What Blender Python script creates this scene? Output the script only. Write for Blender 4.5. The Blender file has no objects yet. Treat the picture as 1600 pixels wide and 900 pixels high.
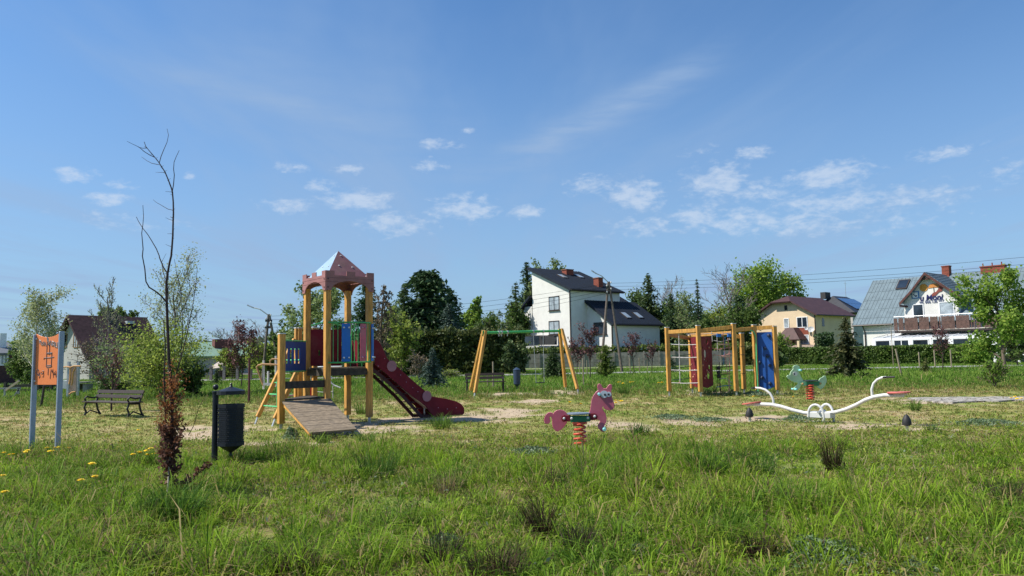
import bpy, bmesh, math, random
import numpy as np
from mathutils import Vector, Matrix

# ------------------------------------------------------------------ scene, camera, light
S = bpy.context.scene
COL = S.collection
R = math.radians
FPX = 1155.0
PITCH = math.atan(105 / 1155.0)
ROLL = R(1.07)
EYE = Vector((0, 0, 1.6))
_fw = Vector((0, math.cos(PITCH), math.sin(PITCH)))
_u0 = Vector((0, -math.sin(PITCH), math.cos(PITCH)))
_r = math.cos(ROLL) * Vector((1, 0, 0)) - math.sin(ROLL) * _u0
_u = math.cos(ROLL) * _u0 + math.sin(ROLL) * Vector((1, 0, 0))
cam_data = bpy.data.cameras.new('camera')
cam = bpy.data.objects.new('camera', cam_data)
COL.objects.link(cam)
M4 = Matrix((( _r.x, _u.x, -_fw.x, EYE.x), (_r.y, _u.y, -_fw.y, EYE.y), (_r.z, _u.z, -_fw.z, EYE.z), (0, 0, 0, 1)))
cam.matrix_world = M4
cam_data.sensor_width = 36
cam_data.lens = 36 * FPX / 1600
cam_data.clip_start = 0.05
cam_data.clip_end = 3000
S.camera = cam

SUN_AZ_LEFT = 85      # degrees left of the direction that points back at the camera
SUN_EL = 50
_a = R(SUN_AZ_LEFT)
SUN = Vector((-math.sin(_a) * math.cos(R(SUN_EL)), -math.cos(_a) * math.cos(R(SUN_EL)), math.sin(R(SUN_EL))))
sl = bpy.data.lights.new('sun', 'SUN')
sl.energy = 5.0
sl.angle = R(0.55)
sl.color = (1.0, 0.94, 0.83)
so = bpy.data.objects.new('sun', sl)
COL.objects.link(so)
so.rotation_euler = (-SUN).to_track_quat('-Z', 'Y').to_euler()

S.view_settings.view_transform = 'Standard'
S.view_settings.look = 'None'
S.view_settings.exposure = 0.54
S.view_settings.gamma = 1.0
S.render.engine = 'CYCLES'
S.cycles.max_bounces = 6
S.cycles.transparent_max_bounces = 8
S.cycles.use_denoising = True


def build_world():
    w = bpy.data.worlds.new('World')
    S.world = w
    w.use_nodes = True
    nt = w.node_tree
    N, L = nt.nodes, nt.links
    for n in list(N):
        N.remove(n)
    out = N.new('ShaderNodeOutputWorld')
    bg = N.new('ShaderNodeBackground')
    bg.inputs['Strength'].default_value = 0.069
    L.new(bg.outputs[0], out.inputs[0])
    sky = N.new('ShaderNodeTexSky')
    sky.sky_type = 'NISHITA'
    sky.sun_disc = False
    sky.sun_elevation = R(SUN_EL)
    sky.sun_rotation = math.atan2(SUN.x, SUN.y)
    sky.air_density = 1.15
    sky.dust_density = 0.5
    sky.ozone_density = 2.6
    tc = N.new('ShaderNodeTexCoord')
    sp = N.new('ShaderNodeSeparateXYZ')
    L.new(tc.outputs['Generated'], sp.inputs[0])

    def math_(op, a, b=None, c=None, clamp=False):
        n = N.new('ShaderNodeMath')
        n.operation = op
        n.use_clamp = clamp
        for i, v in enumerate((a, b, c)):
            if v is None:
                continue
            if isinstance(v, (int, float)):
                n.inputs[i].default_value = v
            else:
                L.new(v, n.inputs[i])
        return n.outputs[0]
    # direction as azimuth / elevation in radians
    az = math_('ARCTAN2', sp.outputs[0], sp.outputs[1])
    el = math_('ARCSINE', sp.outputs[2])
    cv = N.new('ShaderNodeCombineXYZ')
    L.new(az, cv.inputs[0])
    L.new(el, cv.inputs[1])
    # clouds live on a layer: elevation compresses towards the horizon
    zz = math_('MAXIMUM', sp.outputs[2], 0.02)
    px_ = math_('DIVIDE', sp.outputs[0], zz)
    py_ = math_('DIVIDE', sp.outputs[1], zz)
    lay = N.new('ShaderNodeCombineXYZ')
    L.new(px_, lay.inputs[0])
    L.new(py_, lay.inputs[1])

    def noise(vec, scale, detail, rough, off=(0, 0, 0), sc=(1, 1, 1), rot=0, dist=0.0):
        mp = N.new('ShaderNodeMapping')
        mp.inputs['Location'].default_value = off
        mp.inputs['Scale'].default_value = sc
        mp.inputs['Rotation'].default_value = (0, 0, rot)
        L.new(vec, mp.inputs[0])
        t = N.new('ShaderNodeTexNoise')
        t.inputs['Scale'].default_value = scale
        t.inputs['Detail'].default_value = detail
        t.inputs['Roughness'].default_value = rough
        t.inputs['Distortion'].default_value = dist
        L.new(mp.outputs[0], t.inputs[0])
        return t.outputs['Fac']

    def ramp(v, a, b):
        n = N.new('ShaderNodeMapRange')
        n.interpolation_type = 'SMOOTHSTEP'
        n.inputs['From Min'].default_value = a
        n.inputs['From Max'].default_value = b
        L.new(v, n.inputs['Value'])
        return n.outputs[0]
    # cloud groups (where the puffs gather): azimuth, elevation, radii, weight
    def azel(x, y):
        d = (_fw + _r * (x - 800) / FPX - _u * (y - 450) / FPX).normalized()
        return math.atan2(d.x, d.y), math.asin(d.z)
    groups = [(116, 272, 36, 14, .9), (168, 312, 34, 13, .9), (540, 264, 45, 12, .7), (560, 312, 75, 22, .95), (620, 350, 75, 26, .8),
              (690, 225, 50, 12, .7), (672, 258, 32, 14, .8), (725, 325, 70, 26, .95), (825, 331, 40, 14, .95), (920, 290, 50, 22, .8),
              (995, 305, 56, 36, .95), (1120, 285, 62, 34, 1.0), (1095, 340, 60, 28, .85), (1175, 237, 36, 14, .9), (1295, 275, 75, 24, 1.05),
              (1290, 318, 110, 26, .85), (1170, 345, 110, 30, .8), (1420, 308, 100, 26, .72), (1480, 238, 60, 14, .75), (1360, 350, 170, 26, .55),
              (450, 322, 60, 16, .8), (1580, 270, 40, 30, .6), (205, 345, 120, 20, .5), (1010, 355, 110, 20, .7), (190, 290, 26, 10, .8), (295, 275, 12, 8, .8), (455, 262, 30, 12, .7), (500, 290, 30, 16, .7), (730, 205, 20, 7, .7), (1090, 235, 60, 12, .5), (1180, 300, 60, 26, .8), (1250, 345, 80, 26, .8)]
    cov = None
    for gx, gy, rx, ry, wt in groups:
        a0, e0 = azel(gx, gy)
        v = N.new('ShaderNodeVectorMath')
        v.operation = 'MULTIPLY_ADD'
        kx, ky = FPX / (rx * 1.35), FPX / (ry * 1.35)
        v.inputs[1].default_value = (kx, ky, 0)
        v.inputs[2].default_value = (-a0 * kx, -e0 * ky, 0)
        L.new(cv.outputs[0], v.inputs[0])
        ln = N.new('ShaderNodeVectorMath')
        ln.operation = 'LENGTH'
        L.new(v.outputs[0], ln.inputs[0])
        g = N.new('ShaderNodeMapRange')
        g.interpolation_type = 'SMOOTHSTEP'
        g.inputs['From Min'].default_value = 1.15
        g.inputs['From Max'].default_value = 0.0
        g.inputs['To Max'].default_value = wt
        L.new(ln.outputs['Value'], g.inputs['Value'])
        cov = g.outputs[0] if cov is None else math_('MAXIMUM', cov, g.outputs[0])
    # thin scatter of the same puffs all round the sky between 8 and 20 degrees
    band = math_('MULTIPLY', ramp(el, 0.10, 0.20), ramp(el, 0.42, 0.28))
    away = ramp(math_('ABSOLUTE', az), 0.72, 0.95)
    cov = math_('MAXIMUM', cov, math_('MULTIPLY', math_('MULTIPLY', band, away), 0.75))
    n1 = noise(cv.outputs[0], 52, 7, 0.66, sc=(0.62, 1.35, 1), dist=0.3)
    n2 = noise(cv.outputs[0], 95, 3, 0.55, off=(3, 1, 0), sc=(0.7, 1.3, 1))
    nn = math_('MULTIPLY_ADD', n2, 0.42, math_('MULTIPLY', n1, 0.68))
    t = math_('ADD', nn, math_('MULTIPLY', cov, 0.40))
    puff = ramp(t, 0.68, 1.02)
    puff = math_('MULTIPLY', puff, ramp(cov, 0.02, 0.35))
    # high cirrus veil: long streaks
    c1 = noise(lay.outputs[0], 0.35, 5, 0.6, off=(0.3, 0, 0), sc=(2.4, 0.55, 1), rot=0.5, dist=0.5)
    veil = math_('MULTIPLY', ramp(c1, 0.40, 0.78), 0.42)

    def streak(p0, p1, wd, amt, soft=6):
        a0, e0 = azel(*p0)
        a1, e1 = azel(*p1)
        L_ = math.hypot(a1 - a0, e1 - e0)
        tx, ty = (a1 - a0) / L_, (e1 - e0) / L_
        dx = math_('SUBTRACT', az, a0)
        dy = math_('SUBTRACT', el, e0)
        along = math_('MULTIPLY_ADD', dx, tx / L_, math_('MULTIPLY', dy, ty / L_))
        across = math_('ABSOLUTE', math_('MULTIPLY_ADD', dx, -ty, math_('MULTIPLY', dy, tx)))
        m = math_('MULTIPLY', ramp(along, -0.15, 0.5), ramp(along, 1.12, 0.8))
        m = math_('MULTIPLY', m, ramp(across, wd, 0.0))
        nz = noise(cv.outputs[0], 18, 4, 0.6, off=(7, 2, 0), rot=-math.atan2(ty, tx) , sc=(0.35, 2.2, 1))
        return math_('MULTIPLY', math_('MULTIPLY', m, ramp(nz, 0.2, 0.75)), amt)
    veil = math_('ADD', veil, streak((690, 290), (1125, 85), 0.034, 0.62))
    veil = math_('ADD', veil, streak((660, 210), (190, 90), 0.022, 0.26))
    veil = math_('ADD', veil, streak((900, 330), (300, 60), 0.12, 0.14))
    # pale milky air low over the horizon
    low = math_('MULTIPLY', ramp(el, 0.50, -0.02), 0.62)
    pale = math_('ADD', veil, low, clamp=True)
    mix1 = N.new('ShaderNodeMix')
    mix1.data_type = 'RGBA'
    L.new(pale, mix1.inputs['Factor'])
    tint = N.new('ShaderNodeMix')
    tint.data_type = 'RGBA'
    tint.blend_type = 'MULTIPLY'
    tint.inputs['Factor'].default_value = 1
    tint.inputs[7].default_value = SKY_TINT
    L.new(sky.outputs[0], tint.inputs[6])
    L.new(tint.outputs[2], mix1.inputs[6])
    mix1.inputs[7].default_value = (3.3, 4.75, 7.1, 1)
    mix2 = N.new('ShaderNodeMix')
    mix2.data_type = 'RGBA'
    L.new(math_('MULTIPLY', puff, 0.62), mix2.inputs['Factor'])
    L.new(mix1.outputs[2], mix2.inputs[6])
    mix2.inputs[7].default_value = (6.6, 7.5, 8.8, 1)
    L.new(mix2.outputs[2], bg.inputs['Color'])


SKY_TINT = (0.80, 1.15, 1.47, 1)
build_world()


# ------------------------------------------------------------------ measuring: the photograph's rays
def ray(x, y):
    return _fw + _r * ((x - 800) / FPX) - _u * ((y - 450) / FPX)


def V(x, y, Y):
    d = ray(x, y)
    return EYE + d * (Y / d.y)


def G(x, y, z=0.0):
    d = ray(x, y)
    return EYE + d * ((z - EYE.z) / d.z)


def onplane(x, y, p0, n):
    d = ray(x, y)
    return EYE + d * ((p0 - EYE).dot(n) / d.dot(n))


def hz(x):
    return 555 - 0.0187 * (x - 800)


def dist_of(x, y):
    return G(x, y).y


# ------------------------------------------------------------------ materials
MATS = {}


def mat(name, rgb, rough=0.65, var=0.12, scale=6.0, bump=0.0, metal=0.0, spec=0.4, stretch=(1, 1, 1), dirt=None, dirt_amt=0.0, coat=0.0):
    if name in MATS:
        return MATS[name]
    m = bpy.data.materials.new(name)
    m.use_nodes = True
    nt = m.node_tree
    N, L = nt.nodes, nt.links
    b = N['Principled BSDF']
    b.inputs['Roughness'].default_value = rough
    b.inputs['Metallic'].default_value = metal
    b.inputs['Specular IOR Level'].default_value = spec
    if coat:
        b.inputs['Coat Weight'].default_value = coat
    tc = N.new('ShaderNodeTexCoord')
    mp = N.new('ShaderNodeMapping')
    mp.inputs['Scale'].default_value = stretch
    L.new(tc.outputs['Object'], mp.inputs[0])
    t = N.new('ShaderNodeTexNoise')
    t.inputs['Scale'].default_value = scale
    t.inputs['Detail'].default_value = 6
    t.inputs['Roughness'].default_value = 0.65
    L.new(mp.outputs[0], t.inputs[0])
    cr = N.new('ShaderNodeValToRGB')
    lo = [max(0, c * (1 - 2.2 * var)) for c in rgb]
    hi = [min(1, c * (1 + 1.8 * var)) for c in rgb]
    cr.color_ramp.elements[0].position = 0.3
    cr.color_ramp.elements[1].position = 0.72
    cr.color_ramp.elements[0].color = (*lo, 1)
    cr.color_ramp.elements[1].color = (*hi, 1)
    L.new(t.outputs['Fac'], cr.inputs[0])
    colout = cr.outputs[0]
    if dirt is not None:
        t2 = N.new('ShaderNodeTexNoise')
        t2.inputs['Scale'].default_value = scale * 0.35
        t2.inputs['Detail'].default_value = 8
        t2.inputs['Roughness'].default_value = 0.7
        L.new(tc.outputs['Object'], t2.inputs[0])
        mr = N.new('ShaderNodeMapRange')
        mr.inputs['From Min'].default_value = 0.5
        mr.inputs['From Max'].default_value = 0.75
        mr.inputs['To Max'].default_value = dirt_amt
        L.new(t2.outputs['Fac'], mr.inputs['Value'])
        mx = N.new('ShaderNodeMix')
        mx.data_type = 'RGBA'
        L.new(mr.outputs[0], mx.inputs['Factor'])
        L.new(colout, mx.inputs[6])
        mx.inputs[7].default_value = (*dirt, 1)
        colout = mx.outputs[2]
    L.new(colout, b.inputs['Base Color'])
    if bump:
        bp = N.new('ShaderNodeBump')
        bp.inputs['Strength'].default_value = bump
        bp.inputs['Distance'].default_value = 0.01
        L.new(t.outputs['Fac'], bp.inputs['Height'])
        L.new(bp.outputs[0], b.inputs['Normal'])
    MATS[name] = m
    return m


def leafmat(name, cols, trans=0.35, rough=0.6, k=1.0):
    """cols: dark .. light foliage colours, picked at random leaf by leaf"""
    m = bpy.data.materials.new(name)
    m.use_nodes = True
    nt = m.node_tree
    N, L = nt.nodes, nt.links
    b = N['Principled BSDF']
    b.inputs['Roughness'].default_value = rough
    b.inputs['Specular IOR Level'].default_value = 0.25
    g = N.new('ShaderNodeNewGeometry')
    cr = N.new('ShaderNodeValToRGB')
    e = cr.color_ramp.elements
    while len(e) < len(cols):
        e.new(0.5)
    for i, c in enumerate(cols):
        e[i].position = i / (len(cols) - 1)
        e[i].color = (min(1, c[0] * k), min(1, c[1] * k), min(1, c[2] * k), 1)
    tc = N.new('ShaderNodeTexCoord')
    t = N.new('ShaderNodeTexNoise')
    t.inputs['Scale'].default_value = 1.3
    t.inputs['Detail'].default_value = 3
    L.new(tc.outputs['Object'], t.inputs[0])
    ad = N.new('ShaderNodeMath')
    ad.operation = 'MULTIPLY_ADD'
    ad.inputs[1].default_value = 0.6
    ma = N.new('ShaderNodeMath')
    ma.operation = 'MULTIPLY_ADD'
    ma.inputs[1].default_value = 1.5
    ma.inputs[2].default_value = -0.5
    L.new(t.outputs['Fac'], ma.inputs[0])
    L.new(g.outputs['Random Per Island'], ad.inputs[0])
    L.new(ma.outputs[0], ad.inputs[2])
    L.new(ad.outputs[0], cr.inputs[0])
    L.new(cr.outputs[0], b.inputs['Base Color'])
    tr = N.new('ShaderNodeBsdfTranslucent')
    L.new(cr.outputs[0], tr.inputs['Color'])
    mx = N.new('ShaderNodeMixShader')
    mx.inputs[0].default_value = trans
    L.new(b.outputs[0], mx.inputs[1])
    L.new(tr.outputs[0], mx.inputs[2])
    L.new(mx.outputs[0], N['Material Output'].inputs[0])
    MATS[name] = m
    return m


def attrmat(name, rough=0.8, trans=0.0, noise_scale=0, noise_amt=0.3, bump=0.0, spec=0.2):
    m = bpy.data.materials.new(name)
    m.use_nodes = True
    nt = m.node_tree
    N, L = nt.nodes, nt.links
    b = N['Principled BSDF']
    b.inputs['Roughness'].default_value = rough
    b.inputs['Specular IOR Level'].default_value = spec
    a = N.new('ShaderNodeAttribute')
    a.attribute_name = 'tint'
    c = a.outputs['Color']
    if noise_scale:
        tc = N.new('ShaderNodeTexCoord')
        t = N.new('ShaderNodeTexNoise')
        t.inputs['Scale'].default_value = noise_scale
        t.inputs['Detail'].default_value = 10
        t.inputs['Roughness'].default_value = 0.72
        L.new(tc.outputs['Object'], t.inputs[0])
        mr = N.new('ShaderNodeMapRange')
        mr.inputs['From Min'].default_value = 0.3
        mr.inputs['From Max'].default_value = 0.7
        mr.inputs['To Min'].default_value = 1 - noise_amt
        mr.inputs['To Max'].default_value = 1 + noise_amt
        L.new(t.outputs['Fac'], mr.inputs['Value'])
        mx = N.new('ShaderNodeMix')
        mx.data_type = 'RGBA'
        mx.blend_type = 'MULTIPLY'
        mx.inputs['Factor'].default_value = 1
        L.new(c, mx.inputs[6])
        L.new(mr.outputs[0], mx.inputs[7])
        c = mx.outputs[2]
        if bump:
            bp = N.new('ShaderNodeBump')
            bp.inputs['Strength'].default_value = bump
            bp.inputs['Distance'].default_value = 0.04
            L.new(t.outputs['Fac'], bp.inputs['Height'])
            L.new(bp.outputs[0], b.inputs['Normal'])
    L.new(c, b.inputs['Base Color'])
    if trans:
        tr = N.new('ShaderNodeBsdfTranslucent')
        L.new(c, tr.inputs['Color'])
        mx2 = N.new('ShaderNodeMixShader')
        mx2.inputs[0].default_value = trans
        L.new(b.outputs[0], mx2.inputs[1])
        L.new(tr.outputs[0], mx2.inputs[2])
        L.new(mx2.outputs[0], N['Material Output'].inputs[0])
    MATS[name] = m
    return m


def glassmat(name, rgb=(0.02, 0.03, 0.045), rough=0.06):
    m = mat(name, rgb, rough=rough, var=0.3, scale=0.6, spec=0.8)
    return m


WOODO = mat('orange_stained_pine', (0.56, 0.29, 0.065), 0.6, 0.22, 5, bump=0.25, stretch=(6, 6, 0.6), dirt=(0.22, 0.12, 0.06), dirt_amt=0.65)
WOODG = mat('weathered_boards', (0.20, 0.155, 0.105), 0.85, 0.25, 9, bump=0.5, stretch=(1, 1, 6), dirt=(0.16, 0.13, 0.10), dirt_amt=0.6)
WOODD = mat('dark_boards', (0.05, 0.042, 0.035), 0.8, 0.3, 9, bump=0.4)  # very dark brown boards for deck parts and the rail fence
MAROON = mat('maroon_plastic', (0.16, 0.015, 0.026), 0.6, 0.10, 3, spec=0.12, dirt=(0.24, 0.11, 0.10), dirt_amt=0.45)
BLUE = mat('blue_plastic', (0.012, 0.14, 0.50), 0.45, 0.06, 3, dirt=(0.10, 0.2, 0.36), dirt_amt=0.5)
PINK = mat('raspberry_plastic', (0.48, 0.10, 0.155), 0.5, 0.08, 4, dirt=(0.42, 0.24, 0.24), dirt_amt=0.6)
PINKEDGE = mat('sunlit_pink_edge', (0.70, 0.32, 0.34), 0.6, 0.08, 4)  # lighter copy of the raspberry pink, painting sunlight onto the board edges
MAUVE = mat('mauve_roof_plastic', (0.25, 0.115, 0.115), 0.28, 0.14, 2.5, dirt=(0.22, 0.20, 0.12), dirt_amt=0.5)
MAUVEW = mat('mauve_wall_plastic', (0.30, 0.135, 0.13), 0.55, 0.10, 3, dirt=(0.2, 0.12, 0.1), dirt_amt=0.3)
MAUVEL = mat('dusty_pink_disc', (0.36, 0.16, 0.19), 0.6, 0.08, 6)
GREENM = mat('green_enamel', (0.06, 0.38, 0.11), 0.4, 0.08, 5, dirt=(0.15, 0.2, 0.1), dirt_amt=0.3)
GREENP = mat('green_board', (0.02, 0.16, 0.07), 0.5, 0.12, 5)
MINT = mat('mint_plastic', (0.44, 0.62, 0.40), 0.5, 0.08, 5, dirt=(0.2, 0.35, 0.2), dirt_amt=0.4)
CYAN = mat('turquoise_grip', (0.25, 0.62, 0.62), 0.45, 0.06, 5)
STEEL = mat('galvanised_steel', (0.52, 0.53, 0.54), 0.42, 0.12, 12, metal=0.7)
BOLT = mat('pale_bolt_cap', (0.6, 0.62, 0.62), 0.4, 0.05, 10)
WHITEP = mat('white_enamel', (0.60, 0.60, 0.585), 0.38, 0.06, 4, dirt=(0.36, 0.32, 0.25), dirt_amt=0.6)
BLACKM = mat('black_cast_iron', (0.018, 0.018, 0.02), 0.5, 0.2, 14)
BINM = mat('blue_black_enamel', (0.009, 0.012, 0.020), 0.45, 0.2, 12, dirt=(0.022, 0.026, 0.032), dirt_amt=0.3)
RUBBER = mat('black_rubber', (0.02, 0.02, 0.022), 0.6, 0.2, 20)
SPRING = mat('orange_red_spring', (0.60, 0.085, 0.05), 0.4, 0.1, 14, dirt=(0.3, 0.12, 0.06), dirt_amt=0.4)
REDP = mat('red_enamel', (0.5, 0.02, 0.03), 0.4, 0.1, 5)
REDSEAT = mat('faded_red_seat', (0.55, 0.14, 0.12), 0.5, 0.1, 6)
ORANGEP = mat('orange_panel', (0.80, 0.235, 0.075), 0.5, 0.04, 3, dirt=(0.75, 0.33, 0.18), dirt_amt=0.5)
POSTBG = mat('blue_grey_post', (0.30, 0.36, 0.46), 0.35, 0.06, 5, metal=0.15)
ROPEG = mat('grey_rope', (0.45, 0.43, 0.42), 0.8, 0.2, 20)
ROPER = mat('pink_rope', (0.55, 0.25, 0.22), 0.8, 0.2, 20)
ROPEGR = mat('green_rope', (0.08, 0.28, 0.16), 0.8, 0.2, 20)
ROPEB = mat('blue_rope', (0.06, 0.2, 0.42), 0.8, 0.2, 20)
PLASTERW = mat('white_plaster', (0.64, 0.63, 0.605), 0.85, 0.035, 1.3, bump=0.1, dirt=(0.52, 0.515, 0.50), dirt_amt=0.3)
PLASTERC = mat('cream_plaster', (0.64, 0.50, 0.34), 0.85, 0.05, 1.0, bump=0.1, dirt=(0.55, 0.43, 0.30), dirt_amt=0.35)
PLASTERG = mat('grey_plaster', (0.42, 0.41, 0.40), 0.9, 0.12, 2)
BROWNW = mat('dark_brown_wall', (0.07, 0.035, 0.03), 0.8, 0.2, 3)
ROOFN = mat('navy_roof_sheet', (0.011, 0.016, 0.026), 0.6, 0.15, 2, spec=0.25)
BRICK = mat('orange_brick', (0.22, 0.058, 0.035), 0.85, 0.2, 8)
DARKF = mat('dark_brown_frame', (0.035, 0.025, 0.022), 0.5, 0.15, 5)
WHITEF = mat('white_frame', (0.75, 0.76, 0.78), 0.4, 0.04, 3)
GLASS = glassmat('dark_glass')
GLASSL = mat('pale_curtained_glass', (0.33, 0.38, 0.42), 0.1, 0.25, 1.2, spec=0.8)
BARK = mat('grey_brown_bark', (0.13, 0.10, 0.075), 0.9, 0.3, 8, bump=0.5, stretch=(1, 1, 0.3))
BARKD = mat('dark_plum_bark', (0.045, 0.028, 0.026), 0.85, 0.3, 12, bump=0.3)
BARKW = mat('white_birch_bark', (0.50, 0.47, 0.42), 0.85, 0.35, 5, stretch=(1, 1, 3), dirt=(0.05, 0.045, 0.04), dirt_amt=0.8)
TWIGG = mat('grey_twigs', (0.19, 0.165, 0.155), 0.9, 0.2, 5)
STAKEM = mat('weathered_stake', (0.27, 0.22, 0.16), 0.9, 0.25, 10, stretch=(4, 4, 0.5))
CONC = mat('weathered_concrete', (0.24, 0.215, 0.195), 0.9, 0.2, 2.5, bump=0.3, dirt=(0.13, 0.12, 0.11), dirt_amt=0.5)
ASPH = mat('pale_asphalt', (0.27, 0.265, 0.26), 0.9, 0.15, 14, bump=0.3)
BALC = mat('brown_balcony_board', (0.105, 0.058, 0.045), 0.7, 0.25, 4)


# ------------------------------------------------------------------ mesh builder
class MB:
    def __init__(s):
        s.v, s.f, s.mi, s.cur = [], [], [], 0

    def mat(s, i):
        s.cur = i
        return s

    def add(s, pts, faces):
        o = len(s.v)
        s.v += [tuple(p) for p in pts]
        for f in faces:
            s.f.append(tuple(i + o for i in f))
            s.mi.append(s.cur)
        return s

    def box(s, c, sx, sy, sz, ax=Vector((1, 0, 0)), ay=Vector((0, 1, 0)), az=Vector((0, 0, 1))):
        c = Vector(c)
        P = [c + ax * (sx / 2 * i) + ay * (sy / 2 * j) + az * (sz / 2 * k) for k in (-1, 1) for j in (-1, 1) for i in (-1, 1)]
        return s.add(P, [(0, 2, 3, 1), (4, 5, 7, 6), (0, 1, 5, 4), (2, 6, 7, 3), (0, 4, 6, 2), (1, 3, 7, 5)])

    def beam(s, p0, p1, w, h, side=None):
        p0, p1 = Vector(p0), Vector(p1)
        d = (p1 - p0)
        ln = d.length
        d.normalize()
        if side is None:
            side = d.cross(Vector((0, 0, 1)))
            if side.length < 1e-3:
                side = Vector((1, 0, 0))
        side = (side - d * side.dot(d)).normalized()
        up = d.cross(side).normalized()
        return s.box((p0 + p1) / 2, w, h, ln, side, up, d)

    def tube(s, pts, r, n=8, caps=True):
        pts = [Vector(p) for p in pts]
        if not isinstance(r, (list, tuple)):
            r = [r] * len(pts)
        rings = []
        prev = None
        for i, p in enumerate(pts):
            a = pts[max(0, i - 1)]
            b = pts[min(len(pts) - 1, i + 1)]
            t = (b - a).normalized()
            if prev is None:
                x = t.cross(Vector((0, 0, 1)))
                if x.length < 0.05:
                    x = t.cross(Vector((1, 0, 0)))
            else:
                x = prev - t * prev.dot(t)
            x.normalize()
            prev = x
            y = t.cross(x)
            rings.append([p + (x * math.cos(2 * math.pi * k / n) + y * math.sin(2 * math.pi * k / n)) * r[i] for k in range(n)])
        V_ = [q for rg in rings for q in rg]
        F = []
        for i in range(len(pts) - 1):
            for k in range(n):
                F.append((i * n + k, i * n + (k + 1) % n, (i + 1) * n + (k + 1) % n, (i + 1) * n + k))
        if caps:
            F.append(tuple(range(n - 1, -1, -1)))
            F.append(tuple((len(pts) - 1) * n + k for k in range(n)))
        return s.add(V_, F)

    def prism(s, pts, vec, side_mat=None):
        pts = [Vector(p) for p in pts]
        vec = Vector(vec)
        n = len(pts)
        q = [p + vec for p in pts]
        # orient: cap normals outwards
        nrm = Vector((0, 0, 0))
        for i in range(n):
            a, b = pts[i], pts[(i + 1) % n]
            nrm += a.cross(b)
        if nrm.dot(vec) > 0:
            c0, c1, flip = tuple(range(n - 1, -1, -1)), tuple(range(n, 2 * n)), False
        else:
            c0, c1, flip = tuple(range(n)), tuple(range(2 * n - 1, n - 1, -1)), True
        s.add(pts + q, [c0, c1])
        o = len(s.v) - 2 * n
        keep = s.cur
        if side_mat is not None:
            s.cur = side_mat
        for i in range(n):
            j = (i + 1) % n
            f = (i, j, n + j, n + i)
            if flip:
                f = f[::-1]
            s.f.append(tuple(k + o for k in f))
            s.mi.append(s.cur)
        s.cur = keep
        return s

    def lathe(s, c, prof, n=14):
        """prof: (radius, z) pairs about a vertical axis through c"""
        c = Vector(c)
        V_ = []
        for r, z in prof:
            for k in range(n):
                a = 2 * math.pi * k / n
                V_.append(c + Vector((r * math.cos(a), r * math.sin(a), z)))
        F = []
        for i in range(len(prof) - 1):
            for k in range(n):
                F.append((i * n + k, i * n + (k + 1) % n, (i + 1) * n + (k + 1) % n, (i + 1) * n + k))
        F.append(tuple(range(n - 1, -1, -1)))
        F.append(tuple((len(prof) - 1) * n + k for k in range(n)))
        return s.add(V_, F)

    def sphere(s, c, r, n=8, sz=1.0):
        pr = [(max(1e-3, r * math.sin(math.pi * i / n)), -r * sz * math.cos(math.pi * i / n)) for i in range(n + 1)]
        return s.lathe(c, pr, n + 2)

    def build(s, name, mats, parent=None, smooth=False, origin=None, bevel=0):
        o0 = Vector(ROOT[root_of(parent)]) if parent is not None else Vector(origin if origin is not None else (0, 0, 0))
        me = bpy.data.meshes.new(name)
        me.from_pydata([tuple(Vector(p) - o0) for p in s.v], [], s.f)
        if not isinstance(mats, (list, tuple)):
            mats = [mats]
        for m in mats:
            me.materials.append(m)
        if len(mats) > 1:
            me.polygons.foreach_set('material_index', s.mi)
        if smooth:
            me.shade_smooth()
            try:
                me.set_sharp_from_angle(angle=R(40))
            except Exception:
                pass
        me.update()
        o = bpy.data.objects.new(name, me)
        COL.objects.link(o)
        if parent is not None:
            o.parent = parent
        else:
            o.location = o0
            ROOT[o.name] = tuple(o0)
        if bevel:
            bm = o.modifiers.new('bevel', 'BEVEL')
            bm.width = bevel
            bm.segments = 1
            bm.limit_method = 'ANGLE'
        return o


ROOT = {}


def root_of(o):
    while o.parent is not None:
        o = o.parent
    return o.name


def thing(name, label, cat, loc=(0, 0, 0), group=None):
    o = bpy.data.objects.new(name, None)
    o.empty_display_size = 0.2
    COL.objects.link(o)
    o.location = loc
    ROOT[o.name] = tuple(loc)
    o['label'] = label
    o['category'] = cat
    if group:
        o['group'] = group
    return o


def tag(o, label=None, cat=None, group=None, kind=None):
    if label:
        o['label'] = label
    if cat:
        o['category'] = cat
    if group:
        o['group'] = group
    if kind:
        o['kind'] = kind
    return o


def copy_tree(o, parent=None):
    c = o.copy()
    COL.objects.link(c)
    c.parent = parent
    if parent is None:
        ROOT[c.name] = tuple(o.location)
    for ch in list(o.children):
        copy_tree(ch, c)
    return c


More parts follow.
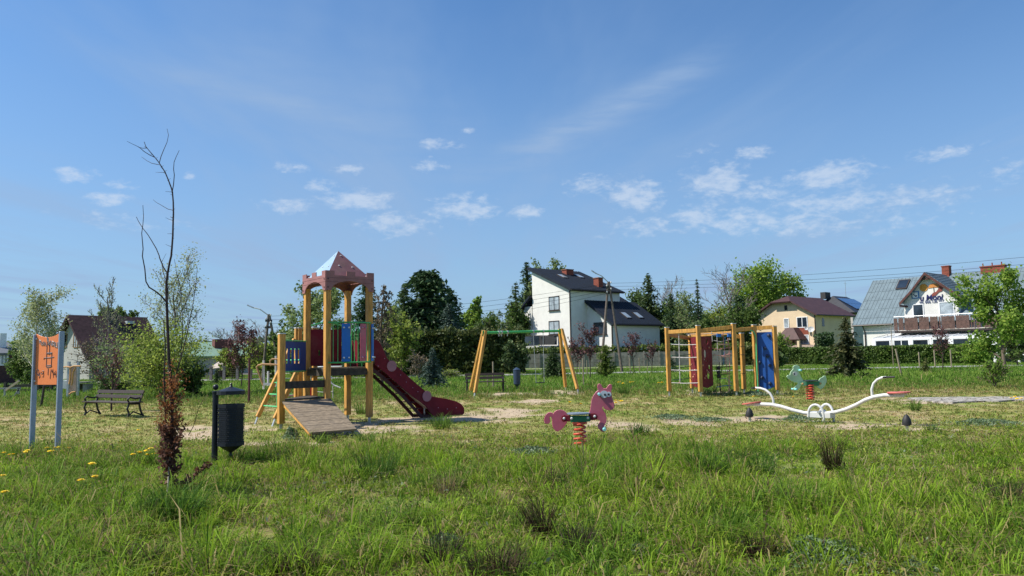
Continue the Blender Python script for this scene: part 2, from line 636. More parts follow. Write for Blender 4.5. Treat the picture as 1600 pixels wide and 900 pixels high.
def npmesh(name, verts, faces, k, mats, parent=None, origin=(0, 0, 0), tint=None, smooth=False):
    """fast mesh from arrays: faces (M,k)"""
    me = bpy.data.meshes.new(name)
    verts = np.asarray(verts, dtype=np.float32)
    faces = np.asarray(faces, dtype=np.int32)
    o0 = np.array(ROOT[root_of(parent)] if parent is not None else origin, dtype=np.float32)
    me.vertices.add(len(verts))
    me.vertices.foreach_set('co', (verts - o0).ravel())
    me.loops.add(faces.size)
    me.loops.foreach_set('vertex_index', faces.ravel())
    me.polygons.add(len(faces))
    me.polygons.foreach_set('loop_start', np.arange(0, faces.size, k, dtype=np.int32))
    me.update(calc_edges=True)
    for m in (mats if isinstance(mats, (list, tuple)) else [mats]):
        me.materials.append(m)
    if tint is not None:
        at = me.color_attributes.new('tint', 'FLOAT_COLOR', 'POINT')
        rgba = np.ones((len(verts), 4), dtype=np.float32)
        rgba[:, :3] = tint
        at.data.foreach_set('color', rgba.ravel())
    if smooth:
        me.shade_smooth()
    o = bpy.data.objects.new(name, me)
    COL.objects.link(o)
    if parent is not None:
        o.parent = parent
    else:
        o.location = tuple(float(a) for a in o0)
        ROOT[o.name] = tuple(o.location)
    return o


# ------------------------------------------------------------------ value noise for patchy ground
_rs = np.random.RandomState(7)
_lat = _rs.rand(256, 256)


def vnoise(x, y):
    xi = np.floor(x).astype(int)
    yi = np.floor(y).astype(int)
    fx, fy = x - xi, y - yi
    fx = fx * fx * (3 - 2 * fx)
    fy = fy * fy * (3 - 2 * fy)
    a = _lat[yi % 256, xi % 256]
    b = _lat[yi % 256, (xi + 1) % 256]
    c = _lat[(yi + 1) % 256, xi % 256]
    d = _lat[(yi + 1) % 256, (xi + 1) % 256]
    return (a * (1 - fx) + b * fx) * (1 - fy) + (c * (1 - fx) + d * fx) * fy


def fbm(x, y, o=4, s=1.0):
    v, w, t = 0, 1.0, 0
    for i in range(o):
        v = v + w * vnoise(x * s + 17.3 * i, y * s + 9.1 * i)
        t += w
        w *= 0.55
        s *= 2.03
    return v / t


def sst(v, a, b):
    t = np.clip((v - a) / (b - a), 0, 1)
    return t * t * (3 - 2 * t)


def gpos(x, d):
    p = V(x, hz(x) + FPX * 1.6 / d, d)
    return Vector((p.x, p.y, 0))


def ztop(x, y, d):
    return V(x, y, d).z


# ------------------------------------------------------------------ ground: one sheet, colours of soil and sward as a map
SAND_PX = [(352, 673, 88, 13), (420, 690, 60, 9), (545, 668, 60, 16), (640, 652, 75, 9), (745, 650, 105, 10), (800, 640, 60, 7), (730, 690, 40, 4),
           (790, 614, 75, 4), (875, 612, 40, 5), (1195, 651, 110, 11), (1085, 656, 60, 8), (1350, 662, 95, 10), (1440, 668, 60, 5), (900, 697, 40, 6),
           (1105, 612, 75, 7), (1185, 613, 50, 6), (1262, 655, 60, 9), (1010, 668, 50, 6), (620, 668, 60, 8), (500, 690, 30, 8), (960, 660, 70, 5),
           (1460, 626, 90, 7), (845, 626, 60, 4), (300, 668, 40, 6), (600, 695, 40, 5), (1240, 726, 40, 5), (1110, 690, 60, 6)]
_sw = []
for _x, _y, _rx, _ry in SAND_PX:
    _c = G(_x, _y)
    _k = FPX / _c.y
    _sw.append((_c.x, _c.y, _rx / _k, (G(_x, _y - _ry).y - G(_x, _y + _ry).y) / 2))


def fields(x, y):
    n1 = fbm(x, y, 5, 0.55)
    n2 = fbm(x + 40, y + 11, 5, 1.6)
    s = np.zeros_like(x)
    for cx, cy, rx, ry in _sw:
        q = np.sqrt(((x - cx) / rx) ** 2 + ((y - cy) / ry) ** 2)
        s = np.maximum(s, 1.25 - q * 0.85)
    sand = sst(s + (n2 - 0.5) * 1.5 + (n1 - .5) * 0.8, 0.45, 0.92)
    near = sst(12.4 + (n1 - 0.5) * 13.0 + (n2 - 0.5) * 6 - y, -1.4, 2.8)
    near = near * (1 - 0.85 * sst(n2 + 0.35 * (n1 - .5), 0.54, 0.68))      # thin, strawy gaps in the meadow
    mid = sst(y, 11, 14) * (1 - sst(y, 27, 34))
    dry = np.clip(mid * (0.16 + 1.5 * (n2 - 0.34)) + 0.25 * sst(n1, 0.5, 0.7) * (y < 40), 0, 1)
    dry = np.maximum(dry, (y < 13.5) * 0.6 * sst(n2, 0.50, 0.66))
    sand = np.clip(sand + 0.35 * mid * sst(n2 * 0.6 + 0.4 * n1, 0.56, 0.68), 0, 1)
    return sand, dry, near, n1, n2


C_SAND = np.array((0.40, 0.315, 0.22))
C_DRY = np.array((0.33, 0.25, 0.115))
C_OLIVE = np.array((0.15, 0.205, 0.032))
C_LUSH = np.array((0.11, 0.20, 0.026))
C_SOIL = np.array((0.075, 0.06, 0.03))


def swardcol(x, y):
    sand, dry, near, n1, n2 = fields(x, y)
    far = sst(y, 25, 31)
    g = C_OLIVE[None] * (1 - far[:, None]) + C_LUSH[None] * far[:, None]
    c = g * (1 - dry[:, None]) + C_DRY[None] * dry[:, None]
    return c, sand, dry, near, n1, n2


def build_ground():
    ys = [-30, -10, 0, 2, 3.5]
    y = 4.2
    while y < 70:
        ys.append(y)
        y += 0.07 + y * 0.006
    ys += [75, 82, 90, 105, 130, 180, 260, 400, 700, 1200, 2000]
    xs = []
    x = 0.0
    while x < 30:
        xs.append(x)
        x += 0.12 + x * 0.008
    xs += [33, 38, 45, 55, 70, 95, 130, 200, 330, 600, 1200, 2000]
    xs = [-a for a in xs[:0:-1]] + xs
    X, Y = np.meshgrid(np.array(xs), np.array(ys))
    nx, ny = len(xs), len(ys)
    x, y = X.ravel(), Y.ravel()
    c, sand, dry, near, n1, n2 = swardcol(x, y)
    c = c * (1 - sand[:, None]) + C_SAND[None] * sand[:, None]
    soil = near * 0.75
    c = c * (1 - soil[:, None]) + C_SOIL[None] * soil[:, None]
    z = (fbm(x, y, 4, 1.8) - 0.5) * 0.05 - 0.012 * sand - 0.012
    z = z * sst(y, -5, 5) * (1 - sst(y, 45, 55)) - 0.02
    v = np.stack([x, y, z], 1)
    i = np.arange(nx * ny).reshape(ny, nx)
    f = np.stack([i[:-1, :-1], i[:-1, 1:], i[1:, 1:], i[1:, :-1]], -1).reshape(-1, 4)
    o = npmesh('ground', v, f, 4, attrmat('sward_and_sand', 0.95, noise_scale=9, noise_amt=0.28, bump=0.7), tint=c, smooth=True)
    tag(o, kind='structure')


build_ground()


def sheet(name, pts, z, m, kind='structure', thick=0.0):
    mb = MB()
    mb.prism([Vector((p.x, p.y, z)) for p in pts], (0, 0, -0.06))
    o = mb.build(name, m)
    tag(o, kind=kind)
    return o


# road beyond the playground, its verge, and the paved path on the right
sheet('road', [Vector((-90, 60.0, 0)), Vector((90, 57.0, 0)), Vector((90, 60.5, 0)), Vector((-90, 63.8, 0))], 0.045, ASPH)
sheet('pavement', [Vector((-60, 84.2, 0)), Vector((70, 77.5, 0)), Vector((70, 79.5, 0)), Vector((-60, 86.8, 0))], 0.05, mat('pale_sand_verge', (0.36, 0.31, 0.25), 0.95, 0.2, 2))
pp = [G(*q) for q in ((1418, 622), (1440, 621), (1470, 621), (1500, 620.2), (1530, 620.8), (1556, 619.8), (1576, 620.4), (1600, 620), (1700, 619), (1700, 625), (1610, 625.5), (1585, 625), (1560, 627), (1540, 626.6), (1515, 627.6), (1488, 628.6), (1462, 627.6), (1440, 625.5), (1428, 624))]
sheet('path', pp, 0.012, mat('grey_gravel_path', (0.30, 0.28, 0.25), 0.95, 0.5, 6, bump=0.5))


# ------------------------------------------------------------------ grass
def blades(name, x, y, h, w, lean, col, rng, m, kind='stuff', parent=None, origin=(0, 0, 0), z0=-0.03, leanscale=1.0, dirang=None):
    n = len(x)
    a = rng.rand(n) * 2 * np.pi if dirang is None else dirang
    b = rng.rand(n) * 2 * np.pi
    dx, dy = np.cos(a), np.sin(a)
    sx, sy = np.cos(b), np.sin(b)
    v = np.zeros((n, 5, 3), np.float32)
    zb = np.zeros(n) + z0
    v[:, 0] = np.stack([x - sx * w / 2, y - sy * w / 2, zb], 1)
    v[:, 1] = np.stack([x + sx * w / 2, y + sy * w / 2, zb], 1)
    mx, my = x + dx * lean * h * 0.32, y + dy * lean * h * 0.32
    mz = zb + h * 0.6
    v[:, 2] = np.stack([mx - sx * w * .42, my - sy * w * .42, mz], 1)
    v[:, 3] = np.stack([mx + sx * w * .42, my + sy * w * .42, mz], 1)
    tx, ty = x + dx * lean * h, y + dy * lean * h
    v[:, 4] = np.stack([tx, ty, zb + h * np.clip(1.02 - 0.42 * lean, 0.35, 1)], 1)
    i = (np.arange(n) * 5)[:, None]
    f = np.concatenate([i + np.array([[0, 1, 3]]), i + np.array([[0, 3, 2]]), i + np.array([[2, 3, 4]])], 1).reshape(-1, 3)
    t = np.repeat(col, 5, axis=0)
    o = npmesh(name, v.reshape(-1, 3), f, 3, m, parent=parent, tint=t, origin=origin)
    if kind:
        o['kind'] = kind
    return o


GRASSM = attrmat('grass_blades', 0.6, trans=0.42, spec=0.12)


def scatter(rng, n, y0, y1, power=1.0):
    u = rng.rand(n)
    # area-uniform when power = 1
    y = np.sqrt(y0 ** 2 + (y1 ** 2 - y0 ** 2) * u ** power)
    x = (rng.rand(n) * 2 - 1) * (0.73 * y + 0.8)
    return x, y


def mixc(c0, c1, t):
    return c0 * (1 - t[:, None]) + c1 * t[:, None]


def near_meadow():
    rng = np.random.RandomState(11)
    nt, nb = 15500, 20
    tx, ty = scatter(rng, nt, 4.4, 15.0)
    sand, dry, near, n1, n2 = fields(tx, ty)
    keep = rng.rand(nt) < np.clip(0.5 + near, 0, 1) * (1 - 0.85 * sand)
    tx, ty, near, n1, n2, dry = tx[keep], ty[keep], near[keep], n1[keep], n2[keep], dry[keep]
    nt = len(tx)
    th = (0.055 + 0.145 * near * (0.25 + 1.5 * rng.rand(nt) ** 1.8)) * (0.7 + 0.6 * sst(n1, 0.35, 0.62))
    th = th * np.where(rng.rand(nt) < 0.10, 1.7, 1.05)
    hue = rng.rand(nt)
    x = np.repeat(tx, nb)
    y = np.repeat(ty, nb)
    n = nt * nb
    r = np.abs(rng.randn(n)) * 0.055
    an = rng.rand(n) * 2 * np.pi
    x += r * np.cos(an)
    y += r * np.sin(an)
    h = np.repeat(th, nb) * (0.55 + 0.75 * rng.rand(n))
    w = 0.0050 + 0.0105 * rng.rand(n) ** 1.4
    lean = np.clip(0.2 + 1.1 * rng.rand(n) + r * 4, 0, 1.6)
    base = mixc(np.array((0.045, 0.125, 0.008)), np.array((0.32, 0.47, 0.035)), np.repeat(hue, nb) * 0.55 + 0.45 * rng.rand(n))
    ol = np.repeat(rng.rand(nt) < 0.12, nb)
    base[ol] = base[ol] * 0.45 + np.array((0.21, 0.19, 0.045)) * 0.6
    blue = np.repeat(sst(n2, 0.50, 0.40) * 0.35, nb)
    base = mixc(base, np.array((0.06, 0.15, 0.03)), blue)
    strawp = np.repeat(0.05 + 0.42 * dry + 0.45 * (rng.rand(nt) < 0.10), nb)
    st = (rng.rand(n) < strawp)
    base[st] = mixc(np.array((0.40, 0.33, 0.15)), np.array((0.26, 0.20, 0.08)), rng.rand(st.sum()))
    br = rng.rand(n) < 0.03
    base[br] = (0.09, 0.055, 0.04)
    # leaning outwards from the tuft and a little with the wind
    blades('meadow_grass', x, y, h, w, lean, base, rng, GRASSM, dirang=an + rng.randn(n) * 0.8)


def straw_stalks():
    rng = np.random.RandomState(5)
    n = 9000
    x, y = scatter(rng, n, 4.4, 13.5)
    s, d, near, n1, n2 = fields(x, y)
    k = rng.rand(n) < 0.35 + 0.5 * sst(n1, 0.5, 0.35)
    x, y = x[k], y[k]
    n = len(x)
    c = mixc(np.array((0.50, 0.43, 0.25)), np.array((0.26, 0.17, 0.10)), rng.rand(n) ** 1.5)
    blades('dead_stalks', x, y, 0.08 + 0.20 * rng.rand(n) ** 1.5, 0.003 + 0.004 * rng.rand(n), 0.3 + 1.6 * rng.rand(n), c, rng, GRASSM)


def turf():
    rng = np.random.RandomState(21)
    nt, nb = 30000, 9
    tx, ty = scatter(rng, nt, 11.5, 37, 1.25)
    c, sand, dry, near, n1, n2 = swardcol(tx, ty)
    keep = (rng.rand(nt) < (1 - 0.93 * sand))
    tx, ty, c, dry, n1, n2 = tx[keep], ty[keep], c[keep], dry[keep], n1[keep], n2[keep]
    nt = len(tx)
    tall = sst(ty, 25, 31)
    th = (0.035 + 0.05 * rng.rand(nt) ** 2 + 0.13 * tall * (0.5 + 0.7 * rng.rand(nt))) * (1 - 0.45 * dry)
    th = th * np.where(rng.rand(nt) < 0.02, 2.3, 1)
    x, y = np.repeat(tx, nb), np.repeat(ty, nb)
    n = nt * nb
    r = np.abs(rng.randn(n)) * 0.07
    an = rng.rand(n) * 2 * np.pi
    x += r * np.cos(an)
    y += r * np.sin(an)
    h = np.repeat(th, nb) * (0.6 + 0.7 * rng.rand(n))
    w = 0.007 + 0.00035 * y * (0.6 + 0.8 * rng.rand(n))
    jit = (0.68 + 0.75 * rng.rand(nt))[:, None] * (1 + 0.10 * rng.randn(nt, 3))
    base = np.repeat(c * jit, nb, axis=0) * (0.8 + 0.4 * rng.rand(n))[:, None]
    g = np.repeat(rng.rand(nt) < 0.22, nb)
    base[g] = base[g] * 0.3 + np.array((0.075, 0.165, 0.02)) * 0.9
    st = rng.rand(n) < 0.14
    base[st] = np.array((0.36, 0.28, 0.13)) * (0.7 + 0.5 * rng.rand(st.sum()))[:, None]
    blades('playground_turf', x, y, h, w, 0.2 + 0.8 * rng.rand(n), np.clip(base, 0, 1), rng, GRASSM, dirang=an)


def far_grass():
    rng = np.random.RandomState(31)
    n = 120000
    x, y = scatter(rng, n, 34, 80, 1.1)
    k = ~((y > 58.0 - 0.0167 * x) & (y < 63.0 - 0.0183 * x))
    x, y = x[k], y[k]
    n = len(x)
    nn = fbm(x, y, 4, 0.35)
    h = (0.09 + 0.22 * rng.rand(n)) * (0.6 + 0.9 * nn) * np.where(y > 62, 0.7, 1)
    w = 0.022 + 0.03 * rng.rand(n)
    c = mixc(np.array((0.07, 0.165, 0.02)), np.array((0.20, 0.28, 0.05)), np.clip(rng.rand(n) * 0.6 + (nn - 0.35) * 1.3, 0, 1))
    st = rng.rand(n) < 0.05
    c[st] = (0.3, 0.26, 0.12)
    blades('rough_grass', x, y, h, w, 0.2 + 0.7 * rng.rand(n), c, rng, GRASSM)


def leafquads(c, size, rng, aspect=0.6, up=0.3, axis=None, sizevar=0.4):
    n = len(c)
    d = rng.randn(n, 3)
    if axis is not None:
        d = axis + d * 0.45
    d /= np.linalg.norm(d, axis=1)[:, None]
    nn = rng.randn(n, 3)
    nn[:, 2] += up * 2
    b = np.cross(d, nn)
    b /= np.linalg.norm(b, axis=1)[:, None] + 1e-6
    s = (size * (1 - sizevar + 2 * sizevar * rng.rand(n)))[:, None] / 2
    v = np.stack([c - d * s, c + b * s * aspect - d * s * 0.15, c + d * s, c - b * s * aspect - d * s * 0.15], 1)
    f = np.arange(n * 4).reshape(n, 4)
    return v.reshape(-1, 3), f


def weeds():
    rng = np.random.RandomState(41)
    n = 110000
    x, y = scatter(rng, n, 4.4, 17.0)
    s, d, near, n1, n2 = fields(x, y)
    cl = fbm(x + 9, y + 31, 4, 2.6)
    k = rng.rand(n) < np.clip(0.3 + 2.2 * (cl - 0.42), 0.08, 1) * (1 - 0.85 * s)
    x, y, cl, d = x[k], y[k], cl[k], d[k]
    n = len(x)
    z = 0.005 + 0.085 * rng.rand(n) ** 1.3
    v, f = leafquads(np.stack([x, y, z], 1), 0.022 + 0.034 * rng.rand(n) ** 1.5, rng, 0.45, up=0.7)
    c = mixc(np.array((0.07, 0.13, 0.012)), np.array((0.33, 0.39, 0.06)), rng.rand(n))
    b = rng.rand(n) < 0.10 + 0.35 * d
    c[b] = mixc(np.array((0.13, 0.085, 0.04)), np.array((0.42, 0.33, 0.16)), rng.rand(b.sum()))
    g = rng.rand(n) < 0.06
    c[g] = (0.22, 0.27, 0.17)
    o = npmesh('meadow_weeds', v, f, 4, GRASSM, tint=np.repeat(c, 4, axis=0))
    o['kind'] = 'stuff'


weeds()


def litter():
    rng = np.random.RandomState(51)
    n = 60000
    x, y = scatter(rng, n, 10, 34)
    s, d, near, n1, n2 = fields(x, y)
    k = rng.rand(n) < 0.05 * d + 0.30 * s
    x, y, s = x[k], y[k], s[k]
    n = len(x)
    v, f = leafquads(np.stack([x, y, 0.004 + 0.02 * rng.rand(n)], 1), 0.03 + 0.05 * rng.rand(n) ** 2, rng, 0.35, up=2.0)
    pal = np.array([(0.10, 0.075, 0.05), (0.20, 0.16, 0.10), (0.46, 0.40, 0.30), (0.10, 0.14, 0.04), (0.16, 0.12, 0.07)])
    o = npmesh('sand_litter', v, f, 4, GRASSM, tint=np.repeat(pal[rng.randint(0, 5, n)], 4, axis=0))
    o['kind'] = 'stuff'


litter()
near_meadow()
straw_stalks()
turf()
far_grass()


def grow(rng, maxlev, nb, spread, up, wig, ratio, start=0.35, first=1.0, steps=4, droop=0.0, apical=False):
    lines = []

    def rec(p, d, ln, rad, lev):
        pts, rr = [p.copy()], [rad]
        dd = d.copy()
        endr = rad * (0.55 if lev < maxlev else 0.35)
        st = steps + (3 if (lev == 0) else 0)
        for i in range(st):
            dd = dd + Vector((rng.uniform(-1, 1), rng.uniform(-1, 1), rng.uniform(-1, 1))) * wig + Vector((0, 0, up if lev < 2 or not droop else -droop))
            dd.normalize()
            p = p + dd * ln / st
            pts.append(p.copy())
            rr.append(rad + (endr - rad) * (i + 1) / st)
        lines.append((pts, rr, lev))
        if lev < maxlev:
            k = nb[min(lev, len(nb) - 1)]
            for j in range(k):
                t = start + (1 - start) * (j + rng.random() * 0.8) / k if lev == 0 or True else 1
                t = min(t, 0.999)
                ii = int(t * st)
                fr = t * st - ii
                q = pts[ii].lerp(pts[min(ii + 1, st)], fr)
                base_d = (pts[min(ii + 1, st)] - pts[ii]).normalized()
                az = j * 2.4 + rng.uniform(-0.6, 0.6)
                x = base_d.cross(Vector((0.3, 0.2, 1)))
                if x.length < 0.05:
                    x = Vector((1, 0, 0))
                x.normalize()
                yv = base_d.cross(x)
                sp = spread * rng.uniform(0.75, 1.25)
                nd = (base_d * math.cos(sp) + (x * math.cos(az) + yv * math.sin(az)) * math.sin(sp)).normalized()
                l2 = ln * ratio * rng.uniform(0.75, 1.15)
                if lev == 0:
                    l2 *= (1.15 - 0.55 * t) if apical else (1.0 - 0.2 * t)
                rec(q, nd, l2, max(rr[ii] * 0.62, 0.004), lev + 1)
    rec(Vector((0, 0, 0)), Vector((0, 0, 1)), 1.0 * first, 0.035, 0)
    return lines


def fit(lines, H, W):
    P = np.array([tuple(q) for pts, rr, l in lines for q in pts])
    zmax = P[:, 2].max()
    rad = np.percentile(np.hypot(P[:, 0] - P[:, 0].mean(), P[:, 1] - P[:, 1].mean()), 97)
    sx, sz = (W / 2) / max(rad, 1e-3), H / zmax
    out = []
    hi = P[P[:, 2] > zmax * .35]
    mx_, my_, mz_ = hi[:, 0].mean(), hi[:, 1].mean(), hi[:, 2].mean()
    rad = np.percentile(np.hypot(P[:, 0] - mx_ * P[:, 2] / mz_, P[:, 1] - my_ * P[:, 2] / mz_), 98.5)
    sx = (W / 2) / max(rad, 1e-3)
    for pts, rr, l in lines:
        out.append(([Vector(((q.x - mx_ * q.z / mz_) * sx, (q.y - my_ * q.z / mz_) * sx, q.z * sz)) for q in pts], rr, l))
    return out


def tree(name, label, x, d, ytop, wpx, wood, leaf=None, nleaf=4000, lsize=0.2, seed=1, style='round', group=None, trunk_r=None, cat='tree',
         ybase=None, spread=None, clump=0.18, minz=0.0, twig=1.0):
    rng = random.Random(seed)
    nr = np.random.RandomState(seed)
    base = gpos(x, d)
    H = ztop(x, ytop, d)
    W = wpx * d / FPX
    t = thing(name, label, cat, tuple(base), group)
    P = dict(round=dict(maxlev=4, nb=(7, 4, 4, 3), spread=0.75, up=0.10, wig=0.16, ratio=0.52, start=0.28),
             open=dict(maxlev=4, nb=(8, 4, 3, 3), spread=0.62, up=0.16, wig=0.16, ratio=0.46, start=0.22),
             bush=dict(maxlev=3, nb=(12, 5, 4), spread=0.85, up=0.12, wig=0.18, ratio=0.6, start=0.02),
             bare=dict(maxlev=4, nb=(8, 5, 4, 4), spread=0.62, up=0.12, wig=0.16, ratio=0.55, start=0.22),
             birch=dict(maxlev=3, nb=(16, 7, 5), spread=0.75, up=0.22, wig=0.12, ratio=0.34, start=0.16, apical=True),
             weep=dict(maxlev=3, nb=(14, 6, 6), spread=0.7, up=0.30, wig=0.10, ratio=0.30, start=0.12, droop=0.55, apical=True),
             upright=dict(maxlev=3, nb=(9, 4, 3), spread=0.42, up=0.30, wig=0.10, ratio=0.45, start=0.30))[style]
    lines = fit(grow(rng, **P), H, W)
    tr = trunk_r or max(0.03, 0.016 * H)
    mb = MB()
    k = tr / 0.035
    mxl = P['maxlev']
    minr = 0.0008 * d * 0.35 * twig
    for pts, rr, l in lines:
        n = 8 if l == 0 else (5 if l == 1 else 3)
        rs = [max(r_ * k * (1 if l == 0 else 0.9), minr if l >= mxl - 1 else minr * 1.4) for r_ in rr]
        mb.tube([base + q for q in pts], rs, n, caps=False)
    mb.build('trunk', wood, t, smooth=True)
    if leaf is not None and nleaf:
        tips = [pts for pts, rr, l in lines if l == mxl] + [pts[-3:] for pts, rr, l in lines if l == mxl - 1]
        A = np.array([[tuple(pts[0]), tuple(pts[-1])] for pts in tips])
        i = nr.randint(0, len(A), nleaf)
        u = nr.rand(nleaf)[:, None]
        c = A[i, 0] * (1 - u) + A[i, 1] * u + nr.randn(nleaf, 3) * clump * W * 0.16
        c = c[c[:, 2] > max(minz, 0.03)]
        v, f = leafquads(c + np.array(base), lsize, nr)
        npmesh('crown', v, f, 4, leaf, parent=t)
    return t


def conifer(name, label, x, d, ytop, wpx, leaf, seed=1, group=None, z0=0.05, whorls=26, per=9, size=None, droop=0.25, shape=0.95, cat='tree', wood=BARK, dens=7, ragged=0.25):
    nr = np.random.RandomState(seed)
    base = gpos(x, d)
    H = ztop(x, ytop, d)
    W = wpx * d / FPX * 1.3
    t = thing(name, label, cat, tuple(base), group)
    mb = MB()
    mb.tube([base, base + Vector((0, 0, H * 0.5)), base + Vector((0, 0, H * 0.98))], [0.018 * H, 0.011 * H, 0.004 * H], 7)
    cen, axs, sz = [], [], []
    size = size or max(0.08, W * 0.12)
    for w in range(whorls):
        tt = (w + 0.5) / whorls
        zz = H * (z0 + (0.99 - z0) * tt)
        r0 = W / 2 * (1 - tt) ** shape + 0.02 * W
        for k in range(per):
            az = nr.rand() * 2 * np.pi
            r = r0 * (1 - ragged + 1.6 * ragged * nr.rand())
            dx, dy = math.cos(az), math.sin(az)
            rise = 0.12 * r if tt < 0.75 else 0.5 * r
            n = max(2, int(dens * r / (W / 2) + 2))
            for j in range(n):
                s = (j + 0.6) / n
                q = (dx * r * s, dy * r * s, zz + rise * math.sin(s * 3.1) - droop * r * s * s)
                cen.append(q)
                axs.append((dx, dy, -droop * s))
                sz.append(size * (1.15 - 0.6 * s) * (0.35 + 0.65 * r0 / (W / 2)))
            if k % 3 == 0 and r > 0.15:
                mb.tube([base + Vector((0, 0, zz)), base + Vector((dx * r * .8, dy * r * .8, zz - droop * r * .6))], [0.006 * H * (1 - tt) + 0.004, 0.003], 3, caps=False)
    mb.build('trunk', wood, t, smooth=True)
    cen, axs, sz = np.array(cen), np.array(axs), np.array(sz)
    # three needle sprays at each point
    cen = np.repeat(cen, 3, 0) + nr.randn(len(cen) * 3, 3) * np.repeat(sz, 3)[:, None] * 0.32
    axs = np.repeat(axs, 3, 0)
    sz = np.repeat(sz, 3)
    v, f = leafquads(cen + np.array(base), sz * 1.1, nr, aspect=0.42, up=0.6, axis=axs)
    npmesh('crown', v, f, 4, leaf, parent=t)
    return t


def hedge(name, label, p0, p1, h, th, leaf, n=9000, size=0.16, seed=1, bumpy=0.12, group=None, tuft=0.0, core=None, cat='hedge'):
    """clipped or rough hedge from p0 to p1: a twiggy core and a shell of foliage"""
    nr = np.random.RandomState(seed)
    p0, p1 = Vector(p0), Vector(p1)
    t = thing(name, label, cat, tuple((p0 + p1) / 2), group)
    L_ = (p1 - p0).length
    ex = (p1 - p0).normalized()
    ey = Vector((-ex.y, ex.x, 0))
    mb = MB()
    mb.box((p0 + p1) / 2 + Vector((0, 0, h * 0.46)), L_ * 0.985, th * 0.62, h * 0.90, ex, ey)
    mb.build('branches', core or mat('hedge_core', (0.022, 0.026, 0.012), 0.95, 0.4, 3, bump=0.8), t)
    a = nr.rand(n) * L_
    face = nr.rand(n)
    front = face < 0.62
    top = (face >= 0.62) & (face < 0.82)
    b = np.where(front, -th / 2, np.where(top, (nr.rand(n) - .5) * th, (nr.rand(n) - .5) * th))
    z = np.where(top, h, nr.rand(n) ** 0.9 * h)
    back = face >= 0.93
    b = np.where(back, th / 2, b)
    ends = (face >= 0.82) & (face < 0.93)
    a = np.where(ends, np.where(nr.rand(n) < .5, 0, L_), a)
    bump = (fbm(a * 1.0, z * 1.2 + 5, 4, 0.9) - 0.5) * 2 * bumpy
    b = b - np.where(front, bump, 0) + nr.randn(n) * 0.05 * th
    topn = (fbm(a, a * 0 + 3.3, 3, 1.1) - 0.5) * 2 * tuft + (np.abs(nr.randn(n)) * tuft * 0.5)
    z = z + np.where(top, topn + nr.randn(n) * 0.03, z / h * topn * 0.6)
    e0, e1 = np.array(ex), np.array(ey)
    c = np.array(p0) + a[:, None] * e0 + b[:, None] * e1 + z[:, None] * np.array((0, 0, 1.0))
    c[:, 2] = np.maximum(c[:, 2], 0.03)
    v, f = leafquads(c, size, nr, aspect=0.7, up=0.2)
    npmesh('foliage', v, f, 4, leaf, parent=t)
    return t


# ------------------------------------------------------------------ houses
Z = Vector((0, 0, 1))


class Frame:
    """local axes of a building: a along u, b along v, z up"""
    def __init__(s, o, u, v):
        s.o, s.u, s.v = Vector(o), Vector(u).normalized(), Vector(v).normalized()

    def __call__(s, a, b, z):
        return s.o + s.u * a + s.v * b + Z * z

    def on(s, x, y, a=None, b=None):
        """where the ray of a photo pixel meets the plane a=const or b=const"""
        if a is not None:
            p = onplane(x, y, s(a, 0, 0), s.u)
        else:
            p = onplane(x, y, s(0, b, 0), s.v)
        q = p - s.o
        return q.dot(s.u), q.dot(s.v), q.z


def window(par, F, c, e, n, w, h, fm, gm, mull=1, bar=0, t=0.09, sill=None, label=None):
    """frame in the wall face at c (centre), e = direction along the wall, n = outward normal"""
    c = Vector(c)
    e, n = Vector(e).normalized(), Vector(n).normalized()
    mb = MB()
    mb.box(c + Z * (h / 2 - t / 2) + n * 0.0, w, 0.14, t, e, n)
    mb.box(c - Z * (h / 2 - t / 2), w, 0.14, t, e, n)
    for s_ in (-1, 1):
        mb.box(c + e * s_ * (w / 2 - t / 2), t, 0.138, h - 2 * t, e, n)
    for k in range(mull):
        q = (k + 1) / (mull + 1) - .5
        mb.box(c + e * q * w, t * 0.9, 0.12, h - 2 * t, e, n)
    for k in range(bar):
        q = (k + 1) / (bar + 1) - .5
        mb.box(c + Z * q * h, w - 2 * t, 0.11, t * .7, e, n)
    o = mb.build('window', fm, par)
    if label:
        o['label'] = label
    g = MB()
    g.box(c + n * 0.012, w - t, 0.03, h - t, e, n)
    g.build('pane', gm, o)
    if sill:
        s_ = MB()
        s_.box(c - Z * (h / 2 + 0.05) + n * 0.09, w + 0.2, 0.2, 0.06, e, n)
        s_.build('sill', sill, o)
    return o


def slab(mb, pts, th):
    """roof slab: polygon pts (CCW seen from above) thickened downwards"""
    pts = [Vector(p) for p in pts]
    n = (pts[1] - pts[0]).cross(pts[2] - pts[0]).normalized()
    if n.z < 0:
        n = -n
    mb.prism(pts, -n * th)
    return n


UA = Vector((0.77, 0.64, 0)).normalized()
VA = Vector((-0.64, 0.77, 0)).normalized()


def roof_seams(par, P0, eu, ed, nu, width, depth, m, nrm, k0=0.45, name='roof_seam'):
    """raised ribs running down a sheet roof: P0 = upper left corner, eu along ridge, ed down the slope"""
    mb = MB()
    i = 0.0
    while i <= width:
        a = P0 + eu * i + nrm * 0.02
        mb.beam(a, a + ed * depth, 0.05, 0.05, eu)
        i += k0
    o = mb.build('roof_rib', m, par)
    o['kind'] = 'stuff'
    return o


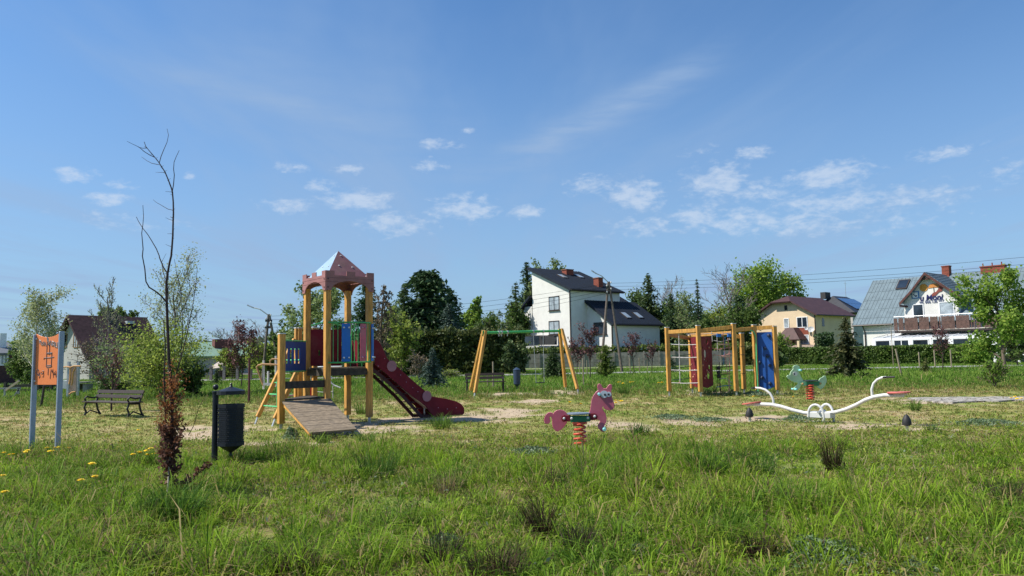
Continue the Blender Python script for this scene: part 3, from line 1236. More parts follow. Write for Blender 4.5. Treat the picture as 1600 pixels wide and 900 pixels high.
# ---- white three-storey house
def white_house():
    F = Frame(V(895, 575, 92.0) * 1, UA, VA)
    F.o.z = 0
    t = thing('white_house', 'tall white plastered house with dark navy sloping roofs behind the grey fence', 'house', tuple(F.o))
    ev, rd = 9.6, 12.7
    LV, LU = 7.3, 9.0
    mb = MB()
    mb.prism([F(0, 0, 0), F(0, 0, ev), F(0, LV, rd), F(0, LV, 0)], UA * LU)
    mb.build('wall', PLASTERW, t)
    # low wing in front, right
    a0, w, b = 2.8, 4.35, 8.8
    mb = MB()
    mb.prism([F(a0, -w, 0), F(a0, -w, 5.2), F(a0, 0.0, 8.1), F(a0, 0, 0)], UA * b)
    o = mb.build('wall', PLASTERW, t)
    mb = MB()
    mb.prism([F(LU + .01, 0.01, 0), F(LU + .01, 0.01, 7.2), F(LU + .01, 5.2, 9.9), F(LU + .01, 5.2, 0)], UA * 4.0)
    mb.build('wall', PLASTERW, t)
    # roofs (mono-pitch, falling towards -v)
    def mono(a_0, a_1, b_lo, b_hi, z_lo, z_hi, over=0.45, th=0.28, cut=0.0):
        sl_ = (z_hi - z_lo) / (b_hi - b_lo)
        q = MB()
        blo, bhi = b_lo - over, b_hi + (over if not cut else 0)
        zl, zh = z_lo - sl_ * over + 0.3, z_hi + (sl_ * over if not cut else 0) + 0.3
        nrm = slab(q, [F(a_0 - over, blo, zl), F(a_1 + over, blo, zl), F(a_1 + over - (cut * 1.0), bhi, zh), F(a_0 - over, bhi, zh)], th)
        r_ = q.build('roof', ROOFN, t)
        g = MB()
        g.tube([F(a_0 - over, blo - 0.08, zl - .12), F(a_1 + over, blo - 0.08, zl - .12)], 0.09, 6)
        g.build('gutter', DARKF, r_, smooth=True)
        dn = (F(0, blo, zl) - F(0, bhi, zh)).normalized()
        roof_seams(r_, F(a_0 - over + .1, bhi, zh), UA, dn, 0, a_1 - a_0 + 2 * over - .2, math.hypot(bhi - blo, zh - zl), ROOFN, nrm, 0.5)
        return r_, nrm, dn
    r1, n1, d1 = mono(0, LU, 0, LV, ev, rd)
    r2, n2, d2 = mono(a0, a0 + b, -w, 0, 5.2, 8.1, cut=0.001)
    r3, n3, d3 = mono(LU + .5, LU + 4.0, 0.2, 5.2, 7.25, 9.9)
    # skylights
    for (x, y, fr) in ((879, 431, 1), (905, 431, 1), (978, 492, 2), (997, 492, 2)):
        if fr == 1:
            p = onplane(x, y + 1, F(0, 0, ev + .32), n1)
            nn, dd, rr = n1, d1, r1
        else:
            p = onplane(x, y + 1, F(a0, -w, 5.2 + .32), n2)
            nn, dd, rr = n2, d2, r2
        q = MB()
        q.box(p + nn * .02, 0.95, 1.45, .12, UA, dd, nn)
        k = q.build('skylight', DARKF, rr)
        q = MB()
        q.box(p + nn * .09, 0.78, 1.25, .02, UA, dd, nn)
        q.build('pane', mat('sky_lit_glass', (0.25, 0.3, 0.34), 0.05, 0.1, 1, spec=1.0), k)
    # chimneys
    for (x, yb, w_, h_) in ((935, 447, .85, .6), (887, 428, 1.3, .1)):
        p = onplane(x, yb, F(0, 0, ev + .3), n1)
        q = MB()
        q.box(p + Z * (h_ / 2), w_, 0.9, h_ + .8, UA, VA)
        c_ = q.build('chimney', BRICK, r1)
        q = MB()
        q.box(p + Z * (h_ + .45), w_ + .14, 1.04, .12, UA, VA)
        q.build('chimney_cap', mat('chimney_cap', (0.2, 0.09, 0.06), .8), r1)
    # windows on the lit wall (plane a = 0)
    N_ = -UA
    for (x, y, w_, h_) in ((866, 474, 1.95, 1.8), (866, 512, 1.95, 1.75)):
        a, bb, z = F.on(x, y, a=0)
        window(t, F, F(0, bb, z), VA, N_, w_, h_, DARKF, GLASSL, 1, sill=DARKF)
    a, bb, z = F.on(866, 549, a=0)
    window(t, F, F(0, bb, z), VA, N_, 2.2, 1.3, DARKF, GLASS, 1)
    for (x, y, w_, h_) in ((938, 513, 2.2, 1.5), (938, 547, 2.2, 1.1)):
        a, bb, z = F.on(x, y, a=a0)
        window(t, F, F(a0, bb, z), VA, N_, w_, h_, DARKF, GLASS, 0, sill=DARKF)
    # downpipes
    q = MB()
    q.tube([F(-.1, .12, ev + .1), F(-.1, .12, 0)], .08, 6)
    q.build('downpipe', DARKF, t)
    q = MB()
    q.tube([F(a0 - .1, -w + .12, 5.2), F(a0 - .1, -w + .12, 0)], .08, 6)
    q.build('downpipe', DARKF, t)
    # terrace with dark glass balustrade, left
    b0, b1, ao = 2.6, 8.6, 3.2
    q = MB()
    q.box(F(-ao / 2, (b0 + b1) / 2, 2.55), ao, b1 - b0, .35, UA, VA)
    te = q.build('terrace', PLASTERG, t)
    q = MB()
    q.box(F(-ao + .25, b0 + .3, 1.2), .4, .4, 2.38, UA, VA)
    q.box(F(-ao + .25, b1 - .3, 1.2), .4, .4, 2.38, UA, VA)
    q.build('terrace_column', PLASTERW, t)
    for k in range(4):
        q = MB()
        q.box(F(-ao + .08, b0 + (k + .5) * 1.5, 3.35), .03, 1.4, 1.1, UA, VA)
        q.build('glass_panel', GLASS, te)
    for s_ in (b0 + .05,):
        q = MB()
        q.box(F(-ao / 2, s_, 3.35), ao - .2, .03, 1.1, UA, VA)
        q.build('glass_panel', GLASS, te)
    q = MB()
    q.tube([F(-ao + .08, b0, 3.95), F(-ao + .08, b1, 3.95)], .05, 5)
    q.tube([F(-ao + .08, b0, 3.95), F(0, b0, 3.95)], .05, 5)
    q.build('handrail', DARKF, te)
    # eaves and dark soffit boards behind on the left gable
    q = MB()
    q.prism([F(-.5, LV + .1, 9.1), F(-.5, LV + .1, 9.4), F(-.5, LV + 1.9, 8.0), F(-.5, LV + 1.9, 7.7)], UA * 5)
    q.build('roof', ROOFN, t)
    q = MB()
    q.box(F(1.8, LV + .9, 4.0), 3.6, 1.5, 8.0, UA, VA)
    q.build('wall', PLASTERW, t)


white_house()


# ---- cream house with the brown half-hipped roof
CREAMROOF = mat('brown_tile_sheet', (0.070, 0.034, 0.034), 0.6, 0.15, 2, spec=0.3)


def cream_house():
    F = Frame(V(1277, 575, 98.0), UA, VA)
    F.o.z = 0
    t = thing('cream_house', 'cream rendered house with brown half-hipped roof and satellite dishes behind the clipped hedge', 'house', tuple(F.o))
    LV, LU, ev = 8.9, 10.0, 6.4
    rz, hz_ = 8.9, 8.1
    mb = MB()
    fb = (hz_ - ev) / (rz - ev)
    mb.prism([F(0, 0, 0), F(0, 0, ev), F(0, LV / 2 * fb, hz_), F(0, LV - LV / 2 * fb, hz_), F(0, LV, ev), F(0, LV, 0)], UA * LU)
    mb.build('wall', PLASTERC, t)
    ov = 0.6
    sl_ = (rz - ev) / (LV / 2)
    ze = ev - sl_ * ov + .18
    for s_ in (0, 1):
        q = MB()
        be = -ov if s_ == 0 else LV + ov
        bh = LV / 2 * fb if s_ == 0 else LV - LV / 2 * fb
        pts = [F(-ov, be, ze), F(LU + ov, be, ze), F(LU + ov, LV / 2, rz + .18), F(1.5, LV / 2, rz + .18), F(-ov, bh, hz_ + .18)]
        slab(q, pts, .2)
        r_ = q.build('roof', CREAMROOF, t)
        g = MB()
        g.tube([F(-ov, be, ze - .1), F(LU + ov, be, ze - .1)], .09, 6)
        g.build('gutter', DARKF, r_)
    q = MB()
    slab(q, [F(-ov - .25, LV / 2 * fb - .1, hz_ + .08), F(1.5, LV / 2, rz + .19), F(-ov - .25, LV - LV / 2 * fb + .1, hz_ + .08)], .2)
    q.build('roof', CREAMROOF, t)
    N_ = -UA
    for (x, y, w_, h_, m_, fm, gm) in ((1253.5, 503.5, 1.55, 1.45, 1, WHITEF, GLASS), (1229, 505, .75, 1.35, 0, WHITEF, GLASSL),
                                      (1228, 481, .4, .65, 0, DARKF, GLASS), (1255, 530.5, 1.7, 1.25, 1, WHITEF, GLASSL), (1238, 532, .5, 1.0, 0, DARKF, GLASS)):
        a, bb, z = F.on(x, y, a=0)
        window(t, F, F(0, bb, z), VA, N_, w_, h_, fm, gm, m_)
    a, bb, z = F.on(1255, 517.5, a=0)
    q = MB()
    q.box(F(-.02, bb, z), .05, 1.5, 1.05, UA, VA)
    q.build('brick_panel', BRICK, t)
    # arched window on the shaded side
    a, bb, z = F.on(1286, 503, b=0)
    q = MB()
    arc = [F(a - .3, -.03, z - .6), F(a + .3, -.03, z - .6)] + [F(a + .3 * math.cos(k * math.pi / 8), -.03, z + .25 + .3 * math.sin(k * math.pi / 8)) for k in range(9)]
    q.prism(arc, VA * .06)
    q.build('window', GLASS, t)
    # porch
    c = [F.on(1231, 540, a=-1.6)]
    pb = c[0][1]
    q = MB()
    slab(q, [F(-2.1, pb - 2.0, 3.0), F(.0, pb - 2.0, 3.0), F(.0, pb - .8, 4.6), F(-.9, pb - .5, 4.6), F(-2.1, pb + .1, 3.0)][:], .12)
    slab(q, [F(-2.1, pb + 1.6, 3.0), F(-2.1, pb - 2.0, 2.99), F(-.9, pb - .5, 4.6), F(-.9, pb + .5, 4.6)], .12)
    q.build('porch_roof', CREAMROOF, t)
    q = MB()
    q.box(F(-1.85, pb - 1.7, 1.5), .3, .3, 3.0, UA, VA)
    q.box(F(-1.85, pb + 1.3, 1.5), .3, .3, 3.0, UA, VA)
    q.box(F(-1.0, pb + .3, 1.5), 1.9, .3, 3.0, UA, VA)
    q.build('porch_pillar', PLASTERC, t)
    # balcony rail by the ground-floor windows
    a, bb, z = F.on(1253, 539, a=-1)
    q = MB()
    q.box(F(-.9, bb, z - .5), 1.6, 4.2, 1.0, UA, VA)
    q.build('garden_wall', mat('pinkish_stone', (0.4, 0.3, 0.26), .9, .2, 4), t)
    for x, y, r_ in ((1267, 514.5, .42), (1260, 513, .25)):
        a, bb, z = F.on(x, y, a=-.5)
        d = thing('satellite_dish', 'larger grey satellite dish on the cream wall' if r_ > .3 else 'small satellite dish left of the larger one on the cream wall', 'satellite dish', tuple(F(-.5, bb, z)))
        q = MB()
        c_ = F(-.5, bb, z)
        nrm = (-UA + Z * .4 - VA * .3).normalized()
        e1 = nrm.cross(Z).normalized()
        e2 = nrm.cross(e1)
        rg = [c_ + (e1 * math.cos(k * math.pi / 6) + e2 * math.sin(k * math.pi / 6)) * r_ for k in range(12)]
        rg2 = [p + (c_ - p) * .5 - nrm * .09 for p in rg]
        q.add(rg + rg2 + [c_ - nrm * .12], [(i, (i + 1) % 12, 12 + (i + 1) % 12, 12 + i) for i in range(12)] + [(12 + i, 12 + (i + 1) % 12, 24) for i in range(12)])
        q.build('dish', mat('grey_dish', (.45, .46, .48), .5), d)
        q = MB()
        q.tube([c_ - nrm * .1, F(.0, bb, z - .1)], .03, 5)
        q.tube([c_ - e2 * r_ * (1 if e2.z > 0 else -1), c_ + nrm * .35], .015, 4)
        q.build('bracket', STEEL, d)
    q = MB()
    q.tube([F(-.08, -.08, ev), F(-.08, -.08, 0)], .07, 6)
    q.build('downpipe', DARKF, t)


cream_house()


# ---- dark-roofed house with solar panels
def solar_house():
    o = gpos(1318, 116)
    F = Frame(o, UA, VA)
    t = thing('dark_roofed_house', 'house with near-black hipped roof carrying blue solar panels behind the cream house', 'house', tuple(o))
    q = MB()
    q.box(F(0, 0, 3.4), 9, 8.0, 6.8, UA, VA)
    q.build('wall', PLASTERG, t)
    e = 7.0
    def zt(x, y):
        return V(x, y, 116).z
    top = zt(1318, 463)
    q = MB()
    A, B, C_, D = F(-5, -4.6, e), F(5, -4.6, e), F(5, 4.6, e), F(-5, 4.6, e)
    R0, R1 = F(-2.2, 0, top), F(2.2, 0, top)
    n = slab(q, [A, B, R1, R0], .2)
    slab(q, [B, C_, R1], .2)
    slab(q, [C_, D, R0, R1], .2)
    slab(q, [D, A, R0], .2)
    q.build('roof', mat('black_roof', (0.022, 0.024, 0.032), .5, .15, 2), t)
    m = (A + B + R0 + R1) / 4 + n * .12
    ed = ((R0 + R1) / 2 - (A + B) / 2).normalized()
    for i in range(5):
        for j in range(2):
            q = MB()
            q.box(m + UA * (i - 2) * 1.08 - ed * (j - .5) * 1.75, 1.02, 1.68, .05, UA, ed, n)
            q.build('solar_panel', mat('solar_panel', (.035, .09, .22), .12, .1, 3, spec=.9), t)
    q = MB()
    q.box(F(-2.6, 1.0, top + .1), 1.6, .8, 1.0, UA, VA)
    q.build('chimney', mat('dark_chimney', (.04, .04, .045), .8), t)
    q = MB()
    p = F(2.0, 0, top)
    q.tube([p, p + Z * 2.6], .035, 5)
    q.tube([p + Z * 2.1 - UA * .5, p + Z * 2.1 + UA * .5], .02, 4)
    q.build('antenna', STEEL, t)


solar_house()


# ---- guest house on the right
ROOFB = mat('blue_grey_tile_sheet', (0.125, 0.170, 0.195), 0.5, 0.10, 1.4, spec=0.35)


def text_mesh(par, s, F, origin, ex, n, height, m, name='lettering', bold=0.0, shear=0.0, width=None):
    cu = bpy.data.curves.new(name, 'FONT')
    cu.body = s
    cu.size = 1
    cu.extrude = 0.01
    cu.offset = bold
    cu.shear = shear
    tmp = bpy.data.objects.new(name, cu)
    COL.objects.link(tmp)
    dg = bpy.context.evaluated_depsgraph_get()
    me = bpy.data.meshes.new_from_object(tmp.evaluated_get(dg))
    bpy.data.objects.remove(tmp)
    xs = [v.co.x for v in me.vertices]
    ys = [v.co.y for v in me.vertices]
    sx = sy = height / 0.72
    if width:
        sx = width / (max(xs) - min(xs))
    x0 = min(xs)
    o0 = Vector(ROOT[root_of(par)])
    for v in me.vertices:
        q = origin + ex * ((v.co.x - x0) * sx) + Z * (v.co.y * sy) + n * (v.co.z * 2.0 + .03)
        v.co = q - o0
    me.materials.clear()
    me.materials.append(m)
    o = bpy.data.objects.new(name, me)
    COL.objects.link(o)
    o.parent = par
    return o


def guest_house():
    t_ = -VA            # along the facade, to the right and nearer
    F = Frame(V(1352, 575, 86.0), UA, t_)   # a into the building, b along the facade
    F.o.z = 0
    t = thing('guest_house', 'white guest house with blue-grey roof, dormer gable sign and brown balcony at the right edge', 'house', tuple(F.o))
    LB, ev = 30, 4.75
    ra, rz = 5.5, 9.75
    q = MB()
    q.box(F(4, LB / 2, ev / 2), 8, LB, ev, UA, t_)
    q.build('wall', PLASTERW, t)
    # main roof front and back
    sl_ = (rz - ev) / ra
    ov = .55
    q = MB()
    n = slab(q, [F(-ov, -1.0, ev - sl_ * ov + .12), F(-ov, LB, ev - sl_ * ov + .12), F(ra, LB, rz + .12), F(ra, -1.0, rz + .12)], .18)
    rf = q.build('roof', ROOFB, t)
    q = MB()
    slab(q, [F(ra, -1.0, rz + .121), F(ra, LB, rz + .121), F(2 * ra + ov, LB, ev - sl_ * ov), F(2 * ra + ov, -1.0, ev - sl_ * ov)], .18)
    q.build('roof', ROOFB, t)
    # tile-sheet steps and ribs
    ed = (F(-ov, 0, ev - sl_ * ov) - F(ra, 0, rz)).normalized()
    sl_len = math.hypot(ra + ov, (ra + ov) * sl_)
    q = MB()
    P0 = F(ra, -1.0, rz + .14)
    b = 0.1
    while b < LB + .9:
        q.beam(P0 + t_ * b, P0 + t_ * b + ed * sl_len, .04, .03, t_)
        b += .42
    s = .7
    while s < sl_len:
        q.beam(P0 + ed * s, P0 + ed * s + t_ * (LB + 1), .03, .02)
        s += 1.6
    o = q.build('roof_rib', ROOFB, rf)
    o['kind'] = 'stuff'
    # gutter, verge
    q = MB()
    q.tube([F(-ov - .05, -1, ev - sl_ * ov + .0), F(-ov - .05, 3.6, ev - sl_ * ov + .0)], .1, 6)
    q.build('gutter', DARKF, t)
    q = MB()
    q.tube([F(-ov, .25, ev - .6), F(-.1, .25, ev - 1.2), F(-.1, .25, 0)], .07, 6)
    q.build('downpipe', DARKF, t)
    # dormer gable
    def fb(x, y, a=0):
        return F.on(x, y, a=a)
    b0, b1 = fb(1414, 500)[1], fb(1499, 500)[1]
    A = fb(1444, 425, a=-.62)
    L0 = fb(1405, 473, a=-.62)
    R0 = fb(1501, 462, a=-.62)
    Lk = fb(1424, 452, a=-.62)      # kink of the bell-cast roof on the left
    bA, zA = A[1], A[2]
    q = MB()
    q.prism([F(-.02, b0, ev - 1.2), F(-.02, b0, L0[2] + .1), F(-.02, Lk[1], Lk[2] - .2), F(-.02, bA, zA - .35), F(-.02, b1, R0[2] - .1), F(-.02, b1, ev - 1.2)], UA * 3.4)
    q.build('wall', PLASTERW, t)
    LIL = [(L0[1], L0[2]), (Lk[1], Lk[2]), (bA, zA), (R0[1], R0[2])]
    for i in range(3):
        (p, zp), (r_, zr) = LIL[i], LIL[i + 1]
        q = MB()
        slab(q, [F(-.62, p, zp), F(-.62, r_, zr), F(5.2, r_, zr), F(5.2, p, zp)], .16)
        q.build('roof', ROOFB, t)
        q = MB()
        q.prism([F(-.66, p, zp - .02), F(-.66, r_, zr - .02), F(-.66, r_, zr - .34), F(-.66, p, zp - .34)], UA * .07)
        q.build('verge_board', mat('brown_verge', (.085, .03, .025), .7, .2, 3), t)
        k = MB()
        nn = (F(0, r_, zr) - F(0, p, zp))
        m_ = int(nn.length / .4) + 1
        for j in range(m_):
            pp_ = F(-.60, p, zp) + nn * ((j + .5) / m_) + Z * .03
            k.beam(pp_, pp_ + UA * 5.7, .05, .05, nn.normalized())
        k.build('roof_rib', ROOFB, t)['kind'] = 'stuff'
    # tie beam in the gable
    ta, tb = fb(1436, 437, a=-.4), fb(1453, 434, a=-.4)
    q = MB()
    q.beam(F(-.4, ta[1] + .15, ta[2]), F(-.4, tb[1] + .15, ta[2] + .05), .12, .16)
    q.build('tie_beam', mat('brown_verge', (.085, .03, .025)), t)
    q = MB()
    q.beam(F(-.6, fb(1405, 470, a=-.6)[1], L0[2] - .35), F(-.1, b0 + .4, L0[2] - .45), .14, .2)
    q.build('tie_beam', mat('brown_verge', (.085, .03, .025)), t)
    # painted signs on the gable
    N_ = -UA
    NAVY = mat('navy_lettering', (.01, .012, .09), .5, .05)
    GREYL = mat('grey_lettering', (.13, .15, .24), .5, .05)
    p0, p1 = fb(1438, 468.5), fb(1474, 467)
    text_mesh(t, 'u Moni', F, F(-.03, p0[1], p0[2] - .1), t_, N_, .62, NAVY, bold=.02, shear=.15, width=(p1[1] - p0[1]))
    p0, p1 = fb(1437, 474.5), fb(1475.5, 473)
    text_mesh(t, 'tel. 666 136 762', F, F(-.03, p0[1], p0[2]), t_, N_, .36, GREYL, bold=.01, width=(p1[1] - p0[1]))
    # square blue-framed emblem
    c = fb(1430.5, 461)
    q = MB()
    q.box(F(-.05, c[1], c[2]), .06, .78, .78, UA, t_)
    bd = q.build('emblem_board', mat('blue_sign', (.03, .16, .42), .4), t, )
    q = MB()
    q.box(F(-.09, c[1], c[2]), .02, .58, .58, UA, t_)
    q.build('emblem_field', WHITEF, bd)
    q = MB()
    q.tube([F(-.11, c[1] - .22, c[2] + .14), F(-.11, c[1] - .02, c[2] - .08), F(-.11, c[1] + .2, c[2] - .08)], .035, 5)
    q.tube([F(-.11, c[1] - .02, c[2] - .14), F(-.11, c[1] + .18, c[2] - .14)], .05, 5)
    q.build('emblem_mark', NAVY, bd)
    # orange sun
    c = fb(1443.5, 449.5)
    q = MB()
    q.prism([F(-.04, c[1] + .42 * math.cos(k * math.pi / 10), c[2] + .42 * math.sin(k * math.pi / 10)) for k in range(20)], -UA * .03)
    q.build('painted_sun', mat('sun_orange', (.6, .27, .04), .6), t)
    # parasol
    c = fb(1459, 450)
    q = MB()
    q.prism([F(-.04, c[1] + s_, c[2] + zz_) for s_, zz_ in ((-.55, .0), (-.42, .33), (-.1, .5), (.3, .48), (.6, .25), (.7, -.02), (.2, .06))], -UA * .03)
    q.build('painted_parasol', mat('parasol_orange', (.5, .2, .05), .6), t)
    q = MB()
    q.beam(F(-.05, c[1] + .0, c[2] + .1), F(-.05, c[1] + .05, c[2] - .95), .05, .05)
    q.build('painted_parasol_pole', DARKF, t)
    # reclining reddish figure
    pts = [(1456, 461), (1458, 457.5), (1463, 456), (1466, 452), (1468.5, 446), (1471, 444.5), (1474, 448), (1472, 455), (1467, 456.5), (1463, 461), (1461, 462.5), (1459, 461.5), (1458, 464)]
    q = MB()
    q.prism([F(-.04, *fb(x, y)[1:]) for x, y in pts], -UA * .04)
    q.build('painted_figure', mat('figure_red', (.22, .055, .04), .6), t)
    # upper doors to the balcony
    for (x, y, w_, h_, gm) in ((1435.5, 490, 1.15, 2.1, GLASS), (1480, 488, 1.5, 2.3, GLASSL)):
        c = fb(x, y)
        window(t, F, F(-.02, c[1], c[2]), t_, N_, w_, h_, WHITEF, gm, 0)
    # balcony
    pa = -1.5
    bb0 = fb(1397, 505, a=pa)[1]
    bb1 = LB - 8
    zf = fb(1440, 516, a=pa)[2]
    zr_ = fb(1440, 495, a=pa)[2]
    ba = thing_child('balcony', t)
    q = MB()
    q.box(F(pa / 2, (bb0 + bb1) / 2, zf - .1), -pa, bb1 - bb0, .2, UA, t_)
    fl = q.build('balcony', DARKF, t)
    q = MB()
    q.tube([F(pa, bb0, zr_ + .12), F(pa, bb1, zr_ + .12)], .035, 5)
    b = bb0
    while b < bb1:
        q.tube([F(pa, b, zf), F(pa, b, zr_ + .12)], .035, 5)
        b += 1.6
    q.tube([F(pa, bb0, zr_ + .12), F(0, bb0, zr_ + .12)], .035, 5)
    q.build('balcony_rail', STEEL, fl)
    base = MB()
    rng = random.Random(3)
    b = bb0 + .06
    k = 0
    shared = None
    while b < min(bb1, bb0 + 16):
        gap = rng.random() < .18
        if not gap:
            q = MB()
            q.box(F(pa - .05, b, (zf + zr_) / 2 + rng.uniform(-.03, .03)), .03, .11, zr_ - zf - .1, UA, t_)
            q.build('balcony_board', BALC, fl)
        b += .125
        k += 1
    # conservatory
    ca = -3.2
    c0 = fb(1364, 530, a=ca)[1]
    c1 = c0 + 16
    ze, zt_ = fb(1400, 528, a=ca)[2], zf - .35
    q = MB()
    slab(q, [F(ca, c0, ze), F(ca, c1, ze), F(0, c1, zt_), F(0, c0 + .8, zt_)], .08)
    cr = q.build('conservatory_roof', mat('pale_glazed_roof', (.62, .66, .70), .15, .08, 1, spec=.8), t)
    q = MB()
    for i in range(17):
        q.beam(F(ca, c0 + i, ze + .04), F(0, c0 + i + .2 * (i == 0), zt_ + .04), .07, .06)
    q.beam(F(ca - .03, c0, ze - .1), F(ca - .03, c1, ze - .1), .1, .24)
    q.build('conservatory_rafters', WHITEF, cr)
    i = 0
    for i in range(9):
        q = MB()
        q.box(F(ca, c0 + i * 1.95 + .1, ze / 2 - .1), .2, .24 if i % 2 else .4, ze - .2, UA, t_)
        q.build('conservatory_post', WHITEF, t)
        if i < 8:
            window(t, F, F(ca, c0 + i * 1.95 + 1.05, ze / 2 + .25), t_, N_, 1.62, ze - .9, WHITEF, GLASS, 1 if i in (1, 5, 6) else 0)
    q = MB()
    q.box(F(ca / 2, c0 + .15, ze / 2 - .2), -ca - .3, .1, ze - .3, UA, t_)
    q.build('wall', PLASTERW, t)
    # skylight, chimneys
    p = onplane(1411, 445, F(ra, 0, rz + .14), n)
    q = MB()
    q.box(p + n * .05, 1.25, 1.7, .14, t_, ed, n)
    sk = q.build('skylight', DARKF, rf)
    q = MB()
    q.box(p + n * .13, 1.0, 1.4, .03, t_, ed, n)
    q.build('pane', GLASS, sk)
    p = F(ra, F.on(1479, 424, a=ra)[1], rz)
    q = MB()
    q.box(p + Z * .3, .75, .75, 1.4, UA, t_)
    q.box(p + Z * 1.03, .85, .85, .1, UA, t_)
    q.build('chimney', BRICK, rf)
    p = F(ra, F.on(1552, 415, a=ra)[1], rz)
    q = MB()
    q.box(p + Z * .1, .8, 2.3, .8, UA, t_)
    q.box(p + Z * .55, .95, 2.45, .12, UA, t_)
    for k in (-1.0, -.1, .8):
        q.tube([p + Z * .6 + t_ * k, p + Z * .95 + t_ * k], .06, 6)
    q.build('chimney', BRICK, rf)
    q = MB()
    p = F.on(1498, 452, a=2.5)
    pp_ = F(2.6, p[1], p[2])
    q.tube([pp_ - Z * .6, pp_ + Z * .6], .04, 5)
    q.box(pp_ + Z * .6, .3, .3, .08, UA, t_)
    q.build('vent_pipe', mat('red_vent', (.4, .08, .06)), rf)


def thing_child(name, t):
    return None


guest_house()


# ---- house on the left, gable to the left
def gable_house(name, label, x0, d, gab, ln, ev, rz, wall, roof, ov=.6, cat='house', U=None, Vv=None):
    """right front corner of the gable at pixel x0"""
    o = gpos(x0, d)
    UA, VA = U or globals()['UA'], Vv or globals()['VA']
    F = Frame(o, UA, VA)
    t = thing(name, label, cat, tuple(o))
    q = MB()
    q.prism([F(0, 0, 0), F(0, 0, ev), F(0, gab / 2, rz), F(0, gab, ev), F(0, gab, 0)], UA * ln)
    q.build('wall', wall, t)
    s = (rz - ev) / (gab / 2)
    for side in (0, 1):
        be = -ov if side == 0 else gab + ov
        q = MB()
        slab(q, [F(-ov, be, ev - s * ov + .15), F(ln + ov, be, ev - s * ov + .15), F(ln + ov, gab / 2, rz + .15), F(-ov, gab / 2, rz + .15)], .2)
        r_ = q.build('roof', roof, t)
        if side == 0:
            front = r_
    nn = (F(0, gab / 2, rz) - F(0, -ov, ev - s * ov)).cross(UA)
    if nn.z < 0:
        nn = -nn
    return t, F, front, nn.normalized(), s


t, F, rf, n_, s_ = gable_house('brown_roofed_house', 'pale gabled house with large dark brown roof behind the birch on the left', 139, 72, 7.4, 7.0, 2.55, 6.3, mat('dull_white_render', (.36, .355, .34), .9, .08, 2), mat('dark_brown_tiles', (.055, .030, .033), .8, .2, 3, spec=.2), U=Vector((.57, .82, 0)).normalized(), Vv=Vector((-.82, .57, 0)).normalized())
UAk, VAk = UA, VA
UA, VA = F.u, F.v
a, bb, z = F.on(119, 530, a=0)
window(t, F, F(0, bb, z), VA, -UA, .9, 1.7, mat('brown_window', (.2, .12, .06)), GLASSL, 1)
a, bb, z = F.on(103, 532, a=0)
window(t, F, F(0, bb, z), VA, -UA, .6, 1.4, mat('brown_window', (.2, .12, .06)), GLASS, 0)
q = MB()
p = onplane(174, 503, F(0, 0, 2.5), n_)
q.box(p + Z * .2, .8, .8, 1.8, UA, VA)
q.build('chimney', mat('dark_chimney', (.04, .04, .045)), rf)
q = MB()
p = onplane(201, 504, F(0, 0, 2.6), n_)
q.box(p, .8, 1.0, .3, UA, VA)
q.build('skylight', GLASSL, rf)

UA, VA = UAk, VAk
t, F, rf, n_, s_ = gable_house('green_roofed_building', 'low building with pale green roof and brick chimney behind the concrete fence posts', 268, 82, 9.0, 9.0, 2.2, 3.7, PLASTERG, mat('pale_green_roof', (.17, .27, .20), .6, .1, 1.5))
q = MB()
p = V(347, 538, 88)
q.box(p + Z * -.5, 2.0, 1.0, 2.2, UA, VA)
q.build('chimney', mat('dark_red_brick', (.14, .05, .045), .9), rf)

t, F, rf, n_, s_ = gable_house('brown_cottage', 'dark brown house with grey roof edge and pale chimney at the left edge', -30, 60, 6, 2.6, 2.5, 3.4, BROWNW, mat('grey_blue_roof', (.12, .13, .15), .7), U=Vector((.57, .82, 0)).normalized(), Vv=Vector((-.82, .57, 0)).normalized(), ov=.3)
UA, VA = F.u, F.v
a, bb, z = F.on(6, 562, b=0)
window(t, F, F(a, 0, z), UA, -VA, .6, .95, WHITEF, GLASSL, 1)
q = MB()
q.box(V(3, 532, 62.5), .5, .5, 1.2, UA, VA)
q.build('chimney', WHITEF, rf)
UA, VA = UAk, VAk

t, F, rf, n_, s_ = gable_house('pink_roofed_cottage', 'small cottage with dusty pink roof peeking over the thuja hedge', 722, 105, 6.0, 6.5, 3.5, 6.3, mat('slate_blue_wall', (.16, .2, .26), .8), mat('dusty_pink_roof', (.24, .13, .12), .7, .12, 3))
# turned so its gable faces right: re-aim
t.rotation_euler = (0, 0, R(80))


def shed():
    o = gpos(345, 68)
    F = Frame(o, UA, VA)
    t = thing('shed', 'open dark shed with sagging pale sheet roof beside the green-roofed building', 'shed', tuple(o))
    P = [V(324, 577, 66), V(366, 571, 70), V(364, 562, 74), V(346, 562, 74)]
    q = MB()
    slab(q, P, .12)
    q.build('roof', mat('pale_sheet_roof', (.45, .38, .31), .8, .15, 2), t)
    q = MB()
    for p in P:
        q.beam(Vector((p.x, p.y, 0)), p - Z * .1, .14, .14)
    q.build('post', STAKEM, t)
    q = MB()
    a, b = P[3], P[2]
    q.prism([Vector((a.x, a.y, 0)), Vector((b.x, b.y, 0)), b - Z * .15, a - Z * .15], (0, .1, 0))
    q.prism([Vector((P[0].x + .3, P[0].y + 1, 0)), Vector((a.x, a.y - .1, 0)), a - Z * .2, P[0] + Vector((.3, 1, -.2))], (.1, 0, 0))
    q.build('wall', BROWNW, t)


shed()


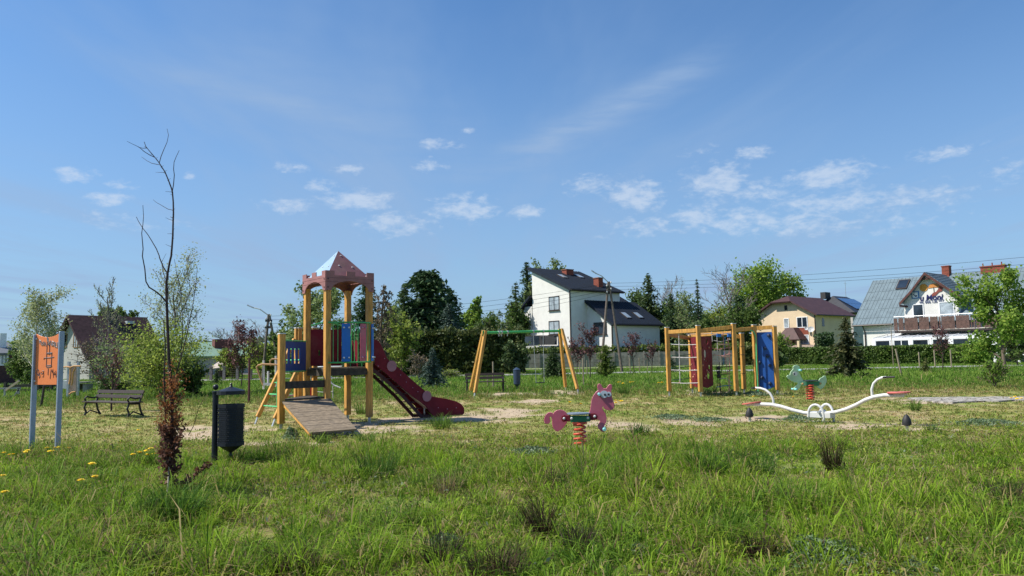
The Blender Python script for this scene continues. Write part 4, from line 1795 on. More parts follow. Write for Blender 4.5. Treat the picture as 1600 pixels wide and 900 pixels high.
# concrete post fence left
def post_row():
    t = thing('concrete_post_fence', 'row of pale concrete fence posts with dark mesh in front of the shed', 'fence', tuple(gpos(360, 61)))
    xs = [310, 329.5, 350, 371, 391.5, 412, 432]
    prev = None
    for x in xs:
        p = gpos(x, 61 - (x - 310) * .01)
        q = MB()
        q.beam(p, p + Z * 1.05, .2, .2)
        q.box(p + Z * 1.1, .28, .28, .1)
        q.build('fence_post', CONC, t)
        if prev is not None:
            q = MB()
            for k in range(6):
                q.tube([prev + Z * (.12 + .16 * k), p + Z * (.12 + .16 * k)], .012, 3)
            q.build('fence_wire', DARKF, t)
        prev = p


post_row()


# grey concrete panel fence in front of the white house
def panel_fence():
    A, B = V(820, 575, 88.5), V(1175, 572, 86.5)
    A.z = B.z = 0
    t = thing('concrete_fence', 'long grey-brown concrete panel fence between the road and the white house', 'fence', tuple(A))
    n = 15
    e = (B - A) / n
    prev = None
    pm = None
    for i in range(n + 1):
        p = A + e * i
        q = MB()
        q.box(p + Z * .9, .16, .2, 1.8, e.normalized())
        q.build('fence_post', CONC, t)
        if i < n:
            for k in range(3):
                q = MB()
                c = p + e * .5 + Z * (.3 + k * .56)
                q.box(c, e.length - .17, .06, .545, e.normalized())
                q.build('fence_panel', CONC, t)


panel_fence()


# ------------------------------------------------------------------ poles, lamps and wires
def a_pole(label, x, d, ytop, legs, lampdir, lamp_label):
    top = V(x, ytop, d)
    t = thing('utility_pole', label, 'utility pole', (top.x, top.y, 0))
    for lx in legs:
        b = gpos(lx, d)
        q = MB()
        q.tube([b, Vector((top.x + (b.x - top.x) * .03, top.y, top.z))], [.125, .09], 8)
        q.build('leg', mat('grey_pole_wood', (.15, .12, .10), .9, .2, 6), t, smooth=True)
    q = MB()
    q.box(top - Z * .5, .5, .16, .16)
    q.box(top - Z * 1.0, .55, .16, .16)
    q.build('brace', DARKF, t)
    for k in range(4):
        q = MB()
        q.lathe(top + Vector((0, 0, -.15 - k * .28)) + Vector((.18 * (-1) ** k, -.1, 0)), [(.03, 0), (.06, .05), (.05, .13), (.02, .17)], 6)
        q.build('insulator', WHITEP, t)
    # street lamp arm
    q = MB()
    e = top + lampdir
    q.tube([top - Z * .1, top + lampdir * .55 + Z * .1, e], .045, 6)
    q.build('lamp_arm', STEEL, t)
    q = MB()
    q.box(e + lampdir.normalized() * .2, .5, .2, .1, lampdir.normalized(), lampdir.normalized().cross(Z).normalized(), Z)
    q.build('lamp_head', STEEL, t)
    return top


PT1 = a_pole('A-shaped wooden utility pole with lamp arm standing in front of the white house', 951, 64, 440, (939, 972), Vector((-1.1, 0, .75)), '')
PT2 = a_pole('A-shaped wooden utility pole with lamp arm left of the climbing tower', 420, 57, 491, (410, 440), Vector((-1.25, 0, .55)), '')


def wire(label, a, b, sag, r=.012, n=12):
    q = MB()
    pts = [a.lerp(b, i / n) - Z * (4 * sag * (i / n) * (1 - i / n)) for i in range(n + 1)]
    q.tube(pts, r, 3, caps=False)
    o = q.build('power_line', RUBBER, None, origin=a)
    tag(o, label, 'power line', 'power lines between the wooden poles')
    ROOT[o.name] = tuple(a)


WN = ['topmost', 'second highest', 'third', 'lowest']
for k in range(4):
    wire(f'{WN[k]} power line sagging between the two A-shaped poles', PT1 - Z * (.15 + .28 * k), PT2 - Z * (.15 + .28 * k), .55 + .12 * k)
for k, (ya, yb) in enumerate(((430, 399), (441, 411), (446, 416))):
    wire(['upper', 'middle', 'lower'][k] + ' power line running right over the guest house roof', PT1 - Z * (.15 + .28 * k), V(1680, yb - 5, 48), .35)


# ------------------------------------------------------------------ parked cars behind the tower
def car(label, c, e, col, rng=0):
    e = e.normalized()
    n = Vector((-e.y, e.x, 0))
    t = thing('parked_car', label, 'car', tuple(c), 'cars parked beside the road')
    def P(a, b, z):
        return c + e * a + n * b + Z * z
    prof = [(-2.1, .35), (-2.15, .75), (-1.95, .92), (-1.25, .98), (-.75, 1.38), (.35, 1.42), (1.0, 1.35), (1.75, .95), (2.1, .85), (2.12, .4), (1.9, .25), (-1.9, .25)]
    q = MB()
    body = [(-2.1, .35), (-2.15, .75), (-1.95, .9), (-1.2, .95), (1.75, .95), (2.1, .85), (2.12, .4), (1.9, .25), (-1.9, .25)]
    q.prism([P(a, -.85, z) for a, z in body], n * 1.7)
    q.build('body', col, t, bevel=.05)
    q = MB()
    q.prism([P(a, -.72, z) for a, z in ((-1.25, .94), (-.7, 1.38), (.35, 1.42), (1.0, 1.36), (1.7, .94))], n * 1.44)
    q.build('window', GLASS, t)
    q = MB()
    q.prism([P(a, -.70, z) for a, z in ((-.7, 1.375), (-.68, 1.42), (.35, 1.46), (1.0, 1.40), (1.05, 1.34), (.35, 1.415))], n * 1.40)
    q.build('roof', col, t)
    for a in (-1.35, 1.35):
        for b in (-.84, .84):
            q = MB()
            q.tube([P(a, b - .1, .32), P(a, b + .1, .32)], .32, 14)
            w = q.build('wheel', RUBBER, t)
            q = MB()
            q.tube([P(a, b - .105, .32), P(a, b + .105, .32)], .19, 10)
            q.build('rim', STEEL, w)
    for b in (-.6, .6):
        q = MB()
        q.box(P(-2.13, b, .7), .08, .3, .14, e, n)
        q.build('headlight', GLASSL, t)


car('silver car parked behind the climbing tower deck', gpos(527, 66), Vector((1, -.1, 0)), mat('silver_paint', (.55, .56, .57), .3, .03, metal=.4, coat=.5))
car('blue-grey car parked right of the silver one', gpos(560, 66.5) + Vector((.9, 0, 0)), Vector((1, -.1, 0)), mat('blue_grey_paint', (.16, .22, .32), .3, .03, metal=.3, coat=.5))


# ------------------------------------------------------------------ vegetation
L_DARKCON = leafmat('dark_conifer', [(.010, .020, .009), (.018, .036, .014), (.035, .06, .02)], 0.25, k=2.3)
L_BLUESPR = leafmat('blue_spruce', [(.018, .034, .026), (.04, .065, .05), (.075, .105, .085)], 0.2, k=1.5)
L_SPRUCE = leafmat('green_spruce', [(.014, .030, .010), (.03, .052, .018), (.07, .095, .03)], 0.25, k=1.8)
L_SPRUCEY = leafmat('yellow_green_spruce', [(.03, .045, .014), (.075, .085, .025), (.15, .15, .05)], 0.3, k=1.4)
L_THUJA = leafmat('olive_thuja', [(.016, .028, .008), (.036, .052, .014), (.085, .085, .025)], 0.3, k=1.7)
L_THUJAB = leafmat('bright_thuja', [(.03, .05, .012), (.09, .13, .025), (.17, .20, .05)], 0.35, k=1.3)
L_HEDGE = leafmat('clipped_hedge_green', [(.02, .04, .01), (.055, .095, .02), (.11, .16, .035)], 0.35, k=1.4)
L_MAPLE = leafmat('fresh_maple', [(.045, .085, .014), (.10, .17, .025), (.21, .27, .05)], 0.55, k=1.75)
L_CHERRY = leafmat('pale_young_leaf', [(.07, .11, .035), (.13, .18, .06), (.24, .29, .13)], 0.5, k=1.35)
L_BIRCH = leafmat('birch_catkin_leaf', [(.13, .16, .06), (.20, .23, .10), (.32, .34, .18)], 0.5, k=1.35)
L_WILLOW = leafmat('yellow_green_willow', [(.07, .11, .02), (.15, .20, .035), (.25, .29, .06)], 0.5, k=1.45)
L_MID = leafmat('mid_green_bush', [(.03, .055, .015), (.06, .10, .025), (.12, .17, .04)], 0.4, k=1.5)
L_PLUM = leafmat('purple_plum_leaf', [(.05, .024, .027), (.11, .046, .05), (.23, .11, .11)], .3)
L_RUST = leafmat('rust_barberry_leaf', [(.045, .018, .011), (.10, .042, .028), (.26, .125, .075)], .3)
L_BROWN = leafmat('brown_dry_twigs', [(.10, .075, .05), (.15, .115, .07), (.22, .17, .10)], .25)

# far trees, left to right
tree('broadleaf_tree', 'round dark green tree top showing above the dark brown roof', 172, 100, 480, 64, BARK, L_MID, 3500, .42, 3, 'round')
tree('birch_tree', 'pale leafy birch at the far left behind the orange sign', 58, 52, 450, 96, BARKW, L_BIRCH, 6500, .13, 4, 'birch', clump=.35, trunk_r=.06)
tree('broadleaf_bush', 'green bush at the far left below the pale birch', 42, 54, 538, 66, BARK, L_MID, 3500, .20, 5, 'bush')
tree('broadleaf_bush', 'dark green bush right behind the top of the orange sign', 86, 80, 500, 40, BARK, L_MID, 3000, .24, 6, 'bush')
tree('broadleaf_bush', 'low light green bush beneath the orange panel', 62, 46, 572, 70, BARK, L_HEDGE, 2600, .16, 7, 'bush')
tree('birch_tree', 'thin nearly bare birch in front of the dark brown roof', 166, 46, 432, 56, TWIGG, L_BIRCH, 1200, .08, 8, 'birch', clump=.3, trunk_r=.05)
tree('broadleaf_bush', 'brown-green leafless thicket below the dark brown roof', 158, 50, 520, 104, TWIGG, L_BROWN, 1500, .14, 9, 'bush')
tree('broadleaf_bush', 'olive thicket behind the black bench', 195, 44, 530, 110, TWIGG, L_CHERRY, 2200, .13, 10, 'bush')
tree('willow_bush', 'large yellow-green bush behind the foreground sapling', 252, 33, 508, 140, BARK, L_WILLOW, 9000, .11, 11, 'bush', clump=.55)
tree('willow_bush', 'mid green bush at the right foot of the large yellow-green bush', 300, 34, 562, 50, BARK, L_HEDGE, 3600, .11, 12, 'bush')
tree('birch_tree', 'tall see-through birch with pale leaves above the yellow-green bush', 272, 35, 392, 108, TWIGG, L_BIRCH, 4200, .085, 13, 'open', clump=.45, trunk_r=.06)
tree('broadleaf_bush', 'dark low bush left of the large yellow-green bush', 178, 38, 585, 60, BARK, L_MID, 2200, .12, 14, 'bush')
for i, (x, yt, w, sd) in enumerate(((320, 540, 70, 20), (362, 498, 76, 21), (402, 497, 76, 22))):
    tree('bare_tree', ['low bare grey tree behind the green-roofed building', 'rounded bare tree above the purple plum sapling', 'rounded bare tree left of the pole with the lamp'][i],
         x, 120, yt, w, TWIGG, None, 0, .2, sd, 'bare', twig=.55)
tree('broadleaf_bush', 'yellow-green bush over the shed roof', 362, 62, 540, 52, BARK, L_WILLOW, 2400, .26, 23, 'bush')
tree('broadleaf_bush', 'yellow-green bush left of the tower ladder', 412, 60, 528, 70, BARK, L_WILLOW, 3200, .25, 24, 'bush')
tree('broadleaf_tree', 'dark bare-topped tree by the pole with the lamp', 437, 56, 500, 36, BARKD, L_MID, 900, .2, 25, 'open')
tree('cherry_tree', 'young pale-leaved tree seen left of and through the tower posts', 488, 47, 440, 118, BARK, L_CHERRY, 5200, .19, 26, 'open', clump=.22)
tree('broadleaf_bush', 'yellow-green bush below the pale-leaved tree', 462, 52, 500, 60, BARK, L_WILLOW, 2600, .2, 27, 'bush')
conifer('spruce_tree', 'dark spruce rising right of the tower roof', 572, 62, 428, 74, L_DARKCON, 30, whorls=24, shape=.7)
tree('weeping_tree', 'brown weeping tree with hanging twigs just right of the tower', 597, 37, 445, 48, BARK, L_BROWN, 2600, .10, 31, 'weep', clump=.2)
tree('broadleaf_bush', 'bright green feathery bush right of the weeping tree', 628, 60, 480, 62, BARK, L_WILLOW, 3600, .22, 32, 'bush')
conifer('yew_tree', 'broad dark evergreen, the tallest dark mass above the thuja hedge', 668, 80, 430, 105, L_DARKCON, 33, whorls=30, per=15, shape=.40, ragged=.3, z0=.08)
conifer('yew_tree', 'dark evergreen at the left flank of the broadest one', 632, 78, 446, 50, L_SPRUCE, 34, whorls=22, per=9, shape=.55, ragged=.35)
conifer('blue_spruce_tree', 'blue-grey spruce before the broad dark evergreen', 702, 70, 474, 64, L_BLUESPR, 35, whorls=20, per=11, shape=.85)
tree('broadleaf_tree', 'small light green tree right of the broad dark evergreen', 741, 110, 464, 46, BARK, L_MAPLE, 2600, .42, 36, 'round')
for i, (x, yt, w, sd) in enumerate(((775, 484, 44, 37), (800, 487, 40, 38))):
    tree('broadleaf_tree', ['pale thin tree behind the swing beam', 'pale thin tree left of the tall dark spruce'][i], x, 120, yt, w, TWIGG, L_CHERRY, 900, .35, sd, 'bare', twig=.5)
conifer('spruce_tree', 'tall ragged spruce at the left wall of the white house', 826, 104, 408, 62, L_DARKCON, 39, whorls=26, shape=.75, ragged=.4)
tree('broadleaf_tree', 'olive tree between the tall ragged spruce and the white house', 826, 101, 440, 34, BARK, L_CHERRY, 2600, .36, 40, 'open')
for i, (x, w) in enumerate(((851, 30), (877, 28))):
    tree('poplar_tree', ['left', 'right'][i] + ' of two tree tops showing above the white house roof', x, 125, 402, w, BARK, L_CHERRY, 2200, .42, 41 + i, 'upright', clump=.6)
conifer('spruce_tree', 'green spruce right behind the white house', 1017, 103, 428, 62, L_SPRUCE, 43, whorls=24, shape=.7, ragged=.35)
conifer('spruce_tree', 'dark spruce between the white house and the climbing frame', 1052, 98, 458, 42, L_DARKCON, 44, whorls=20, shape=.7, ragged=.35)
tree('bare_tree', 'bare tree behind the two spruces right of the white house', 1046, 125, 426, 74, TWIGG, None, 0, .2, 45, 'bare', twig=.5)
conifer('spruce_tree', 'narrow dark spruce above the climbing frame', 1094, 96, 434, 34, L_DARKCON, 46, whorls=22, shape=.85, ragged=.4)
tree('bare_tree', 'bare tree left of the big bright green maple', 1146, 112, 411, 120, TWIGG, None, 0, .2, 47, 'bare', twig=.6)
tree('maple_tree', 'big bright green round maple above the cream house', 1196, 116, 413, 122, BARK, L_MAPLE, 14000, .42, 48, 'round', clump=.36)
tree('broadleaf_bush', 'light green bush behind the left part of the climbing frame', 1078, 92, 480, 60, BARK, L_CHERRY, 2400, .3, 49, 'bush')
conifer('yew_tree', 'dark conifer left of the cream house', 1158, 100, 463, 56, L_DARKCON, 50, whorls=18, per=10, shape=.5, ragged=.35)
tree('broadleaf_bush', 'green bush behind the right part of the climbing frame', 1116, 92, 488, 54, BARK, L_HEDGE, 2800, .3, 51, 'bush')
tree('broadleaf_bush', 'bright green bush before the porch of the cream house', 1222, 88, 520, 34, BARK, L_MAPLE, 1500, .22, 52, 'bush')
hedge('thuja_shrub', 'pair of rounded dark thujas at the right corner of the cream house', gpos(1277, 90), gpos(1300, 90), 3.3, 1.6, L_DARKCON, 1600, .25, 53, .3, tuft=.25, cat='shrub')
for x, d, yt, w, lf, n_, ls, sd, st, lb in (
        (1036, 104, 470, 70, L_MID, 3200, .36, 110, 'round', 'mid green tree filling the gap behind the dark spruce right of the white house'),
        (1072, 100, 462, 66, L_CHERRY, 3600, .34, 111, 'round', 'pale green tree behind the left posts of the climbing frame'),
        (1122, 102, 480, 60, L_WILLOW, 2600, .34, 112, 'round', 'yellow-green tree under the bare tree left of the big maple'),
        (1164, 98, 474, 54, L_HEDGE, 3000, .34, 113, 'round', 'deep green tree at the left eave of the cream house'),
        (1000, 112, 452, 46, L_MID, 2600, .38, 114, 'round', 'green tree top right behind the white house roof'),
        (530, 66, 498, 56, L_MID, 3000, .24, 115, 'round', 'mid green tree seen between the middle tower posts'),
        (500, 72, 520, 60, L_HEDGE, 2600, .24, 116, 'bush', 'low green bush seen under the tower roof'),
        (762, 100, 492, 46, L_MID, 2600, .34, 117, 'round', 'green tree behind the left end of the swing beam'),
        (812, 98, 470, 44, L_HEDGE, 3000, .34, 118, 'round', 'green tree in front of the tall ragged spruce'),
        (612, 66, 476, 56, L_CHERRY, 3000, .24, 119, 'open', 'pale green tree left of the broad dark evergreen'),
        (110, 110, 520, 60, L_MID, 2200, .4, 120, 'bush', 'distant bush at the left of the brown roofed house'),
        (332, 92, 560, 60, L_MID, 1800, .3, 121, 'bush', 'distant low bush beside the green-roofed building'),
        (1260, 104, 520, 60, L_DARKCON, 2200, .3, 122, 'bush', 'dark bush between the cream house and the hedge')):
    tree('broadleaf_tree' if st != 'bush' else 'broadleaf_bush', lb, x, d, yt, w, BARK, lf, n_, ls, sd, st, clump=.5)
conifer('yew_tree', 'dark evergreen at the right flank of the broadest one', 704, 84, 452, 60, L_DARKCON, 123, whorls=22, per=12, shape=.5, ragged=.35)
conifer('spruce_tree', 'second dark spruce just left of the tall ragged one', 808, 112, 440, 46, L_SPRUCE, 124, whorls=20, per=9, shape=.7, ragged=.4)
# thuja hedge with a taller round one in it
hedge('thuja_hedge', 'tall rough dark olive thuja hedge between the tower and the white house', gpos(626, 67), gpos(818, 66), 3.55, 2.2, L_THUJA, 15000, .30, 54, .55, tuft=.42)
tree('thuja_shrub', 'round-topped thuja rising above the hedge behind the swing beam', 776, 69, 501, 46, BARK, L_THUJA, 3500, .3, 55, 'bush', cat='shrub')
tree('broadleaf_bush', 'dark round shrub at the right end of the thuja hedge', 806, 61, 530, 44, BARK, L_SPRUCE, 3000, .26, 56, 'bush', cat='shrub')
tree('broadleaf_bush', 'leafless brown shrub in front of the thuja hedge', 655, 54, 545, 40, TWIGG, L_BROWN, 900, .14, 57, 'bush', cat='shrub')
tree('broadleaf_bush', 'low yellow-green shrub at the foot of the thuja hedge', 703, 55, 577, 42, TWIGG, L_WILLOW, 700, .12, 58, 'bush', cat='shrub')
# thuja tops over the grey fence
hedge('thuja_hedge', 'dark green thuja row showing just above the grey concrete fence', gpos(822, 91.5), gpos(1180, 89.5), 2.15, 1.4, L_THUJAB, 9000, .30, 59, .3, tuft=.35)
hedge('clipped_hedge', 'neatly clipped green hedge in front of the cream house and guest house', gpos(1214, 82.5), gpos(1548, 69.5), 1.75, 1.3, L_HEDGE, 17000, .22, 60, .22, tuft=.05)
hedge('rough_hedge', 'rough olive hedge behind the climbing frame', gpos(1150, 82), gpos(1216, 82), 1.85, 1.6, L_THUJA, 4200, .25, 61, .4, tuft=.2)
tree('broadleaf_bush', 'dark bush at the foot of the hedge behind the blue board', 1213, 66, 548, 36, BARK, L_SPRUCE, 2000, .22, 62, 'bush', cat='shrub')
# small conifers on the lawn
conifer('spruce_sapling', 'small dark blue spruce right of the slide', 676, 38.5, 543, 40, L_BLUESPR, 63, whorls=16, per=8, shape=.8)
conifer('spruce_sapling', 'dense dark young spruce by the right swing leg', 865, 50, 541, 36, L_SPRUCE, 64, whorls=16, per=10, shape=.6)
conifer('thuja_sapling', 'yellow-green young thuja right of the swing frame', 946, 50, 541, 30, L_THUJAB, 65, whorls=16, per=10, shape=.45, droop=-.2)
conifer('spruce_tree', 'layered olive spruce standing before the cream house', 1326, 42, 494, 62, leafmat('dark_olive_spruce', [(.018, .028, .012), (.045, .055, .02), (.12, .12, .045)], .2), 66, whorls=11, per=12, shape=.9, ragged=.4, dens=11, droop=.12)
conifer('spruce_sapling', 'very small spruce before the clipped hedge', 1447, 47, 559, 20, L_SPRUCEY, 67, whorls=9, per=7, shape=.7)
conifer('spruce_sapling', 'tiny dark conifer by the climbing frame left post', 1050, 58, 556, 20, L_DARKCON, 68, whorls=9, per=7, shape=.6)
conifer('spruce_sapling', 'small conifer in front of the concrete posts', 338, 50, 577, 18, L_SPRUCE, 69, whorls=9, per=7, shape=.7)
# maple on the right
tree('maple_tree', 'leafy young maple in front of the guest house at the right edge', 1567, 37, 421, 118, BARK, L_MAPLE, 7000, .17, 70, 'open', clump=.3)
tree('maple_tree', 'low leafy shoot in front of the young maple', 1556, 29, 553, 44, BARK, L_MAPLE, 500, .13, 71, 'bush')
tree('broadleaf_bush', 'bright green bush overlapping the right end of the clipped hedge', 1530, 66, 533, 66, BARK, L_MAPLE, 3000, .22, 72, 'bush', cat='shrub')
tree('broadleaf_bush', 'dark bush behind the young maple at the right edge', 1590, 60, 500, 70, BARK, L_HEDGE, 3000, .22, 73, 'bush', cat='shrub')
# purple plums with stakes
PL = [(378, 41, 497, 52, 'purple-leaved plum sapling between the shed and the tower ladder', 2000, .11, 80),
      (174, 25, 530, 44, 'thin plum sapling with few dark red leaves behind the black bench', 420, .07, 81),
      (902, 57, 526, 26, 'short purple plum sapling next to the swing frame', 500, .15, 82),
      (922, 46, 504, 32, 'tallest of the purple plum saplings before the white house', 700, .13, 83),
      (990, 57, 519, 26, 'purple plum sapling between two stakes before the grey wing', 480, .14, 84),
      (1019, 58, 528, 18, 'smallest purple plum sapling beside the climbing frame', 240, .13, 85),
      (1473, 52, 505, 26, 'dark red plum sapling between two stakes before the guest house', 500, .13, 86)]
for x, d, yt, w, lb, nl, ls, sd in PL:
    tree('plum_sapling', lb, x, d, yt, w, BARKD, L_PLUM, nl, ls, sd, 'upright', clump=.5, minz=.9 if d > 30 else .3, trunk_r=.035, twig=.7, cat='sapling', group='purple plum saplings on the lawn')


def stake(x, yb, yt, label, w=.07, m=STAKEM, lean=0):
    b = G(x, yb)
    h = V(x, yt, b.y).z
    q = MB()
    q.tube([b - Z * .1, b + Vector((lean, 0, h))], w / 2, 7)
    o = q.build('tree_stake', m, None, origin=b)
    tag(o, label, 'stake', 'tree stakes on the lawn')


stake(906, 585, 562, 'thin stake right of the short plum sapling by the swing')
stake(912, 603, 560, 'dark stake nearest the right swing leg')
stake(917.5, 587, 563, 'stake just right of the dark one by the swing')
stake(985, 584.5, 559, 'left stake of the pair around a plum sapling')
stake(999.5, 583.5, 559, 'right stake of the pair around a plum sapling')
stake(1012, 584, 559, 'stake beside the smallest plum sapling')
stake(389, 628, 560, 'rust-brown stake beside the purple plum left of the tower', .09, mat('rusty_stake', (.10, .035, .035), .8))
stake(1409, 587, 545, 'leaning pale stake left of the tiny spruce', .11, STAKEM, -.25)
stake(1396, 572, 510, 'thin pole behind the leaning stake', .06)
stake(1461.5, 575.5, 547, 'left stake of the pair before the clipped hedge', .1)
stake(1487, 575.5, 546, 'right stake of the pair before the clipped hedge', .1)
stake(1437, 573, 550, 'short stake behind the tiny spruce', .1)
stake(64, 634, 602, 'dark stake below the orange sign', .09, DARKF, .1)
stake(771, 608, 565, 'grey stake behind the park bench', .08)
stake(770 - 8, 606, 587, 'short stake left of the grey one behind the park bench', .06)


# far belt of trees that closes the horizon between the houses
def far_belt():
    nr = np.random.RandomState(77)
    n = 26000
    x = (nr.rand(n) * 2 - 1) * 125
    top = 3.2 + 4.5 * fbm(x * .06 + 3, x * 0 + 2, 4, 1.0) + 1.2 * (fbm(x * .5, x * 0, 3, 1.0) - .5)
    z = top * nr.rand(n) ** .7
    y = 138 + nr.randn(n) * 2.5
    v, f = leafquads(np.stack([x, y, z], 1), .95, nr, .7)
    o = npmesh('distant_trees', v, f, 4, L_MID)
    tag(o, 'dark green belt of far trees closing the horizon behind all the houses', None, None, 'stuff')


far_belt()


# ------------------------------------------------------------------ playground
def axes(deg):
    a = R(deg)
    return Vector((math.cos(a), math.sin(a), 0)), Vector((-math.sin(a), math.cos(a), 0))


def zat(x, y, P):
    """height at which pixel row y crosses the vertical through P"""
    return V(px_of(P)[0], y, P.y).z


def px_of(P):
    q = Vector(P) - EYE
    z = q.dot(_fw)
    return (800 + FPX * q.dot(_r) / z, 450 - FPX * q.dot(_u) / z)


def bolt(mb, p, n, r=.022, t=.03):
    mb.tube([p, p + n * t, p + n * (t + .012)], [r, r, r * .55], 8)


def post(par, p, z0, z1, U_, w=.11, foot=True, m=WOODO, cap=True):
    q = MB()
    W_ = Vector((-U_.y, U_.x, 0))
    q.box(p + Z * (z0 + z1) / 2, w, w, z1 - z0, U_, W_)
    o = q.build('post', m, par, bevel=.008)
    if foot:
        k = MB()
        k.box(p + Z * (z0 / 2 + .03), .07, .012, z0 + .3, U_, W_)
        k.box(p + Z * (z0 / 2 + .03), .012, .07, z0 + .3, U_, W_)
        k.build('post_foot', STEEL, o)
    if cap:
        k = MB()
        k.box(p + Z * (z1 + .012), w + .012, w + .012, .024, U_, W_)
        k.build('post_cap', BOLT, o)
    return o


def tower():
    U_, W_ = axes(40)
    a = 1.15
    P5 = G(577, 659)
    P3 = P5 - U_ * a
    P2 = P3 + W_ * a
    P4 = P5 + W_ * a
    P1 = P3 - U_ * a
    c = (P3 + P4) / 2
    t = thing('climbing_tower', 'wooden climbing tower with mauve castle roof, maroon slide and sloping plank ramp', 'play tower', (c.x, c.y, 0))
    zb = zat(0, 452, P3) if False else V(510, 452, P3.y).z
    ztp = V(510, 423, P3.y).z
    # posts
    for p, z1 in ((P2, zb + .1), (P3, zb + .1), (P4, zb + .1), (P5, zb + .1)):
        post(t, p, .12, z1, U_, .14, cap=False)
    z1 = V(437, 522, P1.y).z
    post(t, P1, .12, z1, U_, .14)
    # roof walls with merlons and arch
    def wallpanel(A, B, nrm):
        e = (B - A)
        L_ = e.length + .16
        e.normalize()
        o = A - e * .08 + nrm * .075
        h = ztp - zb
        top = []
        mer = [0, .17, .17, .42, .42, .60, .60, .85, .85, 1.0]
        lv = [1, 1, .76, .76, 1, 1, .76, .76, 1, 1]
        for s_, l_ in zip(mer, lv):
            top.append((s_ * L_, zb + h * l_))
        arch = []
        for k in range(13):
            an = math.pi * k / 12
            arch.append((L_ / 2 + math.cos(an) * (L_ / 2 - .14), zb - .02 + math.sin(an) * h * .52))
        pts = top + [(L_, zb - .03)] + arch + [(0, zb - .03)]
        q = MB()
        q.prism([o + e * s_ + Z * (z_ if z_ else 0) for s_, z_ in pts], nrm * .022)
        w = q.build('roof_wall', MAUVEW, t)
        k = MB()
        for s_ in (.05, L_ - .05):
            for zz in (zb + .05, zb + h * .55):
                bolt(k, o + e * s_ + Z * zz + nrm * .02, nrm, .016, .012)
        k.build('bolts', mat('dark_bolt', (.08, .05, .05), .5), w)['kind'] = 'stuff'
        # shallow board joints
        k = MB()
        for zz in (.62, .40):
            k.box(o + e * (L_ / 2) + Z * (zb + h * zz) + nrm * .0225, L_ - .02, .004, .006, e, nrm)
        k.build('board_joint', mat('joint_dark', (.14, .055, .055)), w)
    wallpanel(P3, P5, -W_)
    wallpanel(P2, P3, -U_)
    wallpanel(P4, P2, W_)
    wallpanel(P5, P4, U_)
    # pyramid roof
    ap = Vector((c.x, c.y, V(530, 392, c.y).z))
    zr = zb + (ztp - zb) * .62
    s = a / 2 + .06
    cs = [c - U_ * s - W_ * s, c + U_ * s - W_ * s, c + U_ * s + W_ * s, c - U_ * s + W_ * s]
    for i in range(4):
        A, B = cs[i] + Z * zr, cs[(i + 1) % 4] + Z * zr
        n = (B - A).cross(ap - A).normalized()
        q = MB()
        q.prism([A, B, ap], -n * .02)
        f_ = q.build('roof_panel', MAUVE if i != 3 else mat('glare_blue_roof_plastic', (.30, .42, .54), .3, .06, 3), t)  # last panel gets a pale blue colour imitating glare on the mauve plastic
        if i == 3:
            f_['label'] = 'roof panel coloured pale blue to imitate glare on the sunny side'
        k = MB()
        m_ = (A + B) / 2
        for (u_, v_) in ((-.22, .45), (.28, .42), (.05, .82), (-.45, .12), (.45, .12)):
            p = m_.lerp(ap, v_) + (B - A) * u_ * (1 - v_)
            k.box(p + n * .008, .04, .022, .016, (B - A).normalized(), (ap - m_).normalized(), n)
        k.build('bracket', BOLT, f_)['kind'] = 'stuff'
    # deck
    zd = 1.24
    q = MB()
    for A, B in ((P3, P5), (P5, P4), (P4, P2), (P2, P3)):
        q2 = MB()
        q2.beam(A + Z * (zd + .02), B + Z * (zd + .02), .05, .16)
        q2.build('deck_joist', WOODD, t)
    n = 9
    for i in range(n):
        q = MB()
        q.box(c + W_ * ((i + .5) / n - .5) * (a - .1) + Z * (zd + .12), a - .02, (a - .1) / n - .012, .035, U_, W_)
        q.build('deck_board', WOODG, t)
    # lower triangular deck
    zl = .64
    q = MB()
    q.prism([P1 + Z * zl, P3 + Z * zl, P2 + Z * zl], Z * .04)
    q.build('lower_deck', WOODD, t)
    q = MB()
    q.beam(P1 + Z * 1.0 + U_ * .06, P3 + Z * 1.0 - U_ * .06, .045, .17)
    q.build('step_board', WOODD, t)
    # ramp of planks
    ul, ur = P1 - W_ * .06 + Z * .64 + U_ * .0, P3 - W_ * .06 + Z * .64 + U_ * .06
    bl, br = G(485, 686), G(557, 680)
    bl.z = br.z = .13
    n = 22
    for i in range(n):
        s0, s1 = i / n, (i + .965) / n
        A, B, C_, D = ul.lerp(bl, s0), ur.lerp(br, s0), ur.lerp(br, s1), ul.lerp(bl, s1)
        nn = (B - A).cross(D - A).normalized()
        if nn.z < 0:
            nn = -nn
        q = MB()
        off = nn * (.002 * ((i * 7) % 3))
        q.prism([A + off, B + off, C_ + off, D + off], -nn * .035)
        q.build('ramp_plank', WOODG, t)
    for s0 in (.04, .96):
        q = MB()
        q.beam(ul.lerp(ur, s0) - Z * .09, ul.lerp(ur, s0).lerp(bl.lerp(br, s0), .95) - Z * .07, .045, .07)
        q.build('ramp_beam', WOODO if s0 < .5 else WOODG, t)
    # blue slotted panel P1 - P2
    e = (P2 - P1)
    e = e.normalized()
    L_ = (P2 - P1).length
    nrm = Vector((e.y, -e.x, 0))
    if nrm.y > 0:
        nrm = -nrm
    z0, z1 = 1.32, V(455, 534, (P1.y + P2.y) / 2).z
    s0, s1 = .07, L_ - .12
    q = MB()
    wd = s1 - s0
    bars = 5
    slot = .055 * wd / 1.2
    cols = [s0 + wd * (i + .9) / (bars + .8) for i in range(4)]
    edges = [s0] + [v for cc in cols for v in (cc - slot, cc + slot)] + [s1]
